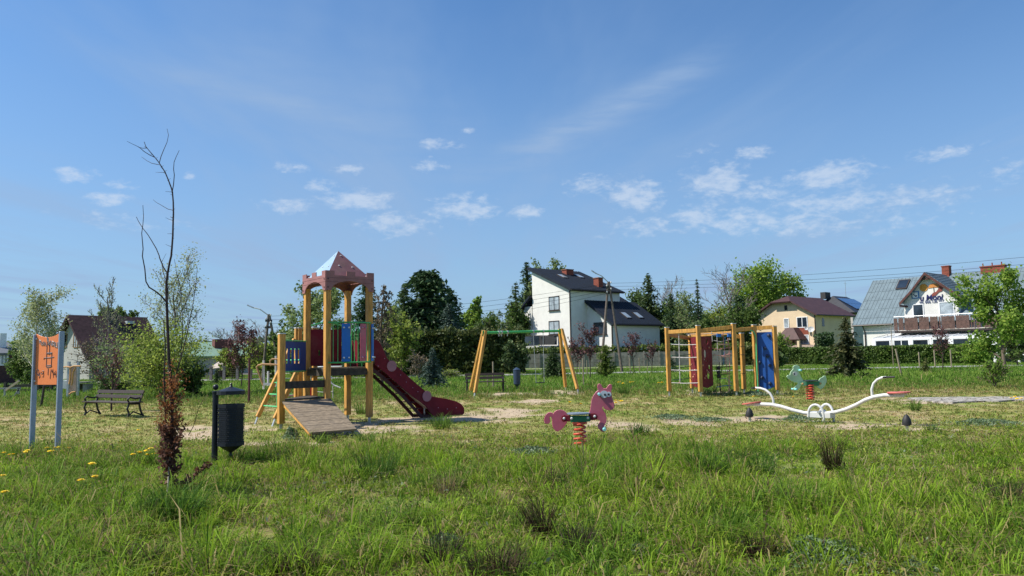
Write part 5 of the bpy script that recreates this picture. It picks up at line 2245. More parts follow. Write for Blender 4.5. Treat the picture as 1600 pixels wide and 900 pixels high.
    for i in range(0, len(edges), 2):
        q.prism([P1 + e * edges[i] + Z * (z0 + .25 * (z1 - z0)), P1 + e * edges[i + 1] + Z * (z0 + .25 * (z1 - z0)),
                 P1 + e * edges[i + 1] + Z * (z0 + .76 * (z1 - z0)), P1 + e * edges[i] + Z * (z0 + .76 * (z1 - z0))], nrm * .02)
    q.prism([P1 + e * s0 + Z * z0, P1 + e * s1 + Z * z0, P1 + e * s1 + Z * (z0 + .25 * (z1 - z0)), P1 + e * s0 + Z * (z0 + .25 * (z1 - z0))], nrm * .02)
    q.prism([P1 + e * s0 + Z * (z0 + .76 * (z1 - z0)), P1 + e * s1 + Z * (z0 + .76 * (z1 - z0)), P1 + e * s1 + Z * z1, P1 + e * s0 + Z * z1], nrm * .02)
    q.build('slotted_panel', mat('deep_blue_plastic', (.008, .055, .24), .45, .08, 3), t)
    q = MB()
    q.tube([P1 + Z * (z1 + .02) + e * .05, P2 + Z * (z1 + .02) - e * .05], .018, 8)
    q.tube([P1 + Z * (z0 - .02) + e * .05, P2 + Z * (z0 - .02) - e * .05], .018, 8)
    q.build('panel_rail', GREENM, t)
    # curved barrier P3 - P5
    zr0, zr1 = 1.50, V(545, 503, P3.y - .1).z
    def curve(s_, bulge=.17):
        return P3.lerp(P5, s_) - W_ * (.07 + bulge * math.sin(math.pi * s_) ** .7)
    ba = None
    for zz in (zr0, zr1):
        q = MB()
        pts = [curve(k / 12) + Z * zz for k in range(13)]
        q.tube([P3 + Z * zz - W_ * .05] + pts + [P5 + Z * zz - W_ * .05], .02, 8)
        q.build('barrier_rail', GREENM, t, smooth=True)
    for s_ in (.08, .17, .46, .53, .62, .86, .94):
        q = MB()
        q.tube([curve(s_) + Z * zr0, curve(s_) + Z * zr1], .009, 6)
        q.build('barrier_bar', GREENM, t)
    for s0, s1, m_ in ((.24, .42, BLUE), (.66, .82, PINK), (.97, 1.03, BLUE)):
        A, B = curve(min(s0, 1), .19), curve(min(s1, 1), .19)
        if s0 > .9:
            A, B = curve(.97, .19) + U_ * .03, P5 + U_ * .075 - W_ * .05
        ee = (B - A).normalized()
        nn = Vector((ee.y, -ee.x, 0))
        q = MB()
        q.prism([A + Z * (zr0 + .02), B + Z * (zr0 + .02), B + Z * (zr1 - .03), A + Z * (zr1 - .03)], nn * .03)
        o = q.build('barrier_board', m_, t, bevel=.004)
        k = MB()
        for u_ in (.2, .8):
            for v_ in (.12, .87):
                bolt(k, A.lerp(B, u_) + Z * (zr0 + (zr1 - zr0) * v_) + nn * .03, nn, .022, .035)
        k.build('bolt_caps', BOLT if m_ is BLUE else mat('pink_bolt', (.5, .25, .3)), o)['kind'] = 'stuff'
    # maroon side panel with small house-shaped hole on the P2 - P4 side, and green hoop rails
    def holed(A, B, z0, z1, holes, m_, thick, name='side_panel', rnd=0):
        e = (B - A).normalized()
        n_ = Vector((e.y, -e.x, 0))
        Lw = (B - A).length
        # strips around rectangular holes (s0,s1,z0,z1 as fractions)
        q = MB()
        def rect(a0, a1, b0, b1):
            q.prism([A + e * a0 + Z * b0, A + e * a1 + Z * b0, A + e * a1 + Z * b1, A + e * a0 + Z * b1], n_ * thick)
        if not holes:
            rect(0, Lw, z0, z1)
        for (h0, h1, v0, v1) in holes:
            H0, H1 = h0 * Lw, h1 * Lw
            a_, b_ = z0 + v0 * (z1 - z0), z0 + v1 * (z1 - z0)
            rect(0, Lw, z0, a_)
            rect(0, Lw, b_, z1)
            rect(0, H0, a_, b_)
            rect(H1, Lw, a_, b_)
        return q.build(name, m_, t)
    zp0, zp1 = 1.42, 2.36
    holed(P2 + U_ * .07, P2 + U_ * .95, zp0, zp1, [(.27, .34, .28, .42)], MAROON, .02)
    q = MB()
    pts = [P2.lerp(P4, k / 10) + W_ * .05 + Z * (2.40 + .14 * math.sin(math.pi * k / 10)) for k in range(11)]
    q.tube(pts, .02, 8)
    q.build('hoop_rail', GREENM, t, smooth=True)
    # slide entry boards on the P5 - P4 side, hoop over
    A = P5 + W_ * .22 - U_ * .02
    B = P5 + W_ * .93 - U_ * .02
    q = MB()
    zs0, zs1 = 1.30, 2.06
    def ent(o_):
        return [o_ + Z * zs0, o_ + W_ * .22 + Z * zs0, o_ + W_ * .22 + Z * (zs1 - .1), o_ + W_ * .16 + Z * zs1, o_ + W_ * .03 + Z * zs1, o_ + Z * (zs1 - .06)]
    q.prism(ent(P5 + W_ * .62), U_ * .02)
    q.prism(ent(P5 + W_ * .86), U_ * .02)
    q.build('side_panel', MAROON, t)
    q = MB()
    q.tube([P5 + W_ * .3 + Z * 1.35 - U_ * .05] + [P5 + W_ * (.3 + .6 * k / 8) + Z * (2.15 + .28 * math.sin(math.pi * k / 8)) - U_ * .05 for k in range(9)] + [P5 + W_ * .9 + Z * 1.35 - U_ * .05], .018, 8)
    q.build('hoop_rail', GREENM, t, smooth=True)
    # slide
    n_ = -W_
    m0 = P5 + W_ * .28
    out = [(584, 531), (588, 531), (593, 535), (598, 545), (605, 561), (618, 571), (645, 595), (673, 619), (684, 621), (697, 623), (712, 627), (720, 631),
           (724.5, 637), (725, 646), (720, 649), (700, 651), (680, 652.5), (672, 645), (664, 634), (646, 621), (622, 601), (596, 578), (585, 570)]
    pts = [onplane(x, y, m0, n_) for x, y in out]
    pts2 = [p + W_ * .55 for p in pts]
    for side, P_ in enumerate((pts, pts2)):
        q = MB()
        q.prism(P_, n_ * .022)
        o = q.build('slide_side', MAROON, t, bevel=.004)
        if side == 0:
            for (x, y) in ((611, 572), (666, 619)):
                cpt = onplane(x, y, m0, n_) + n_ * .03
                k = MB()
                k.prism([cpt + U_ * .145 * math.cos(j * math.pi / 10) + Z * .145 * math.sin(j * math.pi / 10) for j in range(20)], n_ * .012)
                k.build('disc', MAUVEL, o)
            k = MB()
            for (x, y) in ((600, 560), (625, 586), (634, 597), (644, 606), (652, 612), (590, 572), (684, 637), (698, 639), (712, 637)):
                bolt(k, onplane(x, y, m0, n_) + n_ * .02, n_, .014, .01)
            k.build('bolt_caps', mat('pink_bolt', (.5, .25, .3)), o)['kind'] = 'stuff'
    # steel bed following the lower edge of the side boards
    bed = [(586, 561), (600, 569), (620, 586), (645, 609), (664, 627), (680, 640), (700, 643), (716, 643)]
    bp = [onplane(x, y, m0, n_) for x, y in bed]
    q = MB()
    for i in range(len(bp) - 1):
        A, B = bp[i], bp[i + 1]
        nn = (B - A).cross(W_).normalized()
        q.prism([A, B, B + W_ * .53, A + W_ * .53], nn * .012)
    q.build('slide_bed', STEEL, t)
    # dark stringer and cross slats beneath
    st = [(583, 577), (600, 590), (630, 618), (650, 640), (660, 651), (676, 650)]
    sp = [onplane(x, y, m0, n_) + W_ * .05 for x, y in st]
    for off in (0, .42):
        q = MB()
        for i in range(len(sp) - 1):
            q.beam(sp[i] + W_ * off, sp[i + 1] + W_ * off + (sp[i + 1] - sp[i]).normalized() * .02, .03, .085, W_)
        q.build('slide_stringer', mat('dark_maroon', (.05, .01, .015), .6), t)
    for i, (x, y) in enumerate(((596, 583), (609, 595), (622, 607), (634, 619), (646, 632), (655, 642))):
        p = onplane(x, y, m0, n_)
        q = MB()
        q.beam(p + Z * .06, p + Z * .06 + W_ * .5, .14, .015, U_)
        q.build('slide_slat', mat('dark_maroon', (.05, .01, .015)), t)
    for (x, y) in ((679, 657), (702, 657)):
        p = onplane(x, y, m0, n_)
        q = MB()
        for off in (0.02, .5):
            q.beam(Vector((p.x, p.y, -.03)) + W_ * off, Vector((p.x, p.y, .22)) + W_ * off, .04, .04)
        q.build('slide_foot', STEEL, t)
    # ladder
    L1, L2 = G(398, 661), G(425, 664)
    T1, T2 = L1 + U_ * 1.05, L2 + U_ * 1.05
    T1.z = T2.z = V(452, 530, T1.y).z
    for A, B in ((L1, T1), (L2, T2)):
        q = MB()
        A2 = A.lerp(B, .07)
        q.beam(A2, B, .10, .10, W_)
        o = q.build('ladder_rail', WOODO, t, bevel=.006)
        k = MB()
        k.beam(A - Z * .05, A2 + (B - A) * .01, .07, .02, W_)
        k.build('rail_foot', STEEL, o)
    for i in range(6):
        s_ = .20 + i * .135
        q = MB()
        q.tube([L1.lerp(T1, s_), L2.lerp(T2, s_)], .019, 8)
        q.build('rung', mat('mint_enamel', (.10, .50, .20), .4), t)
    q = MB()
    A = L1.lerp(T1, .2).lerp(L2.lerp(T2, .2), .8)
    q.tube([A, Vector((A.x, A.y, 1.1))], .012, 6)
    q.build('rung_brace', mat('mint_enamel', (.10, .50, .20), .4), t)
    # green upright frame seen under the lower deck
    A, B = V(448, 624, 19.2), V(448, 596, 19.2)
    for P_ in (T1 + U_ * .06, T2 + U_ * .06, P2 + W_ * .95 * 0 + U_ * .2 + W_ * .9):
        post(t, Vector((P_.x, P_.y, 0)), .1, V(470, 513, P_.y).z, U_, .11)


tower()


# second play unit behind the tower
def second_unit():
    o = gpos(448, 27)
    t = thing('rope_climber', 'play unit behind the tower with brown hoop rails, red slide and white rope ladder', 'play unit', tuple(o))
    U_, W_ = axes(35)
    def P(x, y, d=27):
        return V(x, y, d)
    BR = mat('tan_pipe', (.42, .24, .11), .5, .1, 5)
    for off in (0, .35):
        q = MB()
        q.tube([P(x, y, 27 + off) for x, y in ((411, 602), (404, 582), (401, 574), (403, 571), (410, 569), (424, 569.5), (436, 570))], .035, 8)
        q.build('hoop_rail', BR, t, smooth=True)
        q = MB()
        q.tube([P(x, y, 27.3 + off) for x, y in ((423, 572), (422, 564), (425, 561), (436, 561))], .03, 8)
        q.build('hoop_rail', BR, t, smooth=True)
    for x, y0, y1, d in ((412, 563, 608, 27.4), (419, 580, 603, 27.2), (431, 556, 604, 27.6)):
        q = MB()
        q.tube([P(x, y0, d), P(x, y1, d)], .04, 8)
        q.build('frame_pole', WHITEP, t)
    q = MB()
    q.beam(P(412, 600), P(434, 601), .12, .08)
    q.build('frame_bar', WHITEP, t)
    q = MB()
    q.tube([Vector((P(465.5, 600).x, 27, 0)), P(465.5, 560)], .07, 10)
    q.build('red_pole', REDP, t)
    for x, d, yt in ((470, 27.6, 560), (493, 28, 560), (478, 26.8, 560)):
        p = gpos(x, d)
        q = MB()
        q.box(p + Z * (P(x, yt, d).z / 2), .11, .11, P(x, yt, d).z, U_, W_)
        q.build('post', WOODO, t)
    q = MB()
    q.prism([P(482, 622, 28), P(497, 622, 28), P(492, 600, 28), (P(481, 600, 28))], Vector((0, .05, 0)))
    q.build('red_panel', REDP, t)
    for (pts, m_) in ((((497, 578), (502, 584), (512, 594), (522, 602), (532, 606)), WHITEP), (((505, 575), (512, 582), (519, 592)), WHITEP), (((513, 590), (520, 600), (520, 622)), ROPEG),
                      (((494, 612), (508, 613), (520, 612)), ROPEG), (((486, 596), (494, 588), (499, 583)), ROPEG)):
        q = MB()
        q.tube([P(x, y, 27.5) for x, y in pts], .03 if m_ is WHITEP else .016, 6)
        q.build('rope', m_, t)
    q = MB()
    q.beam(P(427, 618, 27.2), P(462, 618, 27.2), .25, .04)
    q.build('platform', mat('pinkish_board', (.4, .2, .2), .7), t)
    q = MB()
    q.tube([P(448, 598, 26.5), P(448, 624, 26.5)], .02, 6)
    q.tube([P(444, 616, 26.5), P(457, 616, 26.5)], .015, 6)
    q.build('green_bar', mat('mint_enamel', (.10, .50, .20)), t)


second_unit()


# ------------------------------------------------------------------ swing
def swing():
    d = 30.0
    TL, TR = V(757, 520, 29.8), V(876, 517, 32.0)
    t = thing('swing_frame', 'green-topped swing frame with slanted timber legs and one hanging seat', 'swing', ((TL.x + TR.x) / 2, (TL.y + TR.y) / 2, 0))
    ex = (TR - TL).normalized()
    q = MB()
    q.tube([TL - ex * .02, TR + ex * .05], .055, 10)
    bm = q.build('beam', GREENM, t, smooth=True)
    for top, feet in ((TL, ((741, 619), (734, 614))), (TR, ((904, 613), (884, 609)))):
        for i, (x, y) in enumerate(feet):
            b = G(x, y + 1)
            sgn = -1 if i == 0 else 1
            q = MB()
            side = Vector((ex.x, ex.y, 0))
            tp = top + Z * .08 + ((b - top).normalized() * 0) + Vector((-ex.y, ex.x, 0)) * sgn * .07
            q.beam(tp, b.lerp(tp, .06), .12, .12, side)
            o = q.build('leg', WOODO if True else WOODO, t, bevel=.008)
            k = MB()
            k.beam(b - Z * .05, b.lerp(tp, .075), .05, .05)
            k.build('leg_foot', STEEL, o)
        k = MB()
        k.box(top - Z * .02, .18, .2, .22, ex)
        k.build('corner_bracket', GREENM, t)
    for x in (778, 782, 791):
        p = TL.lerp(TR, (x - 757) / 119.0)
        q = MB()
        q.tube([p - ex * .03, p + ex * .03], .075, 10)
        q.tube([p, p - Z * .16], .02, 6)
        q.build('hanger', STEEL, t)
    c = TL.lerp(TR, (839 - 757) / 119.0)
    sz = V(840, 598, c.y).z
    seat = Vector((c.x, c.y, sz)) + ex * .05
    q = MB()
    q.box(seat, .46, .2, .035, Vector((ex.x, ex.y, 0)).normalized())
    q.build('seat', RUBBER, t, bevel=.01)
    for s_ in (-1, 1):
        a = seat + ex * s_ * .21
        b = TL.lerp(TR, ((839 + s_ * 8) - 757) / 119.0)
        q = MB()
        q.tube([a, b], .012, 5)
        q.build('chain', STEEL, t)
        k = MB()
        k.tube([b - ex * .03, b + ex * .03], .07, 8)
        k.build('hanger', STEEL, t)


swing()


# ------------------------------------------------------------------ spring riders
def spring(par, c, r, h, turns, m, wire_=.018):
    q = MB()
    n = turns * 16
    pts = [c + Vector((r * math.cos(2 * math.pi * i / 16), r * math.sin(2 * math.pi * i / 16), .03 + h * i / n)) for i in range(n + 1)]
    q.tube(pts, wire_, 7)
    return q.build('spring', m, par, smooth=True)


def zc(z, x0, y0, k):
    return (x0 + z[0] * k, y0 + z[1] * k)


def horse():
    base = G(905, 699)
    t = thing('spring_rider', 'raspberry pink horse spring rider with googly eyes on a red coil spring', 'spring rider', tuple(base))
    n_ = Vector((-.10, -1, 0)).normalized()
    e = Vector((-n_.y, n_.x, 0))
    e = Vector((1 * abs(n_.y), -n_.x * -1 * 0 + n_.x * 0, 0)).normalized() if False else Vector((0, 0, 1)).cross(-n_).normalized() * -1
    if e.x < 0:
        e = -e
    def P(z, off=0.0):
        x, y = zc(z, 820, 570, .2)
        return onplane(x, y, base, n_) + n_ * off
    rear = [(150, 440), (153, 412), (163, 390), (180, 374), (198, 370), (214, 374), (222, 382), (232, 366), (250, 354), (275, 350), (300, 355), (322, 370), (335, 392), (337, 425), (330, 452),
            (312, 480), (285, 507), (258, 522), (238, 515), (222, 495), (213, 465), (213, 430), (208, 408), (198, 403), (193, 415), (200, 440), (193, 458), (172, 463), (154, 456)]
    front = [(500, 378), (510, 350), (516, 315), (520, 280), (532, 245), (552, 215), (572, 198), (565, 172), (570, 152), (583, 146), (597, 153), (606, 172), (615, 184), (638, 183), (648, 165), (662, 151),
             (677, 153), (683, 170), (677, 200), (679, 240), (688, 275), (700, 305), (700, 330), (688, 350), (660, 356), (635, 352), (618, 340), (610, 322), (606, 338), (615, 360), (632, 382), (640, 412),
             (638, 445), (625, 468), (618, 485), (640, 500), (630, 520), (612, 528), (592, 515), (572, 492), (568, 475), (580, 455), (588, 438), (570, 428), (520, 430), (500, 425)]
    for pts in (rear, front):
        q = MB()
        q.prism([P(z, -.02) for z in pts], n_ * .03, side_mat=1)
        q.build('body_board', [PINK, PINKEDGE], t, bevel=.005)
    # connector plates
    for pts in ([(285, 418), (292, 397), (308, 390), (330, 396), (350, 392), (365, 400), (365, 440), (340, 442), (325, 438), (308, 445), (292, 438)],
                [(497, 385), (520, 378), (545, 376), (562, 386), (570, 403), (565, 420), (548, 430), (520, 430), (497, 434)]):
        for off in (.035, -.05):
            q = MB()
            q.prism([P(z, off) for z in pts], n_ * .025)
            q.build('connector_plate', MAROON, t, bevel=.004)
    for off in (.055, -.085):
        q = MB()
        q.prism([P(z, off) for z in ((357, 400), (510, 400), (512, 440), (357, 446))], n_ * .03)
        q.build('side_plate', GREENP, t)
    q = MB()
    for z in ((308, 416), (367, 415), (493, 411), (546, 400)):
        bolt(q, P(z, .06 if z[0] in (308, 546) else .085), n_, .022, .018)
    o = q.build('bolt_caps', BOLT, t)
    o['kind'] = 'stuff'
    # seat
    c = (P((330, 385)) + P((515, 378))) / 2
    L_ = (P((515, 378)) - P((330, 385))).length
    q = MB()
    q.prism([c + e * (L_ / 2) * math.cos(k * math.pi / 12) + n_ * .15 * math.sin(k * math.pi / 12) - Z * .01 for k in range(24)], Z * .025)
    q.build('seat', mat('grey_blue_seat', (.16, .2, .26), .35, .1, 5), t, bevel=.004)
    # spring
    c0 = P((432, 635))
    c1 = P((432, 452))
    base2 = Vector((c0.x, base.y, 0))
    q = MB()
    q.box(Vector((base2.x, base2.y, c1.z)), .24, .2, .03)
    q.build('spring_plate', SPRING, t)
    spring(t, base2, .1, c1.z - .03, 5, SPRING, .0165)
    # eyes, handle, foot peg
    for (z, rx, rz) in (((620, 230), .068, .062), ((657, 230), .040, .044)):
        cc = P(z, .012)
        q = MB()
        q.prism([cc + e * rx * math.cos(k * math.pi / 10) + Z * rz * math.sin(k * math.pi / 10) for k in range(20)], n_ * .012)
        k_ = q.build('eye', mat('pale_eye', (.55, .6, .66), .5), t)
        q = MB()
        cc = P((626, 233) if rx > .05 else (655, 231), .026)
        q.prism([cc + e * .018 * math.cos(k * math.pi / 6) + Z * .02 * math.sin(k * math.pi / 6) for k in range(12)], n_ * .004)
        q.build('pupil', RUBBER, k_)
    q = MB()
    h0 = P((580, 228))
    q.tube([h0 - n_ * .16, h0 - n_ * .14, h0 + n_ * .14, h0 + n_ * .16], [.02, .026, .026, .02], 10)
    q.build('handle', CYAN, t, smooth=True)
    q = MB()
    h0 = P((621, 500))
    q.tube([h0 - n_ * .16, h0 - n_ * .14, h0 + n_ * .14, h0 + n_ * .16], [.024, .03, .03, .024], 10)
    q.build('foot_peg', CYAN, t, smooth=True)
    # holes in the tail: mane line
    q = MB()


horse()


def green_rider():
    base = G(1267, 626)
    t = thing('spring_rider', 'mint green animal spring rider with curled tail on an orange coil spring', 'spring rider', tuple(base))
    n_ = Vector((.16, -1, 0)).normalized()
    e = Vector((-n_.y, n_.x, 0))
    def P(z, off=0.0):
        x, y = zc(z, 1130, 560, .2)
        return onplane(x, y, base, n_) + n_ * off
    head = [(495, 142), (503, 130), (520, 128), (524, 108), (534, 95), (546, 82), (543, 66), (556, 54), (576, 51), (592, 60), (598, 76), (590, 90), (604, 92), (600, 102), (590, 108), (600, 128), (612, 152),
            (628, 178), (625, 198), (606, 214), (594, 235), (574, 252), (550, 250), (540, 240), (556, 226), (574, 212), (584, 195), (578, 188), (552, 188), (545, 178), (532, 178), (520, 166), (506, 158)]
    tail = [(722, 205), (730, 185), (745, 172), (756, 155), (772, 148), (784, 136), (800, 136), (806, 160), (806, 185), (796, 208), (780, 228), (762, 242), (742, 232), (726, 218)]
    for pts in (head, tail):
        q = MB()
        q.prism([P(z, -.015) for z in pts], n_ * .03)
        q.build('body_board', MINT, t, bevel=.005)
    for off in (.03, -.05):
        q = MB()
        q.prism([P(z, off) for z in ((598, 195), (604, 182), (618, 180), (640, 176), (740, 180), (762, 188), (764, 200), (742, 210), (650, 212), (618, 212), (602, 206))], n_ * .022)
        q.build('connector_plate', mat('mint_light', (.25, .5, .3)), t)
        q = MB()
        q.prism([P(z, off + (.025 if off > 0 else -.025)) for z in ((640, 180), (738, 182), (738, 212), (640, 214))], n_ * .022)
        q.build('side_plate', GREENP, t)
    q = MB()
    for z in ((612, 198), (750, 195)):
        bolt(q, P(z, .055), n_, .035, .02)
    q.build('knobs', mat('tan_knob', (.45, .3, .12)), t)['kind'] = 'stuff'
    c = (P((628, 176)) + P((742, 178))) / 2
    L_ = (P((742, 178)) - P((628, 176))).length
    q = MB()
    q.prism([c + e * (L_ / 2) * math.cos(k * math.pi / 12) + n_ * .15 * math.sin(k * math.pi / 12) for k in range(24)], Z * .03)
    q.build('seat', mat('dark_seat', (.05, .06, .06), .5), t)
    c1 = P((681, 212))
    b2 = Vector((P((681, 300)).x, base.y, 0))
    spring(t, b2, .11, c1.z, 6, SPRING, .022)
    cc = P((560, 120), .02)
    q = MB()
    q.prism([cc + e * .08 * math.cos(k * math.pi / 9) + Z * .07 * math.sin(k * math.pi / 9) for k in range(18)], n_ * .01)
    k_ = q.build('eye', WHITEP, t)
    q = MB()
    cc = P((552, 122), .032)
    q.prism([cc + e * .02 * math.cos(k * math.pi / 6) + Z * .028 * math.sin(k * math.pi / 6) for k in range(12)], n_ * .005)
    q.build('pupil', RUBBER, k_)
    for z in ((590, 92), (556, 240)):
        h0 = P(z)
        q = MB()
        q.tube([h0 - n_ * .15, h0 + n_ * .15], .028, 8)
        q.build('handle' if z[0] == 590 else 'foot_peg', CYAN, t)


green_rider()


# ------------------------------------------------------------------ seesaw
def seesaw():
    c = G(1284, 657)
    t = thing('seesaw', 'white curved-tube seesaw with faded red seats, left end down', 'seesaw', tuple(c))
    A, B = G(1172, 657), G(1417, 669)
    ax = Vector(((B - A).x, (B - A).y, 0)).normalized()
    n_ = Vector((ax.y, -ax.x, 0))
    if n_.y > 0:
        n_ = -n_
    def P(x, y, off=0):
        return onplane(x, y, c, n_) + n_ * off
    W = [(1178, 632), (1190, 631.5), (1205, 632), (1220, 635), (1238, 640.5), (1256, 645), (1272, 646.5), (1290, 646), (1306, 644), (1322, 639.5), (1338, 632.5), (1352, 625), (1366, 620), (1382, 617.5), (1400, 618), (1412, 618)]
    # smooth the line
    pts = [P(*w) for w in W]
    q = MB()
    q.tube(pts, .042, 12)
    q.build('beam', WHITEP, t, smooth=True)
    for hp in ([(1209, 632), (1207.5, 622), (1203, 614.5), (1196, 609), (1188, 606.5), (1180, 606)], [(1363, 620), (1362, 608), (1365, 599), (1371, 593), (1378, 590), (1385, 589.5)]):
        q = MB()
        q.tube([P(*w) for w in hp], .027, 10)
        q.build('handle', WHITEP, t, smooth=True)
    for (a, b) in (((1180, 606), (1174, 606.5)), ((1384, 589.5), (1398, 589))):
        q = MB()
        m_ = P(*a)
        q.tube([m_ - n_ * .16 , m_ + n_ * .16], .02, 8)
        q.tube([P(*a), P(*b)], .02, 8)
        q.build('grip', RUBBER, t)
    for (a, b) in (((1160, 632.5), (1189, 628.5)), ((1386, 614.5), (1423, 614))):
        L_, R_ = P(*a), P(*b)
        ex = (R_ - L_).normalized()
        m_ = (L_ + R_) / 2
        up = Vector((0, 0, 1))
        outline = []
        for k in range(20):
            an = 2 * math.pi * k / 20
            outline.append(m_ + ex * (R_ - L_).length / 2 * math.cos(an) + n_ * .16 * math.sin(an) * (1 if abs(math.sin(an)) < .9 else 1))
        q = MB()
        q.prism(outline, up * .03)
        q.build('seat', REDSEAT, t, bevel=.005)
        q = MB()
        q.box(m_ - up * .02, (R_ - L_).length * .6, .1, .04, ex)
        q.build('seat_bracket', WHITEP, t)
    # cradle: two hoops and a box
    for off, w0, w1 in ((.14, 1267.5, 1291), (-.14, 1279, 1299)):
        q = MB()
        x0, x1 = (w0, w1)
        mid = (x0 + x1) / 2
        base_l, base_r = P(x0, 657), P(x1, 657)
        L0 = Vector((base_l.x, base_l.y, 0)) + n_ * off
        R0 = Vector((base_r.x, base_r.y, 0)) + n_ * off
        hh = .36
        pp_ = [L0 - Z * .05] + [L0.lerp(R0, .5 - .5 * math.cos(math.pi * k / 10)) + Z * (.14 + (hh - .14) * math.sin(math.pi * k / 10)) for k in range(11)] + [R0 - Z * .05]
        q.tube(pp_, .028, 10)
        q.build('cradle_hoop', WHITEP, t, smooth=True)
    q = MB()
    m_ = P(1284, 651)
    q.box(Vector((m_.x, m_.y, .13)), .5, .30, .13, ax, n_)
    q.build('cradle_box', WHITEP, t, bevel=.01)
    q = MB()
    q.tube([Vector((m_.x, m_.y, .2)) - n_ * .2, Vector((m_.x, m_.y, .2)) + n_ * .2], .03, 8)
    q.build('axle', STEEL, t)
    for (x, y, lb) in ((1171.5, 656, 'black rubber bumper under the lowered left seat of the seesaw'), (1417.5, 670, 'black rubber bumper standing free below the raised right seat')):
        b = G(x, y)
        o = thing('seesaw_bumper', lb, 'bumper', tuple(b), 'rubber bumpers of the seesaw')
        q = MB()
        q.lathe(b, [(.045, .06), (.085, .075), (.088, .12), (.075, .19), (.045, .25), (.01, .285)], 14)
        q.build('buffer', RUBBER, o, smooth=True)
        q = MB()
        q.tube([b - Z * .05, b + Z * .08], .03, 8)
        q.build('stem', STEEL, o)


seesaw()


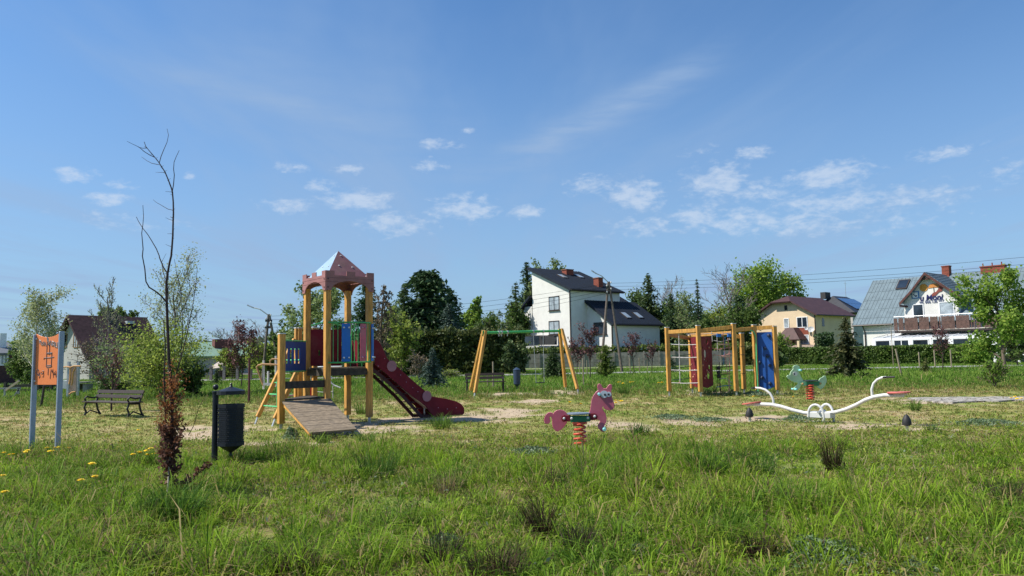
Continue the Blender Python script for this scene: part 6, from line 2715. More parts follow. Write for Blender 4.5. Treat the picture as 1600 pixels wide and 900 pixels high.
# ------------------------------------------------------------------ climbing frame
def climbing_frame():
    def gp(x, y):
        return G(x, y)
    A, B, C_ = gp(1046, 618), gp(1095, 619), gp(1151, 618)
    D, E_ = gp(1082, 613), gp(1163, 614.5)
    F_, G_ = gp(1183, 616), gp(1215, 616)
    Hh = gpos(1114.5, B.y + .95)
    t = thing('climbing_gym', 'timber climbing frame with rope nets, maroon holed wall and blue climbing board', 'climbing frame', tuple((A + G_) / 2))
    U_, W_ = axes(10)
    tops = {}
    for nm, p, x, y in (('A', A, 1042, 512), ('B', B, 1091, 509), ('C', C_, 1144, 506), ('D', D, 1077, 524), ('E', E_, 1157, 521), ('F', F_, 1179, 508), ('G', G_, 1211, 510)):
        z1 = V(x, y, p.y).z
        tops[nm] = z1
        post(t, p, .16, z1, U_, .14)
    zb = V(1091, 516, B.y).z
    def beam_(a, b, za, zb_, m=WOODO):
        q = MB()
        q.beam(Vector((a.x, a.y, za)), Vector((b.x, b.y, zb_)), .08, .14)
        q.build('top_beam', m, t, bevel=.006)
    def zz(x, y, p):
        return V(x, y, p.y).z
    beam_(A, B, zz(1045, 519, A), zz(1088, 516, B))
    beam_(B, C_, zz(1095, 517, B), zz(1142, 511, C_))
    beam_(A, D, zz(1045, 522, A), zz(1077, 529, D))
    beam_(D, Hh + Vector((1.0, .4, 0)), zz(1080, 524, D), zz(1114, 520, Hh))
    beam_(C_, F_, zz(1146, 516, C_), zz(1178, 513, F_))
    beam_(F_, G_, zz(1182, 513, F_), zz(1209, 511, G_))
    beam_(E_, Hh + Vector((.9, .4, 0)), zz(1157, 527, E_), zz(1120, 524, Hh))
    # maroon wall, two faces
    def wall(a, b, z0, z1, circles, arch=None, name='climbing_wall', m=MAROON):
        e = Vector((b.x - a.x, b.y - a.y, 0))
        L_ = e.length
        e.normalize()
        n_ = Vector((e.y, -e.x, 0))
        loops = [[(0, z0 + .06), (L_ / 2, z0 - .02), (L_, z0 + .06), (L_, z1), (0, z1)]]
        for (cx, cz, r) in circles:
            k = 14
            loops.append([(cx * L_ + r * math.cos(2 * math.pi * i / k), z0 + cz * (z1 - z0) + r * 1.25 * math.sin(2 * math.pi * i / k)) for i in range(k)][::-1])
        if arch:
            cx, c0, c1, w = arch
            zA, zB = z0 + c0 * (z1 - z0), z0 + c1 * (z1 - z0)
            loops.append(([(cx * L_ - w, zA), (cx * L_ + w, zA)] + [(cx * L_ + w * math.cos(math.pi * i / 8), zB + w * math.sin(math.pi * i / 8)) for i in range(9)])[::-1])
        pv = [[Vector((x_, y_, 0)) for x_, y_ in lp] for lp in loops]
        bmx = bmesh.new()
        flat, eds = [], []
        for lp in pv:
            vs_ = [bmx.verts.new(v) for v in lp]
            for i_ in range(len(vs_)):
                eds.append(bmx.edges.new((vs_[i_], vs_[(i_ + 1) % len(vs_)])))
        bmx.verts.index_update()
        bmesh.ops.triangle_fill(bmx, use_beauty=True, use_dissolve=False, edges=eds)
        flat = [v.co.copy() for v in bmx.verts]
        tri = [tuple(v.index for v in f_.verts) for f_ in bmx.faces]
        bmx.free()
        o0 = Vector(ROOT[t.name])
        th = .02
        def W3(v, off):
            return Vector((a.x, a.y, 0)) + e * v.x + Z * v.y + n_ * off
        q = MB()
        n = len(flat)
        vs = [W3(v, 0) for v in flat] + [W3(v, th) for v in flat]
        fs = [tuple(i for i in tr) for tr in tri] + [tuple(i + n for i in tr[::-1]) for tr in tri]
        q.add(vs, fs)
        s0 = 0
        for lp in pv:
            m_ = len(lp)
            q.add([vs[s0 + i] for i in range(m_)] + [vs[n + s0 + i] for i in range(m_)], [(i, (i + 1) % m_, m_ + (i + 1) % m_, m_ + i) for i in range(m_)])
            s0 += m_
        return q.build(name, m, t), e, n_, L_
    z0, z1 = .28, zz(1110, 526, Hh)
    o1, e1, n1, L1 = wall(B + (Hh - B).normalized() * .08, Hh, z0, z1, [(.62, .90, .085), (.40, .66, .12), (.62, .24, .12), (.72, .40, .07), (.33, .55, .045), (.52, .52, .04), (.18, .78, .04)])
    o2, e2, n2, L2 = wall(D, B, z0, z1, [(.52, .82, .1), (.2, .5, .035), (.25, .3, .035), (.6, .18, .035)], arch=(.62, .38, .50, .06))
    for o_, a_, e_, n_, L_ in ((o1, B, e1, n1, L1), (o2, D, e2, n2, L2)):
        rr = random.Random(4)
        for k in range(6):
            q = MB()
            c = Vector((a_.x, a_.y, 0)) + e_ * (rr.uniform(.15, .85) * L_) + Z * (z0 + rr.uniform(.1, .95) * (z1 - z0)) + n_ * .03
            q.sphere(c, .04, 5)
            q.build('hand_hold', mat('salmon_hold', (.5, .22, .15)), o_)
    # blue board F - G
    q = MB()
    a, b = F_ + Vector((.1, .02, 0)), G_ - Vector((.1, 0, 0))
    zt = zz(1195, 519, F_)
    q.prism([Vector((a.x, a.y, .25)), Vector(((a.x + b.x) / 2, (a.y + b.y) / 2, .17)), Vector((b.x, b.y, .27)), Vector((b.x, b.y, zt)), Vector((a.x, a.y, zt))], Vector((0, .025, 0)))
    bb = q.build('climbing_board', mat('royal_blue_board', (.012, .075, .30), .45, .08, 3), t)
    for x, y in ((1201, 524), (1195, 544), (1187, 566), (1203, 571), (1191, 590), (1203, 599), (1199, 556)):
        q = MB()
        e_b = (b - a).normalized()
        p = onplane(x, y, Vector((a.x, a.y - .03, 0)), Vector((e_b.y, -e_b.x, 0)))
        q.lathe(p, [(.05, -.05), (.07, 0), (.04, .06)], 7)
        q.build('hand_hold', mat('navy_hold', (.015, .03, .08)), bb)
    # green bent tube
    q = MB()
    q.tube([V(x, y, F_.y - .15) for x, y in ((1157, 515), (1172, 515.5), (1177, 518), (1180, 523), (1181.5, 532), (1182, 560), (1185, 617))], .022, 8)
    q.build('green_pole', mat('mint_enamel', (.10, .50, .20)), t, smooth=True)
    # rope nets: left bay (front A-B in grey, back A-D in green)
    def rope(pts, m, r=.017):
        q = MB()
        q.tube(pts, r, 5)
        return q.build('rope', m, t)
    for y in (538, 558, 578, 598):
        a_, b_ = V(1046, y, A.y), V(1093, y + .3, B.y)
        mid = (a_ + b_) / 2 - Z * .02
        rope([a_, mid, b_], ROPEG)
        a_, d_ = V(1049, y - 1 - (y - 538) * .05, A.y + .2), V(1079, y - 3 - (y - 538) * .08, D.y)
        rope([a_, (a_ + d_) / 2 - Z * .02, d_], ROPEGR)
        c = V(1062, y, A.y - .15)
        q = MB()
        q.sphere(V(1061.5, y, (A.y * .67 + B.y * .33)), .028, 5)
        q.build('rope_joint', ROPER if y > 590 else ROPEG, t)
    rope([V(1060.5, 520, A.y * .67 + B.y * .33), V(1062.5, 598, A.y * .67 + B.y * .33)], ROPEG)
    # middle bay ropes
    d = (Hh.y + C_.y) / 2
    for pts, m_ in ((((1115, 532), (1126, 534), (1143, 530)), ROPEG), (((1115, 554), (1128, 556), (1143, 552)), ROPER), (((1120, 520), (1121, 545), (1122, 566)), ROPEG), (((1133, 526), (1132, 548), (1130, 570)), ROPEB), (((1116, 575), (1143, 572)), DARKF), (((1117, 586), (1142, 584)), DARKF), (((1113, 544), (1122, 546), (1134, 544), (1143, 542)), ROPER), (((1114, 563), (1124, 565), (1134, 563), (1143, 562)), ROPEG),
                    (((1119, 605), (1130, 603), (1143, 602)), ROPEB), (((1127, 583), (1136, 583), (1143, 576)), ROPER), (((1123, 592), (1134, 591), (1143, 598)), ROPEG),
                    (((1112, 524), (1124, 523), (1142, 520)), ROPEB), (((1095, 522), (1112, 521), (1128, 524)), ROPEG), (((1072, 522), (1088, 522), (1096, 518)), ROPEG),
                    (((1129, 518), (1131, 540), (1134, 565), (1138, 590), (1139, 612)), ROPER), (((1112, 518), (1113, 534)), ROPEG), (((1137, 528), (1139, 543), (1140, 570), (1140, 612)), ROPER),
                    (((1124, 565), (1124, 590), (1127, 614)), DARKF), (((1119, 571), (1122, 600), (1115, 616)), DARKF), (((1129, 568), (1124, 604), (1128, 617)), DARKF), (((1140, 603), (1145, 614)), DARKF)):
        rope([V(x, y, d) for x, y in pts], m_, .013)
    for (x0, y0, x1) in ((1123, 538, 1138), (1127, 557, 1140)):
        q = MB()
        q.beam(V(x0, y0, d), V(x1, y0, d), .05, .05)
        q.build('rope_rung', mat('pale_rung', (.5, .32, .25)), t)
    for (x, y) in ((1123, 524), (1140, 524)):
        q = MB()
        q.beam(V(x - 3, y, d), V(x + 3, y, d), .14, .12)
        q.build('blue_clamp', BLUE, t)
    q = MB()
    for y in (575, 582, 588):
        q.sphere(V(1123, y, d), .075, 6)
    q.build('rubber_seat', RUBBER, t)
    # rope wound on post E
    for y in (541, 554, 583):
        q = MB()
        c = V(1159 + (y - 541) * .03, y, E_.y)
        q.tube([c + Vector((-.08, -.08, 0)), c + Vector((.08, -.08, -.01))], .01, 5)
        q.build('rope_binding', DARKF, t)


climbing_frame()


# ------------------------------------------------------------------ park benches
def bench(label, pl, pr, pxw, htscale=1.0, slats_seat=4, slats_back=2, name='park_bench', cat='bench'):
    ex = (pr - pl)
    L_ = ex.length
    ex.normalize()
    back = Vector((-ex.y, ex.x, 0))
    c = (pl + pr) / 2
    t = thing(name, label, cat, tuple(c), 'black park benches')
    H = .78 * htscale
    sh = .42 * htscale
    for s_ in (-1, 1):
        o = c + ex * s_ * (L_ / 2 - .08)
        q = MB()
        k = htscale
        # front leg: S-curve
        q.tube([o + back * (-.24 * k) + Z * 0, o + back * (-.20 * k) + Z * .12 * k, o + back * (-.26 * k) + Z * .26 * k, o + back * (-.20 * k) + Z * sh], .030, 6)
        q.tube([o + back * (.30 * k), o + back * (.20 * k) + Z * .16 * k, o + back * (.14 * k) + Z * sh], .030, 6)
        q.tube([o + back * (-.22 * k) + Z * sh, o + back * .16 * k + Z * (sh - .02)], .030, 6)
        q.tube([o + back * .14 * k + Z * sh, o + back * .20 * k + Z * (sh + .15 * k), o + back * .28 * k + Z * H], .030, 6)
        q.tube([o + back * .20 * k + Z * (sh + .17 * k), o + back * .0 + Z * (sh + .15 * k), o + back * (-.18 * k) + Z * (sh + .2 * k), o + back * (-.26 * k) + Z * (sh + .14 * k), o + back * (-.2 * k) + Z * (sh + .02)], .026, 6)
        q.tube([o + back * (-.24 * k) + Z * .02, o + back * (-.05) + Z * .16 * k, o + back * .28 * k + Z * .02], .022, 6)
        q.build('side_frame', BLACKM, t, smooth=True)
    SL = mat('dark_bench_slat', (.040, .026, .020), .55, .3, 8, stretch=(1, 1, 8))
    for i in range(slats_seat):
        q = MB()
        q.box(c + back * ((-.24 + .135 * i) * htscale) + Z * (sh + .03), L_, .11 * htscale, .035, ex, back)
        q.build('seat_slat', SL, t, bevel=.004)
    for i in range(slats_back):
        q = MB()
        zz = sh + (.20 + .15 * i) * htscale
        q.box(c + back * ((.19 + .05 * i) * htscale) + Z * zz, L_, .03, .115 * htscale, ex, (back + Z * -.3).normalized(), (Z + back * .3).normalized())
        q.build('back_slat', SL, t, bevel=.004)
    return t


bench('black iron park bench with dark slats standing in the grass on the left', G(141, 648), G(213, 651), 80, .92)
b2 = bench('dark park bench behind the left legs of the swing frame', gpos(727, 33), gpos(789, 33.2), 60)


# ------------------------------------------------------------------ litter bins
def bin_near():
    b = G(335, 727)
    t = thing('litter_bin', 'blue-black metal litter bin with pitched lid on a post beside the sapling', 'litter bin', tuple(b))
    d = b.y
    def P(x, y, dd=0):
        return V(x, y, d + dd)
    ztop_ = P(337, 612).z
    q = MB()
    q.tube([b - Z * .05, b + Z * ztop_], .045, 14)
    q.build('post', BINM, t, smooth=True)
    q = MB()
    q.sphere(P(337, 605), .045, 8)
    q.tube([P(337, 612) - Z * .015, P(337, 612) + Z * .01], .055, 12)
    q.build('finial', BINM, t, smooth=True)
    c = P(361, 660)
    rr = .205
    zb0, zb1 = P(361, 695).z, P(361, 632).z
    c = Vector((c.x, c.y, 0))
    n = 8
    def ring(r, z, rot=R(22.5)):
        return [c + Vector((r * math.cos(2 * math.pi * k / n + rot), r * math.sin(2 * math.pi * k / n + rot), z)) for k in range(n)]
    # perforated octagonal basket: dark liner inside, mesh shell outside
    q = MB()
    q.lathe(c, [(.02, P(361, 707).z), (rr * .94, zb0), (rr * .94, zb1 - .01), (rr * .88, zb1 - .01), (rr * .88, zb0 + .03), (.02, zb0 + .03)], 8)
    ba = q.build('basket', BINM, t)
    q = MB()
    # expanded-metal diamonds standing proud of every face
    r0 = ring(rr, 0, 0)
    for k in range(8):
        A, B = r0[k], r0[(k + 1) % 8]
        e = (B - A)
        for i in range(7):
            for j in range(17):
                u = (i + .5 + (.5 if j % 2 else 0)) / 7.5
                if u > .97:
                    continue
                p = A + e * u + Z * (zb0 + .05 + (zb1 - zb0 - .12) * j / 16)
                n_ = Vector((p.x - c.x, p.y - c.y, 0)).normalized()
                w, h = .0085, .014
                ee = e.normalized()
                q.add([p + ee * w, p + Z * h, p - ee * w, p - Z * h, p + n_ * .006], [(0, 1, 4), (1, 2, 4), (2, 3, 4), (3, 0, 4)])
    o = q.build('perforation', mat('bin_mesh_steel', (.014, .018, .026), .45, .1, 5), ba)
    o['kind'] = 'stuff'
    for z in (zb0 + .02, zb1 - .02):
        q = MB()
        q.lathe(c, [(rr * 1.03, z - .025), (rr * 1.03, z + .025), (rr * .97, z + .025), (rr * .97, z - .025)], 8)
        q.build('basket_band', BINM, ba)
    q = MB()
    q.tube([Vector((c.x, c.y, P(361, 706).z)), Vector((c.x, c.y, P(361, 711).z))], .02, 8)
    q.sphere(P(361, 711), .025, 6)
    q.build('drop_knob', BINM, ba)
    # lid: shallow octagonal pyramid with a rim
    zl0, zl1 = P(361, 616).z, P(361, 602).z
    lc = Vector((P(361, 610).x, c.y, 0))
    q = MB()
    q.lathe(lc, [(rr * .99, zl0), (rr * 1.02, zl0), (rr * 1.02, zl0 + .055), (rr * .97, zl0 + .058), (.03, zl1 - .025), (.0015, zl1 - .02)], 16)
    L_ = q.build('lid', BINM, t)
    # square lid: rotate vertices by 45 degrees relative to the axes
    k = MB()
    k.lathe(Vector((lc.x, lc.y, zl1 - .02)), [(.012, -.02), (.03, .0), (.02, .015), (.012, .03), (.022, .04), (.004, .06)], 8)
    k.build('lid_knob', BINM, L_)
    q = MB()
    for z in (zb1 - .1, zb0 + .06):
        q.beam(Vector((b.x, b.y, z)), Vector((c.x - rr * .9, c.y, z)), .04, .03)
    q.beam(Vector((b.x, b.y, zl0 + .03)), Vector((lc.x, lc.y, zl0 + .03)), .04, .03)
    q.build('bracket_arms', BINM, t)['kind'] = 'stuff'


bin_near()


def bin_far():
    b = gpos(808, 33.5)
    t = thing('litter_bin', 'dark blue cylindrical litter bin right of the far park bench', 'litter bin', tuple(b))
    d = b.y
    q = MB()
    q.tube([b - Z * .05, b + Z * V(808, 578, d).z], .03, 8)
    q.build('post', BINM, t)
    q = MB()
    NB = mat('navy_bin', (.03, .05, .09), .4, .1, 5)
    z = lambda y: V(808, y, d).z
    q.lathe(b, [(.04, z(604)), (.15, z(600)), (.165, z(581)), (.165, z(579))], 14)
    q.build('basket', NB, t, smooth=True)
    q = MB()
    q.lathe(b, [(.17, z(578.5)), (.17, z(577.5)), (.05, z(574.5)), (.002, z(574))], 14)
    q.build('lid', NB, t, smooth=True)


bin_far()


# ------------------------------------------------------------------ orange sign
def sign():
    A = G(49, 711)
    B = gpos(89.5, A.y - .22)
    t = thing('orange_sign', 'orange board with graffiti between two blue-grey posts at the left edge', 'sign', tuple((A + B) / 2))
    e = (B - A).normalized()
    # the board is seen obliquely: its right post stands nearer to the viewer at the top edge
    B = A + (B - A)
    n_ = Vector((e.y, -e.x, 0))
    if n_.y > 0:
        n_ = -n_
    f = (Vector((.60, .80, 0))).normalized()          # direction of the deep posts
    for p, yt in ((A, 523), (B, 518)):
        zt = V(px_of(p)[0], yt, p.y).z
        q = MB()
        q.box(p + Z * (zt / 2 - .05), .042, .095, zt + .1, e, n_)
        q.build('post', POSTBG, t, bevel=.008)
    def P(z, off=0.0):
        x, y = 30 + z[0] / 9.0, 510 + z[1] / 9.0
        return onplane(x, y, A, n_) + n_ * off
    L_ = (B - A).length
    top = [(248, 105), (290, 130), (340, 146), (400, 153), (455, 148), (510, 130), (562, 100)]
    bot = [(530, 820), (222, 820)]
    q = MB()
    q.prism([P(z, -.008) for z in top + bot], n_ * .016)
    bd = q.build('board', ORANGEP, t, bevel=.002)
    INK = mat('grey_spray', (.09, .08, .11), .6, .1, 5)
    PAL = mat('pale_spray', (.55, .52, .5), .7, .15, 20)
    def strokes(name, ls, m, r):
        q = MB()
        for l_ in ls:
            q.tube([P(z, .009) for z in l_], r, 4)
        q.build(name, m, bd)['kind'] = 'stuff'
    strokes('ladder_graffiti', [[(400, 220), (392, 400), (388, 560)], [(436, 260), (430, 400)], [(466, 370), (460, 470), (455, 570)], [(395, 372), (470, 368)], [(400, 385), (462, 380)], [(350, 462), (362, 442), (430, 440), (495, 430)],
                                [(385, 555), (390, 575), (455, 568), (465, 550)], [(392, 548), (460, 545)], [(415, 590), (410, 680)], [(430, 240), (434, 300)]], INK, .0065)
    strokes('scrawl_graffiti', [[(275, 600), (252, 625), (250, 665), (272, 690), (285, 660), (280, 615), (265, 600)], [(262, 660), (300, 710)], [(290, 650), (300, 700), (285, 725)], [(318, 640), (308, 660), (330, 668), (350, 640), (352, 690), (335, 715)], [(330, 625), (356, 628)],
                                [(455, 600), (445, 690), (440, 735)], [(455, 605), (472, 650), (480, 600), (485, 690), (488, 720)], [(500, 640), (495, 680), (520, 660), (525, 715)], [(520, 625), (526, 700)]], INK, .0055)
    strokes('pale_graffiti', [[(290, 190), (300, 245)], [(290, 195), (312, 200), (305, 222)], [(325, 215), (318, 262), (340, 262), (345, 215)], [(352, 210), (360, 270), (372, 222), (385, 275)], [(400, 150), (404, 215)], [(422, 205), (415, 262)], [(430, 262), (448, 200), (462, 270)],
                              [(470, 205), (472, 275), (492, 262), (476, 240), (492, 220), (470, 207)], [(500, 212), (505, 285)], [(520, 222), (512, 290), (535, 288)], [(545, 220), (540, 300)], [(412, 160), (415, 205)]], PAL, .0085)
    q = MB()
    for z in ((255, 175), (228, 770)):
        bolt(q, P(z, .008), n_, .018, .012)
    q.build('bolt_caps', BOLT, t)['kind'] = 'stuff'


sign()


# ------------------------------------------------------------------ equipment far left
def activity_panel():
    b0, b1 = gpos(106, 35), gpos(121, 35.4)
    t = thing('activity_panel', 'two pale posts carrying an orange bent-pipe exercise panel behind the sign', 'play panel', tuple((b0 + b1) / 2))
    for p, x in ((b0, 106), (b1, 121)):
        z1 = V(x, 565, p.y).z
        q = MB()
        q.box(p + Z * z1 / 2, .09, .12, z1)
        q.build('post', mat('pale_grey_post', (.5, .52, .56), .5), t)
    q = MB()
    y = 35.1
    q.prism([V(108, 572, y), V(119, 572, y), V(119, 612, y), V(108, 617, y)], Vector((0, .04, 0)))
    q.build('panel', mat('pale_peach_panel', (.48, .36, .30), .6), t)
    OP = mat('yellow_orange_pipe', (.6, .3, .1), .5)
    for pts in (((98, 574), (104, 573), (110, 574), (115, 572), (126, 572)), ((110, 574), (110, 590), (108, 600)), ((118, 574), (114, 582), (113, 595), (112, 602)), ((108, 616), (112, 613), (118, 612))):
        q = MB()
        q.tube([V(x, yy, 34.9) for x, yy in pts], .035, 7)
        q.build('bent_pipe', OP, t, smooth=True)
    q = MB()
    q.prism([V(98, 594, 35.6), V(107, 595, 35.6), V(107, 608, 35.6), V(98, 607, 35.6)], Vector((0, .3, 0)))
    q.build('white_box', WHITEP, t)


activity_panel()


def picnic():
    c = gpos(16, 36)
    t = thing('timber_rocker', 'pale crossed timber play beams on a grey frame at the far left edge', 'play equipment', tuple(c))
    q = MB()
    for off in (0, .35):
        q.beam(V(9, 610, 36 + off), V(30, 595, 36 + off), .09, .09)
    q.build('timber_beam', mat('pale_timber', (.55, .42, .28), .7, .15, 5), t)['kind'] = 'stuff'
    for a, b in (((0, 607), (32, 606)), ((0, 620), (24, 619)), ((8, 607), (7, 619)), ((29, 606), (29, 616)), ((32, 606), (22, 619))):
        q = MB()
        q.beam(V(*a, 36), V(*b, 36), .07, .07)
        q.build('frame_bar', mat('grey_frame', (.3, .31, .31), .7), t)


picnic()


def rail_fence():
    t = thing('dark_rail_fence', 'low dark timber rail fence behind the orange sign', 'fence', tuple(gpos(60, 43)))
    for x in (8, 60, 80, 98):
        p = gpos(x, 43)
        q = MB()
        q.beam(p, Vector((p.x, p.y, V(x, 597, 43).z)), .14, .14)
        q.build('fence_post', WOODD, t)
    for y in (603, 611):
        q = MB()
        q.beam(V(8, y, 43), V(98, y - 1.5, 43), .06, .16)
        q.build('rail', WOODD, t)


rail_fence()


def concrete_table():
    p = gpos(126, 41)
    t = thing('concrete_table', 'grey concrete table on block legs behind the black bench', 'table', tuple(p))
    q = MB()
    q.beam(V(120, 597.5, 41), V(141, 597, 41), .8, .08)
    q.build('table_top', CONC, t)
    for x in (124, 137):
        q = MB()
        b = gpos(x, 41)
        q.box(b + Z * V(x, 599, 41).z / 2, .22, .6, V(x, 599, 41).z - .05)
        q.build('leg', CONC, t)


concrete_table()


# ------------------------------------------------------------------ foreground sapling
def sapling():
    base = G(264, 776)
    d = base.y
    t = thing('barberry_sapling', 'bare forked sapling with rust-red leaves low on its stem, left of centre in the foreground', 'sapling', tuple(base))
    rng = random.Random(9)
    def Q(x, y, dd=0):
        return V(x, y, d + dd)
    def crop(z):    # crop of 180..340 x 200..400 shown at 4.5x
        return (180 + z[0] / 4.5, 200 + z[1] / 4.5)
    main = [(266, 772), (266, 735), (268, 690), (269, 650), (268, 610), (264, 560), (262, 520), (261, 480), (260, 440), (262, 428)]
    up = [(262, 428), (265, 410)] + [crop(z) for z in ((393, 900), (398, 850), (404, 760), (408, 660), (410, 600), (409, 520), (402, 450), (393, 420), (375, 370), (350, 310), (325, 270), (305, 240), (275, 200), (240, 160), (215, 130), (203, 97))]
    T = MB()
    def dep(y):
        return 0.12 * math.sin(y * .02)
    def limb(pts, r0, r1, dd=0.0, zig=.6):
        P_ = []
        n = len(pts)
        for i, (x, y) in enumerate(pts):
            P_.append(Q(x + rng.uniform(-zig, zig), y, dd * i / max(1, n - 1)))
        T.tube(P_, [r0 + (r1 - r0) * i / (n - 1) for i in range(n)], 7)
        return P_
    limb(main, .022, .014, 0, .3)
    limb(up, .013, .0035, .1, .3)
    limb([crop(z) for z in ((400, 455), (412, 400), (417, 330), (412, 290), (415, 240), (428, 200), (452, 157))], .006, .0025, -.1)
    limb([crop(z) for z in ((308, 245), (320, 200), (345, 150), (365, 100), (375, 50), (367, 5))], .005, .0022, .1)
    limb([crop(z) for z in ((275, 205), (240, 190), (205, 165), (180, 145), (165, 132), (120, 112), (80, 93))], .005, .002, -.12)
    limb([crop(z) for z in ((225, 142), (195, 142), (165, 135))], .0035, .003, 0)
    limb([crop(z) for z in ((305, 258), (260, 248), (225, 230), (185, 203))], .004, .002, .1)
    limb([crop(z) for z in ((345, 312), (310, 312), (285, 311))], .003, .0015, .05)
    limb([crop(z) for z in ((395, 450), (375, 448), (352, 446))], .003, .0015, 0)
    limb([crop(z) for z in ((408, 578), (370, 570), (320, 542), (290, 522), (266, 504))], .004, .002, .1)
    limb([crop(z) for z in ((405, 650), (380, 642), (356, 630))], .003, .0015, 0)
    limb([crop(z) for z in ((400, 745), (385, 743), (368, 744))], .003, .0015, 0)
    limb([crop(z) for z in ((395, 835), (375, 828), (355, 818))], .003, .0015, 0)
    # left fork: from the stem near (262,470) out to (222,440) and up
    limb([(260, 472), (252, 462), (243, 455), (233, 449), (228, 440), (226, 420), (223, 400)] + [crop(z) for z in ((197, 850), (190, 800), (186, 740), (195, 680), (200, 620), (192, 543))], .010, .0028, -.15)
    limb([(262, 428), (256, 418), (249, 403)] + [crop(z) for z in ((310, 898), (290, 850), (262, 800), (230, 750), (195, 705), (165, 655), (148, 625))], .008, .003, .15)
    limb([(256, 450), (249, 440), (245, 428), (238, 421)], .004, .002, .1)
    limb([(258, 436), (254, 420), (252, 410), (260, 396)], .004, .0015, .1)
    limb([(268, 485), (276, 482), (281, 474), (283, 460), (280, 440), (276, 425), (272, 405)], .005, .002, .15)
    # second thin stem, left
    limb([(259, 700), (258, 640), (257, 590), (258, 540), (256, 500)], .012, .006, .1)
    # right side shoot with tip at (308,420)
    limb([(268, 610), (282, 560), (293, 520), (300, 480), (305, 450), (308, 420)], .008, .0025, .2)
    limb([(283, 558), (286, 520), (285, 480), (282, 450), (275, 425)], .005, .002, .1)
    limb([(294, 680), (303, 665), (310, 640), (317, 625)], .005, .002, -.1)
    lower = []
    for k in range(74):
        y0 = rng.uniform(600, 757)
        x0 = 267 + rng.uniform(-4, 4)
        sgn = rng.choice((-1, 1))
        L_ = rng.uniform(10, 28) * (1 if y0 > 640 else .5)
        dd = rng.uniform(-.26, .26)
        pts = [(x0, y0), (x0 + sgn * L_ * .5, y0 - L_ * .5), (x0 + sgn * L_ * rng.uniform(.55, .9), y0 - L_ * rng.uniform(1.0, 2.0))]
        lower.append(limb(pts, .0035, .0015, dd))
    # low branch to the right
    arm = limb([(268, 758), (288, 756), (302, 747), (315, 735), (328, 728)], .009, .004, -.25)
    # bristly spurs
    for seg in (up[2:], main[5:]):
        for k in range(26):
            i = rng.randrange(len(seg) - 1)
            u = rng.random()
            x = seg[i][0] * (1 - u) + seg[i + 1][0] * u
            y = seg[i][1] * (1 - u) + seg[i + 1][1] * u
            s_ = rng.choice((-1, 1)) * rng.uniform(1.5, 5)
            T.tube([Q(x, y, .05), Q(x + s_, y - abs(s_) * .5, .05 + rng.uniform(-.05, .05))], [.003, .0012], 4)
    T.build('trunk', BARKD, t, smooth=True)
    nr = np.random.RandomState(4)
    cen = []
    for P_ in lower:
        for j in range(30):
            i = nr.randint(0, len(P_) - 1)
            u = nr.rand()
            q = P_[i].lerp(P_[i + 1], u)
            cen.append((q.x + nr.randn() * .028, q.y + nr.randn() * .03, q.z + nr.randn() * .025))
    for k in range(150):
        i = nr.randint(0, len(arm) - 1)
        q = arm[i].lerp(arm[i + 1], nr.rand())
        cen.append((q.x + nr.randn() * .02, q.y + nr.randn() * .03, q.z + abs(nr.randn()) * .03))
    for k in range(60):
        q = Q(270 + nr.randn() * 7, 560 + nr.rand() * 45)
        cen.append((q.x, q.y + nr.randn() * .06, q.z))
    for k in range(40):
        q = Q(285 + nr.randn() * 5, 575 + nr.rand() * 45)
        cen.append((q.x, q.y + nr.randn() * .06, q.z))
    cen = np.array(cen)
    hi = cen[:, 2] > Q(267, 665).z
    v, f = leafquads(cen[~hi], .052, nr, .62)
    npmesh('leaves', v, f, 4, L_RUST, parent=t)
    L_OR = leafmat('orange_young_leaf', [(.10, .035, .015), (.24, .09, .03), (.42, .19, .07)], .4)
    v, f = leafquads(cen[hi], .034, nr, .6)
    o = npmesh('leaves', v, f, 4, L_OR, parent=t)
    o['label'] = 'orange-tinged younger leaves higher on the stem'
    # the pale support stake
    s = thing('tree_stake_pale', 'pale thin cane tied beside the foreground sapling', 'stake', tuple(G(260, 784)), None)
    s.name = 'support_cane'
    ROOT[s.name] = tuple(s.location)
    q = MB()
    b = G(260, 784)
    q.tube([b - Z * .05, Q(263, 750, -.06), Q(266, 700, .0)], .010, 7)
    q.build('cane', mat('pale_cane', (.42, .38, .30), .8, .2, 12), s, smooth=True)


sapling()


# ------------------------------------------------------------------ tufts, weeds and flowers
def tuft(name, label, x, y, wpx, hpx, cols, seed, n=160, lean=.5, cat='plant', group=None, w=.006, wind=0.0):
    b = G(x, y)
    k = FPX / b.y
    W, H = wpx / k, hpx / k * 1.4
    nr = np.random.RandomState(seed)
    a = nr.rand(n) * 2 * np.pi
    r = np.sqrt(nr.rand(n)) * W * .22
    px_, py_ = b.x + r * np.cos(a), b.y + r * np.sin(a) * .8
    lobe = .65 + .5 * fbm(np.cos(a) * 1.5 + seed, np.sin(a) * 1.5, 3, 1.3)
    h = H * (.30 + .95 * nr.rand(n) ** 1.4) * lobe
    c = np.array(cols)[nr.randint(0, len(cols), n)] * (.7 + .6 * nr.rand(n))[:, None]
    o = blades(name, px_, py_, h, w * (.7 + .7 * nr.rand(n)), np.clip(lean * (.3 + nr.rand(n)) * (.4 + r / (W * .22)), 0, 1.3), np.clip(c, 0, 1), nr, GRASSM, kind=None, origin=tuple(b), dirang=(a + nr.randn(n) * .7) if not wind else np.where(nr.rand(n) < .6, wind + nr.randn(n) * .5, a))
    tag(o, label, cat, group)
    return o


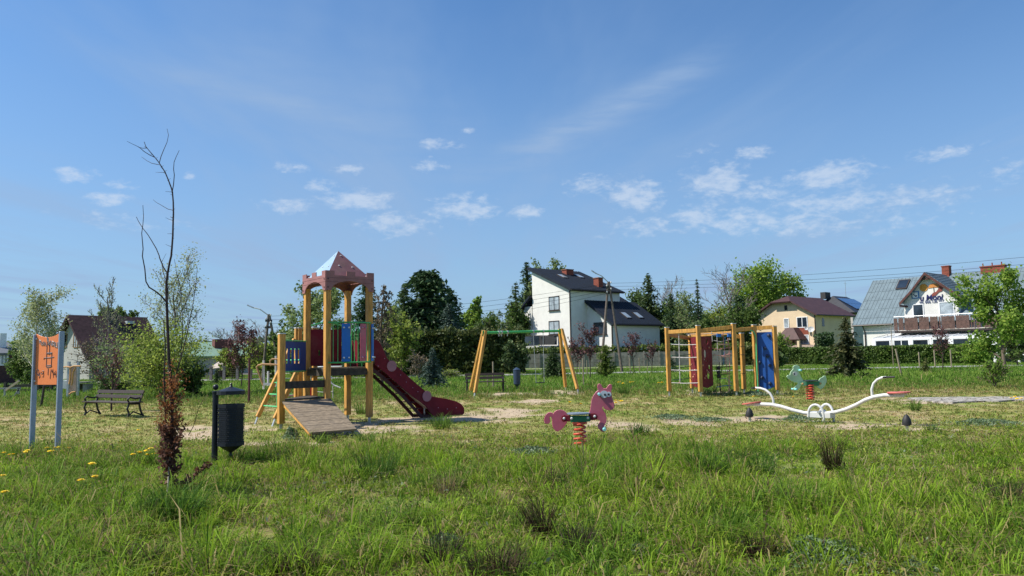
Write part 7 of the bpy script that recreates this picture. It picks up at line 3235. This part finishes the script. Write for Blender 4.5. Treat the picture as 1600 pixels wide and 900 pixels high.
SEDGE = [(.025, .015, .011), (.045, .026, .018), (.055, .03, .02), (.12, .085, .05), (.06, .08, .02)]
SEDGEG = [(.06, .09, .03), (.04, .06, .02), (.09, .07, .04), (.05, .03, .025)]
DG = [(.05, .12, .018), (.08, .16, .03), (.04, .09, .015)]
DGD = [(.03, .085, .010), (.06, .13, .018), (.10, .20, .03)]
LG = [(.13, .22, .04), (.17, .27, .05), (.09, .16, .03)]
DRYG = [(.40, .32, .17), (.26, .19, .10), (.14, .16, .05), (.07, .045, .03)]
for i, (x, y, w, h, cl, n, ln, lb, cat) in enumerate((
        (1300, 735, 46, 50, SEDGE, 220, .35, 'dark brown spiky tuft standing alone below the seesaw', 'plant'),
        (848, 838, 70, 58, SEDGE, 260, .75, 'black-brown spiky tuft leaning left at the centre of the foreground', 'plant'),
        (868, 765, 80, 34, SEDGEG, 220, .6, 'brown-green tuft below the horse rider', 'plant'),
        (775, 905, 150, 52, SEDGE, 420, .7, 'wide dark brown tuft at the bottom edge, right of centre', 'plant'),
        (690, 880, 110, 50, SEDGEG, 300, .6, 'brown tuft at the bottom edge below the tower', 'plant'),
        (455, 905, 130, 50, SEDGE, 320, .7, 'dark tuft at the bottom edge below the ramp', 'plant'),
        (230, 895, 90, 44, SEDGEG, 260, .7, 'brown-green tuft at the bottom edge below the sapling', 'plant'),
        (1185, 868, 90, 36, SEDGE, 260, .7, 'dull purple-brown tuft at the bottom right of centre', 'plant'),
        (905, 860, 90, 44, SEDGEG, 260, .6, 'mixed brown and green tuft right of the leaning dark one', 'plant'),
        (1108, 744, 100, 46, DG, 360, .8, 'large dark green grass tuft right of the horse rider', 'grass tuft'),
        (1190, 742, 80, 40, DG, 260, .7, 'dark green grass tuft just right of the largest one', 'grass tuft'),
        (975, 748, 60, 40, LG, 200, .6, 'fresh light green grass tuft below the horse rider', 'grass tuft'),
        (590, 745, 110, 42, DG, 320, .6, 'tall green grass tuft below the ramp', 'grass tuft'),
        (505, 690, 44, 14, LG, 140, .6, 'light grass tuft at the foot of the ramp', 'grass tuft'),
        (572, 690, 60, 18, LG, 160, .7, 'light grass tuft in the ramp shadow', 'grass tuft'),
        (690, 668, 52, 22, LG, 200, .7, 'bright grass tuft under the end of the slide', 'grass tuft'),
        (565, 645, 40, 20, LG, 140, .6, 'grass tuft behind the ramp between two posts', 'grass tuft'),
        (1000, 680, 44, 22, DG, 150, .8, 'dark green tuft right of the horse rider hoof', 'grass tuft'),
        (975, 616, 36, 22, DG, 120, .9, 'dark green tuft behind the horse head', 'grass tuft'),
        (1455, 672, 34, 12, DG, 120, 1.0, 'leafy green weed right of the free-standing bumper', 'plant'),
        (1430, 640, 28, 18, LG, 90, .8, 'green tuft growing on the near edge of the paved path', 'grass tuft'),
        (1575, 790, 70, 44, SEDGEG, 200, .8, 'dark stiff tuft at the right edge', 'plant'),
        (273, 818, 115, 62, DGD, 800, .85, 'thick dark green grass clump around the sapling foot', 'grass tuft'),
        (700, 770, 70, 36, DRYG, 160, .7, 'straw-coloured tuft left of the brown-green tuft', 'grass tuft'),
        (1110, 612, 60, 10, DG, 120, .7, 'low grass under the maroon climbing wall', 'grass tuft'),
        (375, 722, 60, 26, DG, 200, .6, 'dark grass clump under the near litter bin', 'grass tuft'))):
    tuft('grass_tuft' if cat == 'grass tuft' else 'sedge_tuft', lb, x, y, w, h, cl, 200 + i, n=n, lean=ln * 1.15, wind=3.0 if 'leaning left' in lb else 0, cat=cat, group='tufts in the meadow', w=.006 if y > 690 else .011)

L_SAGE = leafmat('sage_grey_leaf', [(.05, .10, .035), (.11, .17, .08), (.24, .30, .20)], .2)
for i, (x, y, w, h, lb) in enumerate(((1290, 868, 150, 34, 'wide grey-blue sage patch at the bottom right'), (835, 706, 66, 11, 'grey-green sage patch left of the red spring'),
                                      (455, 684, 40, 22, 'blue-green leafy weed between the tower post and the ramp'), (1248, 657, 50, 12, 'green-grey weed left of the seesaw cradle'),
                                      (1545, 662, 100, 10, 'flat grey-green patch right of the seesaw'), (695, 846, 46, 14, 'small bluish sage patch below the tower'),
                                      (1440, 895, 60, 24, 'silvery sage clump at the bottom right edge'), (1050, 652, 60, 6, 'thin bluish patch left of the seesaw'),
                                      (1112, 656, 46, 5, 'small bluish patch beside the seesaw seat'), (1000, 862, 34, 14, 'leafy rosette weed at the bottom centre'),
                                      (1180, 617, 40, 8, 'dark weed at the foot of the blue board'))):
    b = G(x, y)
    k = FPX / b.y
    nr = np.random.RandomState(300 + i)
    n = int(520 + w * 11)
    W, H = w / k, h / k * .8
    dpt = max(.12, min(W * .5, .5))
    u = nr.randn(n) * .5
    v_ = nr.randn(n) * .5
    hh = np.clip(1 - (u * u + v_ * v_) * .8, .1, 1) * (.3 + .7 * fbm(u * 3 + 5, v_ * 3, 3, 1.0) * 1.6)
    if 'between the tower post' in lb:
        u, v_ = u * .6, v_ * .6
    c = np.stack([b.x + u * W / 2, b.y + v_ * dpt, np.clip(hh * H * nr.rand(n) ** .6, .01, 9)], 1)
    vv, ff = leafquads(c, .03 + .0012 * b.y, nr, .4)
    o = npmesh('sage_patch', vv, ff, 4, L_SAGE if 'leafy green' not in lb else L_MID, origin=tuple(b))
    tag(o, lb, 'plant', 'weed patches on the playground')

# dandelions
DAND = mat('dandelion_yellow', (.88, .60, .015), .6, .12, 30)
STEM = mat('dandelion_stem', (.16, .22, .07), .6)
LEAFD = mat('dandelion_leaf', (.05, .11, .02), .6)


def dandelion_proto(label, base, h, r, grp, tilt):
    t = thing('dandelion', label, 'dandelion', tuple(base), grp)
    q = MB()
    q.tube([base, base + Z * h * .6, base + Z * h + Vector((tilt, 0, 0))], [.004, .003, .003], 5)
    q.build('stem', STEM, t)
    c = base + Z * h + Vector((tilt, 0, 0))
    q = MB()
    for ring_, (rr, el_) in enumerate(((1.0, .15), (.78, .5), (.5, .9))):
        n = 13 - ring_ * 3
        for k in range(n):
            a = 2 * math.pi * (k + ring_ * .4) / n
            d = Vector((math.cos(a) * math.cos(el_), math.sin(a) * math.cos(el_), math.sin(el_)))
            s = Vector((-math.sin(a), math.cos(a), 0))
            q.add([c - s * r * .1, c + d * r * rr * .7 - s * r * .17, c + d * r * rr, c + d * r * rr * .7 + s * r * .17, c + s * r * .1], [(0, 1, 2, 3, 4)])
    q.lathe(c, [(r * .35, -.003), (r * .5, .01), (r * .3, .018)], 8)
    q.build('flower_head', DAND, t)
    return t


clusters = (
    ([(72, 709), (77, 712), (82, 708), (88, 709), (95, 710), (101, 708), (81, 716), (107, 707)], 'dandelion in the cluster at the foot of the right sign post', .05),
    ([(5, 715), (15, 717), (22, 717), (35, 714), (43, 712), (2, 758)], 'dandelion in the loose row left of the sign posts', .05),
    ([(206, 722), (214, 718), (220, 719), (228, 716), (236, 713), (240, 717), (226, 721)], 'dandelion in the cluster left of the foreground sapling', .06),
    ([(141, 748), (151, 762), (139, 768), (124, 774)], 'dandelion of the four scattered in tall grass below the sapling cluster', .10),
    ([(962, 630), (967, 629), (971, 631), (964, 633)], 'dandelion in the clump behind the horse muzzle', .08),
    ([(966, 600), (970, 599), (974, 601)], 'dandelion in the clump beyond the horse ears', .10),
    ([(985, 600), (990, 599)], 'dandelion in the small clump right of the horse ears', .10),
    ([(1029, 601), (1035, 600)], 'dandelion next to the first climbing frame post', .10),
    ([(1580, 627), (1588, 625), (1596, 626), (1590, 629)], 'dandelion in the clump at the right end of the path', .09),
    ([(890, 631), (907, 633), (1178, 621), (1240, 622)], 'dandelion of those standing singly in the short turf', .05),
    ([(336, 612), (214, 685), (5, 790)], 'dandelion of those standing alone in the left-hand grass', .07))
protos = {}
di = 0
for pts, lb, h in clusters:
    first = None
    ORD = ['leftmost', 'second from the left', 'third from the left', 'fourth from the left', 'fifth from the left', 'sixth from the left', 'seventh from the left', 'rightmost']
    pts = sorted(pts)
    for pi_, (x, y) in enumerate(pts):
        o_ = 'rightmost' if pi_ == len(pts) - 1 and pi_ else ORD[pi_]
        b = G(x, y + 8 if y > 690 else y + 2)
        s = max(1.0, b.y / 17.0)
        if first is None:
            first = dandelion_proto(o_ + ' ' + lb, b, h + (.13 if b.y < 15 else .04), .050 * s, 'dandelions: ' + lb, .01)
        else:
            c = copy_tree(first)
            c.location = b
            c['label'] = o_ + ' ' + lb
            c.rotation_euler = (random.uniform(-.2, .2), random.uniform(-.2, .2), random.uniform(0, 6))
            c.scale = (random.uniform(.8, 1.15),) * 3
            ROOT[c.name] = tuple(b)
